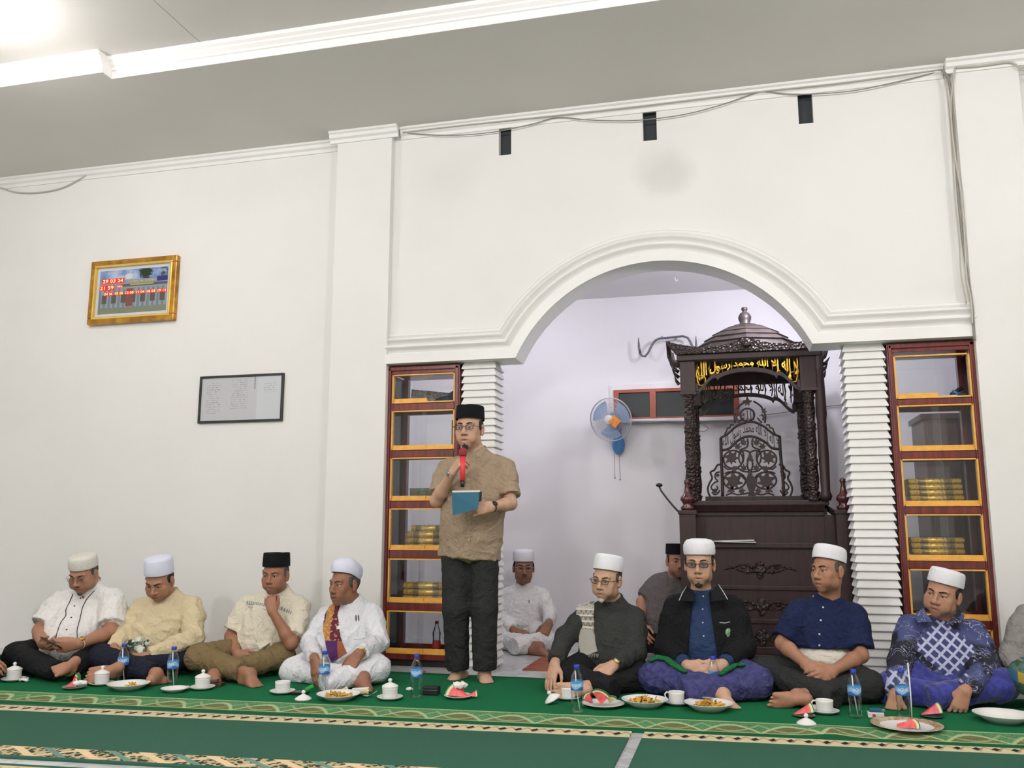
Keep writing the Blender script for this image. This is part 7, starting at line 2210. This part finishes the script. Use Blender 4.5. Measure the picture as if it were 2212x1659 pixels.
BT = {k: make_bottle(k if k != 'no' else None) for k in ('in', 'out', 'no')}
used = set()
def put(proto_key, protos, loc, rz, label):
    p = protos[proto_key]
    o = p if proto_key not in used else copy_tree(p)
    used.add(proto_key)
    o.location = tuple(float(v) for v in loc); o.rotation_euler = (0, 0, rz); o['label'] = label
    return o
for px, py, k, rz, lab in [(263, 1476, 'in', .25, 'water bottle before the man in the cream shirt, beside his cup'), (371, 1485, 'in', -.25, 'water bottle between the man in cream and the khaki trousers'),
                           (699, 1498, 'in', -.15, 'water bottle in front of the old man in the turban'), (899, 1506, 'no', .1, 'full water bottle left of the feet of the standing man'),
                           (1247, 1538, 'in', -.1, 'water bottle nearest the carpet border, left of the watermelon plate'), (1543, 1512, 'in', .05, 'water bottle before the man in the black jacket'),
                           (1849, 1550, 'in', .3, 'water bottle between the man in navy and the batik shirt'), (1953, 1550, 'out', -.2, 'water bottle with an upright straw before the batik shirt')]:
    put(k, BT, G(px, py, ZF), rz, lab)
# cups
def make_cup(lid, handle):
    t = empty('tea_cup', (0, 0, 0), '', 'cup', 'white china cups on saucers')
    MB().lathe([(0, .004), (.030, .004), (.046, .006), (.066, .016), (.070, .019), (.0715, .018), (.064, .011), (.045, .002), (.030, 0), (0, 0)], (0, 0, 0), 36, cap=False).build('saucer', M_CHINA, t)
    MB().lathe([(0, .006), (.030, .006), (.036, .010), (.0405, .022), (.0425, .058), (.043, .066), (.0415, .066), (.0405, .058), (.038, .022), (.03, .012), (0, .010)], (0, 0, 0), 32, cap=False).build('cup_bowl', M_CHINA, t)
    if handle is not None:
        c_, s_ = math.cos(handle), math.sin(handle)
        MB().tube([(r * c_, r * s_, z) for r, z in ((.040, .058), (.052, .060), (.062, .050), (.060, .036), (.050, .024), (.040, .020))], .0042, 8).build('handle', M_CHINA, t)
    if lid:
        l = MB().lathe([(.0445, .066), (.0455, .068), (.042, .074), (.028, .082), (.012, .088), (.009, .090)], (0, 0, 0), 32, cap=False).build('lid', M_CHINA, t)
        MB().lathe([(.008, .088), (.007, .093), (.011, .099), (.011, .104), (.006, .110), (0, .111)], (0, 0, 0), 18, cap=False).build('knob', M_CHINA, l)
    return t
CU = {'lid': make_cup(True, None), 'open': make_cup(False, None), 'hand': make_cup(False, PI * .96)}
for px, py, k, rz, lab in [(29, 1471, 'lid', 0, 'lidded white cup at the left picture edge'), (219, 1480, 'lid', .5, 'lidded white cup before the man in the cream shirt'), (437, 1489, 'lid', 1, 'lidded white cup in front of the khaki trousers'),
                           (610, 1498, 'open', 0, 'open white cup without lid, left of the turbaned man'), (842, 1511, 'lid', 2, 'lidded white cup right of the plate of crisps before the turbaned man'),
                           (1227, 1511, 'open', 0, 'open white cup half hidden behind a bottle, by the bare foot'), (1462, 1522, 'hand', 0, 'white cup with a handle between two bowls of crisps'), (1782, 1541, 'hand', .1, 'white cup with a handle in front of the man in navy')]:
    put(k, CU, G(px, py, ZF), rz, lab)
def make_lid():
    t = empty('cup_lid', (0, 0, 0), '', 'cup lid', 'loose white cup lids')
    MB().lathe([(.0445, 0), (.0465, .002), (.043, .008), (.028, .018), (.012, .026), (.009, .028)], (0, 0, 0), 32, cap=False).build('lid_dome', M_CHINA, t)
    MB().lathe([(.008, .026), (.007, .031), (.011, .037), (.011, .042), (.006, .048), (0, .049)], (0, 0, 0), 18, cap=False).build('knob', M_CHINA, t)
    return t
LD = {'ld': make_lid()}
put('ld', LD, G(655, 1511, ZF), 0, 'loose white cup lid left of the plate of crisps')
put('ld', LD, G(1742, 1564, ZF), 0, 'loose white cup lid on the carpet border before the man in navy')
o = put('ld', LD, G(1194, 1515, ZF + .012), 0, 'loose white cup lid tilted against a saucer by the bare foot'); o.rotation_euler = (rad(10), rad(-28), 0); o.location.z = ZF + .022
# plates and bowls
M_RIMG = pm('gold_brown_rim', 'B98A4A', .25, metal=.3, var=.4, vscale=40, col2='E0D2B4'); M_GLASSG = pm('green_glass_dish', '3E5240', .15, spec=.5)
def dish(name, loc, r, h, label, cat, mat=M_CHINA, rim=None, group=None):
    t = empty(name, tuple(loc), label, cat, group)
    L = loc
    MB().lathe([(0, .005), (r * .55, .005), (r * .72, h * .55), (r * .98, h), (r, h), (r * .985, h - .003), (r * .74, h * .42), (r * .58, .0), (0, 0)], L, 44, cap=False).build('dish_body', mat, t)
    if rim: MB().lathe([(r * .74, h * .62), (r * .97, h + .0012), (r * 1.002, h + .0008)], L, 44, cap=False).build('painted_rim', rim, t)
    return t
CR = pm('yellow_crisps', 'D9AE52', .55, var=.25, vscale=60, col2='BC8E34')
def crisps(loc, r, n_, seed, label, h0=.01, wide_=1.0):
    rn = random.Random(seed); mb = MB()
    for k in range(n_):
        a = rn.uniform(0, 2 * PI); rr = r * math.sqrt(rn.random()) * .8
        c_ = Vector((loc[0] + rr * math.cos(a), loc[1] + rr * math.sin(a) * .8, loc[2] + h0 + rn.uniform(0, .022) * (1 - rr / r)))
        R_ = Euler((rn.uniform(-.9, .9), rn.uniform(-.9, .9), rn.uniform(0, 6))).to_matrix()
        V = []; L = rn.uniform(.016, .026); w = rn.uniform(.007, .012)
        for i in range(5):
            for j in (-1, 0, 1):
                V.append(c_ + R_ @ Vector(((i / 4 - .5) * 2 * L, j * w * (1 - .35 * abs(i - 2) / 2), .006 * math.sin(i * 1.3 + k) - .004 * abs(j))))
        F = [(i * 3 + j, i * 3 + j + 1, (i + 1) * 3 + j + 1, (i + 1) * 3 + j) for i in range(4) for j in range(2)]
        mb.add(V, F, 0, True)
    o = mb.build('banana_crisps', CR, None, loc=tuple(loc), recalc=False)
    return tag(o, label, 'crisps', None, 'stuff')
def P_(px, py): return tuple(float(v) for v in G(px, py, ZF))
q = P_(277, 1489); dish('soup_plate', q, .118, .036, 'white soup plate before the man in the cream shirt', 'plate'); crisps((q[0], q[1] + .01, q[2]), .055, 22, 1, 'few yellow crisps in the plate before the man in cream', .010)
q = P_(731, 1511); dish('soup_plate', q, .118, .034, 'white soup plate of crisps before the turbaned man', 'plate'); crisps(q, .085, 60, 2, 'yellow crisps in the plate before the turbaned man', .016)
q = P_(1393, 1526); dish('soup_plate', q, .122, .040, 'white bowl of crisps left of the cup with a handle', 'plate'); crisps(q, .085, 70, 3, 'yellow crisps in the bowl left of the handled cup', .024)
q = P_(1531, 1534); dish('soup_plate', q, .125, .040, 'white bowl of crisps right of the cup with a handle', 'plate'); crisps(q, .09, 70, 4, 'yellow crisps in the bowl right of the handled cup', .024)
t = empty('spoon', P_(1490, 1520), 'steel spoon resting on the rim of the right bowl of crisps', 'spoon')
b_ = np.array(P_(1508, 1526)); MB().tube([b_ + [-.09, .03, .036], b_ + [-.03, .03, .046], b_ + [.02, .02, .044]], [.002, .0026, .004], 6).build('handle', M_STEEL, t); MB().ball(b_ + [.045, .015, .045], (.03, .02, .006)).build('spoon_bowl', M_STEEL, t)
q = P_(377, 1494); dish('small_dish', q, .076, .022, 'empty white dish left of the lidded cup by the khaki trousers', 'dish')
dish('soup_plate', P_(2168, 1559), .135, .040, 'empty white bowl cut by the right picture edge', 'plate')
q5 = P_(1959, 1573); dish('dinner_plate', q5, .158, .020, 'large white plate with a gold-brown rim before the batik shirt', 'plate', rim=M_RIMG)
q4 = P_(1303, 1526); dish('dinner_plate', q4, .112, .020, 'white plate of watermelon slices right of the tall bottle', 'plate')
q1 = P_(160, 1488); dish('small_dish', q1, .066, .016, 'glass dish of watermelon before the man at the far left', 'dish', pm('grey_glass_dish', '8E9C92', .15))
q2 = P_(990, 1508); dish('small_dish', q2, .078, .018, 'white dish under pink watermelon and tissue, by the standing man', 'dish')
q3 = P_(1736, 1548); dish('small_dish', q3, .055, .010, 'green glass dish with a watermelon slice before the man in navy', 'dish', M_GLASSG)
q6 = P_(2013, 1549); dish('small_dish', q6, .055, .010, 'green glass dish with a watermelon slice before the batik shirt', 'dish', M_GLASSG)
# watermelon
M_MELON = pm('watermelon_flesh', 'DA4A4C', .35, var=.25, vscale=45, col2='E8706C'); M_RIND = pm('pale_rind', 'D9D9A8', .4); M_SKINM = pm('green_rind', '3E6A34', .4)
def melon(c, ux, uz, R, th, a0, a1, label, flesh=M_MELON):
    """slice: a sector of a disc with rind layers; ux, uz span the sector, th is the thickness vector"""
    c, ux, uz, th = (np.array(v, float) for v in (c, ux, uz, th))
    t = empty('watermelon_slice', tuple(c), label, 'watermelon')
    def sector(r0, r1, nm, mat):
        N = 12; V = []
        ang = [a0 + (a1 - a0) * i / N for i in range(N + 1)]
        outer_ = [c + (ux * math.cos(a) + uz * math.sin(a)) * r1 for a in ang]
        inner_ = [c + (ux * math.cos(a) + uz * math.sin(a)) * r0 for a in ang]
        if r0 < 1e-4: loop = [c] + outer_
        else: loop = inner_[::-1] + outer_
        m = len(loop); V = loop + [v + th for v in loop]
        F = []
        if r0 < 1e-4:
            for i in range(1, m - 1): F.append((0, i, i + 1)); F.append((m, m + i + 1, m + i))
        else:
            for i in range(N):
                F.append((N - i, N - i - 1, N + 2 + i, N + 1 + i)); F.append((m + N + 1 + i, m + N + 2 + i, m + N - i - 1, m + N - i))
        for i in range(m): F.append((i, (i + 1) % m, (i + 1) % m + m, i + m))
        MB().add(V, F).build(nm, mat, t, bevel=.0)
    sector(0, R * .84, 'flesh', flesh); sector(R * .84, R * .95, 'white_rind', M_RIND); sector(R * .95, R, 'green_rind', M_SKINM)
    return t
zt = .018
melon((q4[0] - .005, q4[1] - .03, ZF + .012), (-.6, 0, 1), (.8, .0, .35), .072, (.0, .03, .0), -.15, 1.25, 'big red watermelon slice standing on the plate by the tall bottle')
melon((q4[0] - .06, q4[1] + .02, ZF + .012), (-.9, 0, .4), (.2, 0, .9), .055, (.0, .02, 0), -.1, 1.0, 'small watermelon slice behind the big one on the plate')
melon((q4[0] + .035, q4[1] + .005, ZF + .016), (.5, -.2, .5), (-.6, 0, .3), .06, (.0, .018, .006), -.2, 1.1, 'eaten pale watermelon rind on the plate by the tall bottle', pm('pale_melon_flesh', 'C9BE86', .4))
melon((q1[0] - .05, q1[1] - .015, ZF + .012), (1, -.1, .1), (.1, .3, .8), .085, (0, .02, .006), -.05, .75, 'front watermelon slice in the far left dish')
melon((q1[0] - .04, q1[1] + .02, ZF + .02), (.8, 0, .5), (-.3, .2, .9), .06, (0, .02, .006), -.3, .8, 'rear watermelon slice in the far left dish')
melon((q2[0] + .065, q2[1] - .02, ZF + .010), (-1, .05, .05), (.1, .2, .7), .14, (0, .022, .004), -.02, .55, 'long front watermelon slice by the standing man')
melon((q2[0] + .02, q2[1] + .02, ZF + .014), (-.8, .0, .4), (.5, .2, .8), .08, (0, .02, .004), -.2, .9, 'raised watermelon slice under the tissue by the standing man')
melon((q2[0] + .05, q2[1] + .0, ZF + .012), (1, -.05, .1), (.1, .2, .7), .06, (0, .018, .004), -.1, .6, 'watermelon tip pointing right from the dish by the standing man')
melon((q3[0] - .045, q3[1], ZF + .008), (1, 0, .35), (-.2, .3, .9), .095, (0, .022, .0), -.2, .30, 'watermelon slice before the man in navy')
melon((q6[0] - .045, q6[1], ZF + .008), (1, 0, .35), (-.2, .3, .9), .095, (0, .022, .0), -.2, .35, 'watermelon slice before the batik shirt')
melon((q5[0] - .05, q5[1] - .045, ZF + .012), (1, .0, .02), (.0, .8, .35), .10, (0, .0, .014), -.1, .5, 'flat watermelon slice on the gold-rimmed plate')
# tissues
M_TISSUE = pm('white_tissue', 'E6E3E2', .9)
def tissue(c, s_, seed, label, lift=.0):
    S_ = SDF(); rn = np.random.RandomState(seed)
    for k in range(4): S_.ell(np.array(c) + rn.uniform(-1, 1, 3) * [s_ * .5, s_ * .4, .0] + [0, 0, s_ * .3], (s_ * .5, s_ * .42, s_ * .32), None, .015)
    V, Q = S_.mesh(.005, disp=folds(seed, .010, .05), floor=c[2])
    o = np_mesh('paper_tissue', V, Q, M_TISSUE); o.location = (0, 0, 0)
    return tag(o, label, 'tissue', 'crumpled tissues')
tissue(P_(52, 1473), .040, 5, 'crumpled tissue right of the cup at the left edge')
tissue((q1[0] + .045, q1[1] + .0, ZF + .02), .048, 6, 'crumpled tissue on the far left watermelon dish')
tissue(P_(404, 1489), .022, 7, 'small crumpled tissue by the empty white dish')
tissue((q2[0] - .005, q2[1] + .02, ZF + .045), .062, 8, 'tissue draped over the watermelon by the standing man')
tissue(P_(889, 1492), .036, 9, 'tissue between the lidded cup and the full bottle')
# tobacco things, wallet, boxes
def slabbox(name, px, py, sx, sy, sz, rz, mat, label, cat, parts=()):
    q = P_(px, py); t = empty(name, q, label, cat); R_ = Matrix.Rotation(rz, 3, 'Z')
    MB().obox((q[0], q[1], q[2] + sz / 2), R_ @ Vector((sx / 2, 0, 0)), R_ @ Vector((0, sy / 2, 0)), (0, 0, sz / 2)).build('case', mat, t, bevel=min(sz, sx, sy) * .12)
    return t, q, R_
t, q, R_ = slabbox('black_wallet', 932, 1500, .088, .065, .045, .05, pm('black_leather', '141416', .5), 'boxy black pouch between the full bottle and the pink watermelon', 'pouch')
MB().obox((q[0], q[1] - .034, q[2] + .028), R_ @ Vector((.044, 0, 0)), (0, .002, 0), (0, 0, .0015)).build('zip', M_STEEL, t)
t, q, R_ = slabbox('cigarette_pack', 1892, 1549, .075, .05, .024, -.05, M_PAPER, 'white cigarette pack under a teal lighter before the batik shirt', 'cigarette pack')
MB().box((q[0] - .018, q[1] - .0275, q[2] + .006), (q[0] - .004, q[1] - .0245, q[2] + .018)).build('red_print', pm('red_print', 'B83A34', .5), t)
tl = empty('lighter', (q[0], q[1], q[2] + .025), 'teal lighter lying on the white cigarette pack', 'lighter')
MB().box((q[0] - .03, q[1] - .01, q[2] + .025), (q[0] + .03, q[1] + .01, q[2] + .042)).build('lighter_body', pm('teal_plastic', '1E5E78', .3), tl, bevel=.003); MB().box((q[0] + .03, q[1] - .009, q[2] + .027), (q[0] + .044, q[1] + .009, q[2] + .040)).build('metal_top', M_STEEL, tl, bevel=.002)
t, q, R_ = slabbox('cigarette_pack', 1754, 1533, .06, .045, .022, .1, M_PAPER, 'white cigarette pack tucked behind the cup of the man in navy', 'cigarette pack')
MB().box((q[0] - .025, q[1] - .026, q[2] + .008), (q[0] + .01, q[1] - .022, q[2] + .014)).build('grey_print', pm('grey_print', '8A8A90', .5), t)
t, q, R_ = slabbox('ashtray', 648, 1500, .085, .06, .016, .1, pm('black_ashtray', '17181A', .3), 'black ashtray left of the bottle before the turbaned man', 'ashtray')
MB().lathe([(.022, .016), (.020, .006), (0, .006)], q, 18, cap=False).build('well', pm('ash_grey', '4A4A4A', .9), t)
tl = empty('lighter', P_(668, 1496), 'green lighter beside the black ashtray', 'lighter'); q = P_(668, 1496)
MB().obox((q[0], q[1], q[2] + .026), (.022, 0, .012), (0, .008, 0), (-.004, 0, .009)).build('lighter_body', pm('green_plastic', '2FB04A', .3), tl, bevel=.003); MB().obox((q[0] - .028, q[1], q[2] + .012), (.008, 0, .004), (0, .007, 0), (-.003, 0, .008)).build('metal_top', M_STEEL, tl)
t = empty('oval_tray', P_(748, 1500), 'dark green tray of rinds behind the plate before the turbaned man', 'tray'); q = P_(748, 1500)
MB().lathe([(0, .004), (.075, .004), (.095, .014), (.097, .013), (.078, 0), (0, 0)], q, 32, cap=False, sx=1.3, sy=.8).build('tray_body', M_GLASSG, t)
melon((q[0] - .05, q[1], q[2] + .006), (1, 0, .1), (0, .5, .4), .06, (0, 0, .012), 0, .8, 'eaten rind lying left on the dark green tray', pm('pale_melon_flesh', 'C9BE86', .4))
melon((q[0] + .09, q[1] - .01, q[2] + .008), (1, 0, .1), (0, .5, .4), .05, (0, 0, .012), 0, .8, 'eaten rind lying right on the dark green tray', pm('pale_melon_flesh', 'C9BE86', .4))
tag(MB().obox((q[0] + .075, q[1] + .02, q[2] + .026), (.045, .01, .003), (-.005, .02, 0), (0, 0, .008)).build('napkin_pack', M_TISSUE, None, bevel=.002, loc=(q[0] + .075, q[1] + .02, q[2] + .015)), 'white napkin pack on the dark green tray', 'napkin')
tsp = empty('spoon', P_(812, 1508), 'steel spoon between the dark green tray and the lidded cup', 'spoon'); q = np.array(P_(808, 1506))
MB().tube([q + [.02, .0, .035], q + [0, 0, .022], q + [-.02, -.01, .010]], [.002, .003, .004], 6).build('handle', M_STEEL, tsp); MB().ball(q + [-.04, -.012, .008], (.025, .016, .006)).build('spoon_bowl', M_STEEL, tsp)
t, q, R_ = slabbox('brown_wallet', 463, 1482, .10, .07, .02, .2, pm('brown_leather', '4A3428', .6), 'brown leather wallet behind the lidded cup by the khaki trousers', 'wallet')
MB().obox((q[0] - .01, q[1], q[2] + .028), R_ @ Vector((.03, 0, .004)), R_ @ Vector((0, .02, 0)), (0, 0, .007)).build('flap', pm('tan_leather', '6B5644', .6), t, bevel=.002)
t, q, R_ = slabbox('small_red_box', 913, 1451, .035, .02, .02, .1, pm('red_card_box', 'B0443E', .5), 'tiny red packet on the marble edge behind the full bottle', 'packet')
MB().obox((q[0] + .03, q[1], .012), (.012, 0, 0), (0, .01, 0), (0, 0, .009)).build('grey_end', M_CABLED, t)
t.location.z = 0.0
for ch in t.children: ch.location.z += 0
tag(MB().obox((G(1662, 1491, .004)[0], G(1662, 1491, .004)[1], ZF + .006), (.05, 0, 0), (0, .012, 0), (0, 0, .005)).build('paper_strip', M_PAPER, None, loc=P_(1662, 1491)), 'white paper strip on the carpet left of the man in navy', 'paper')
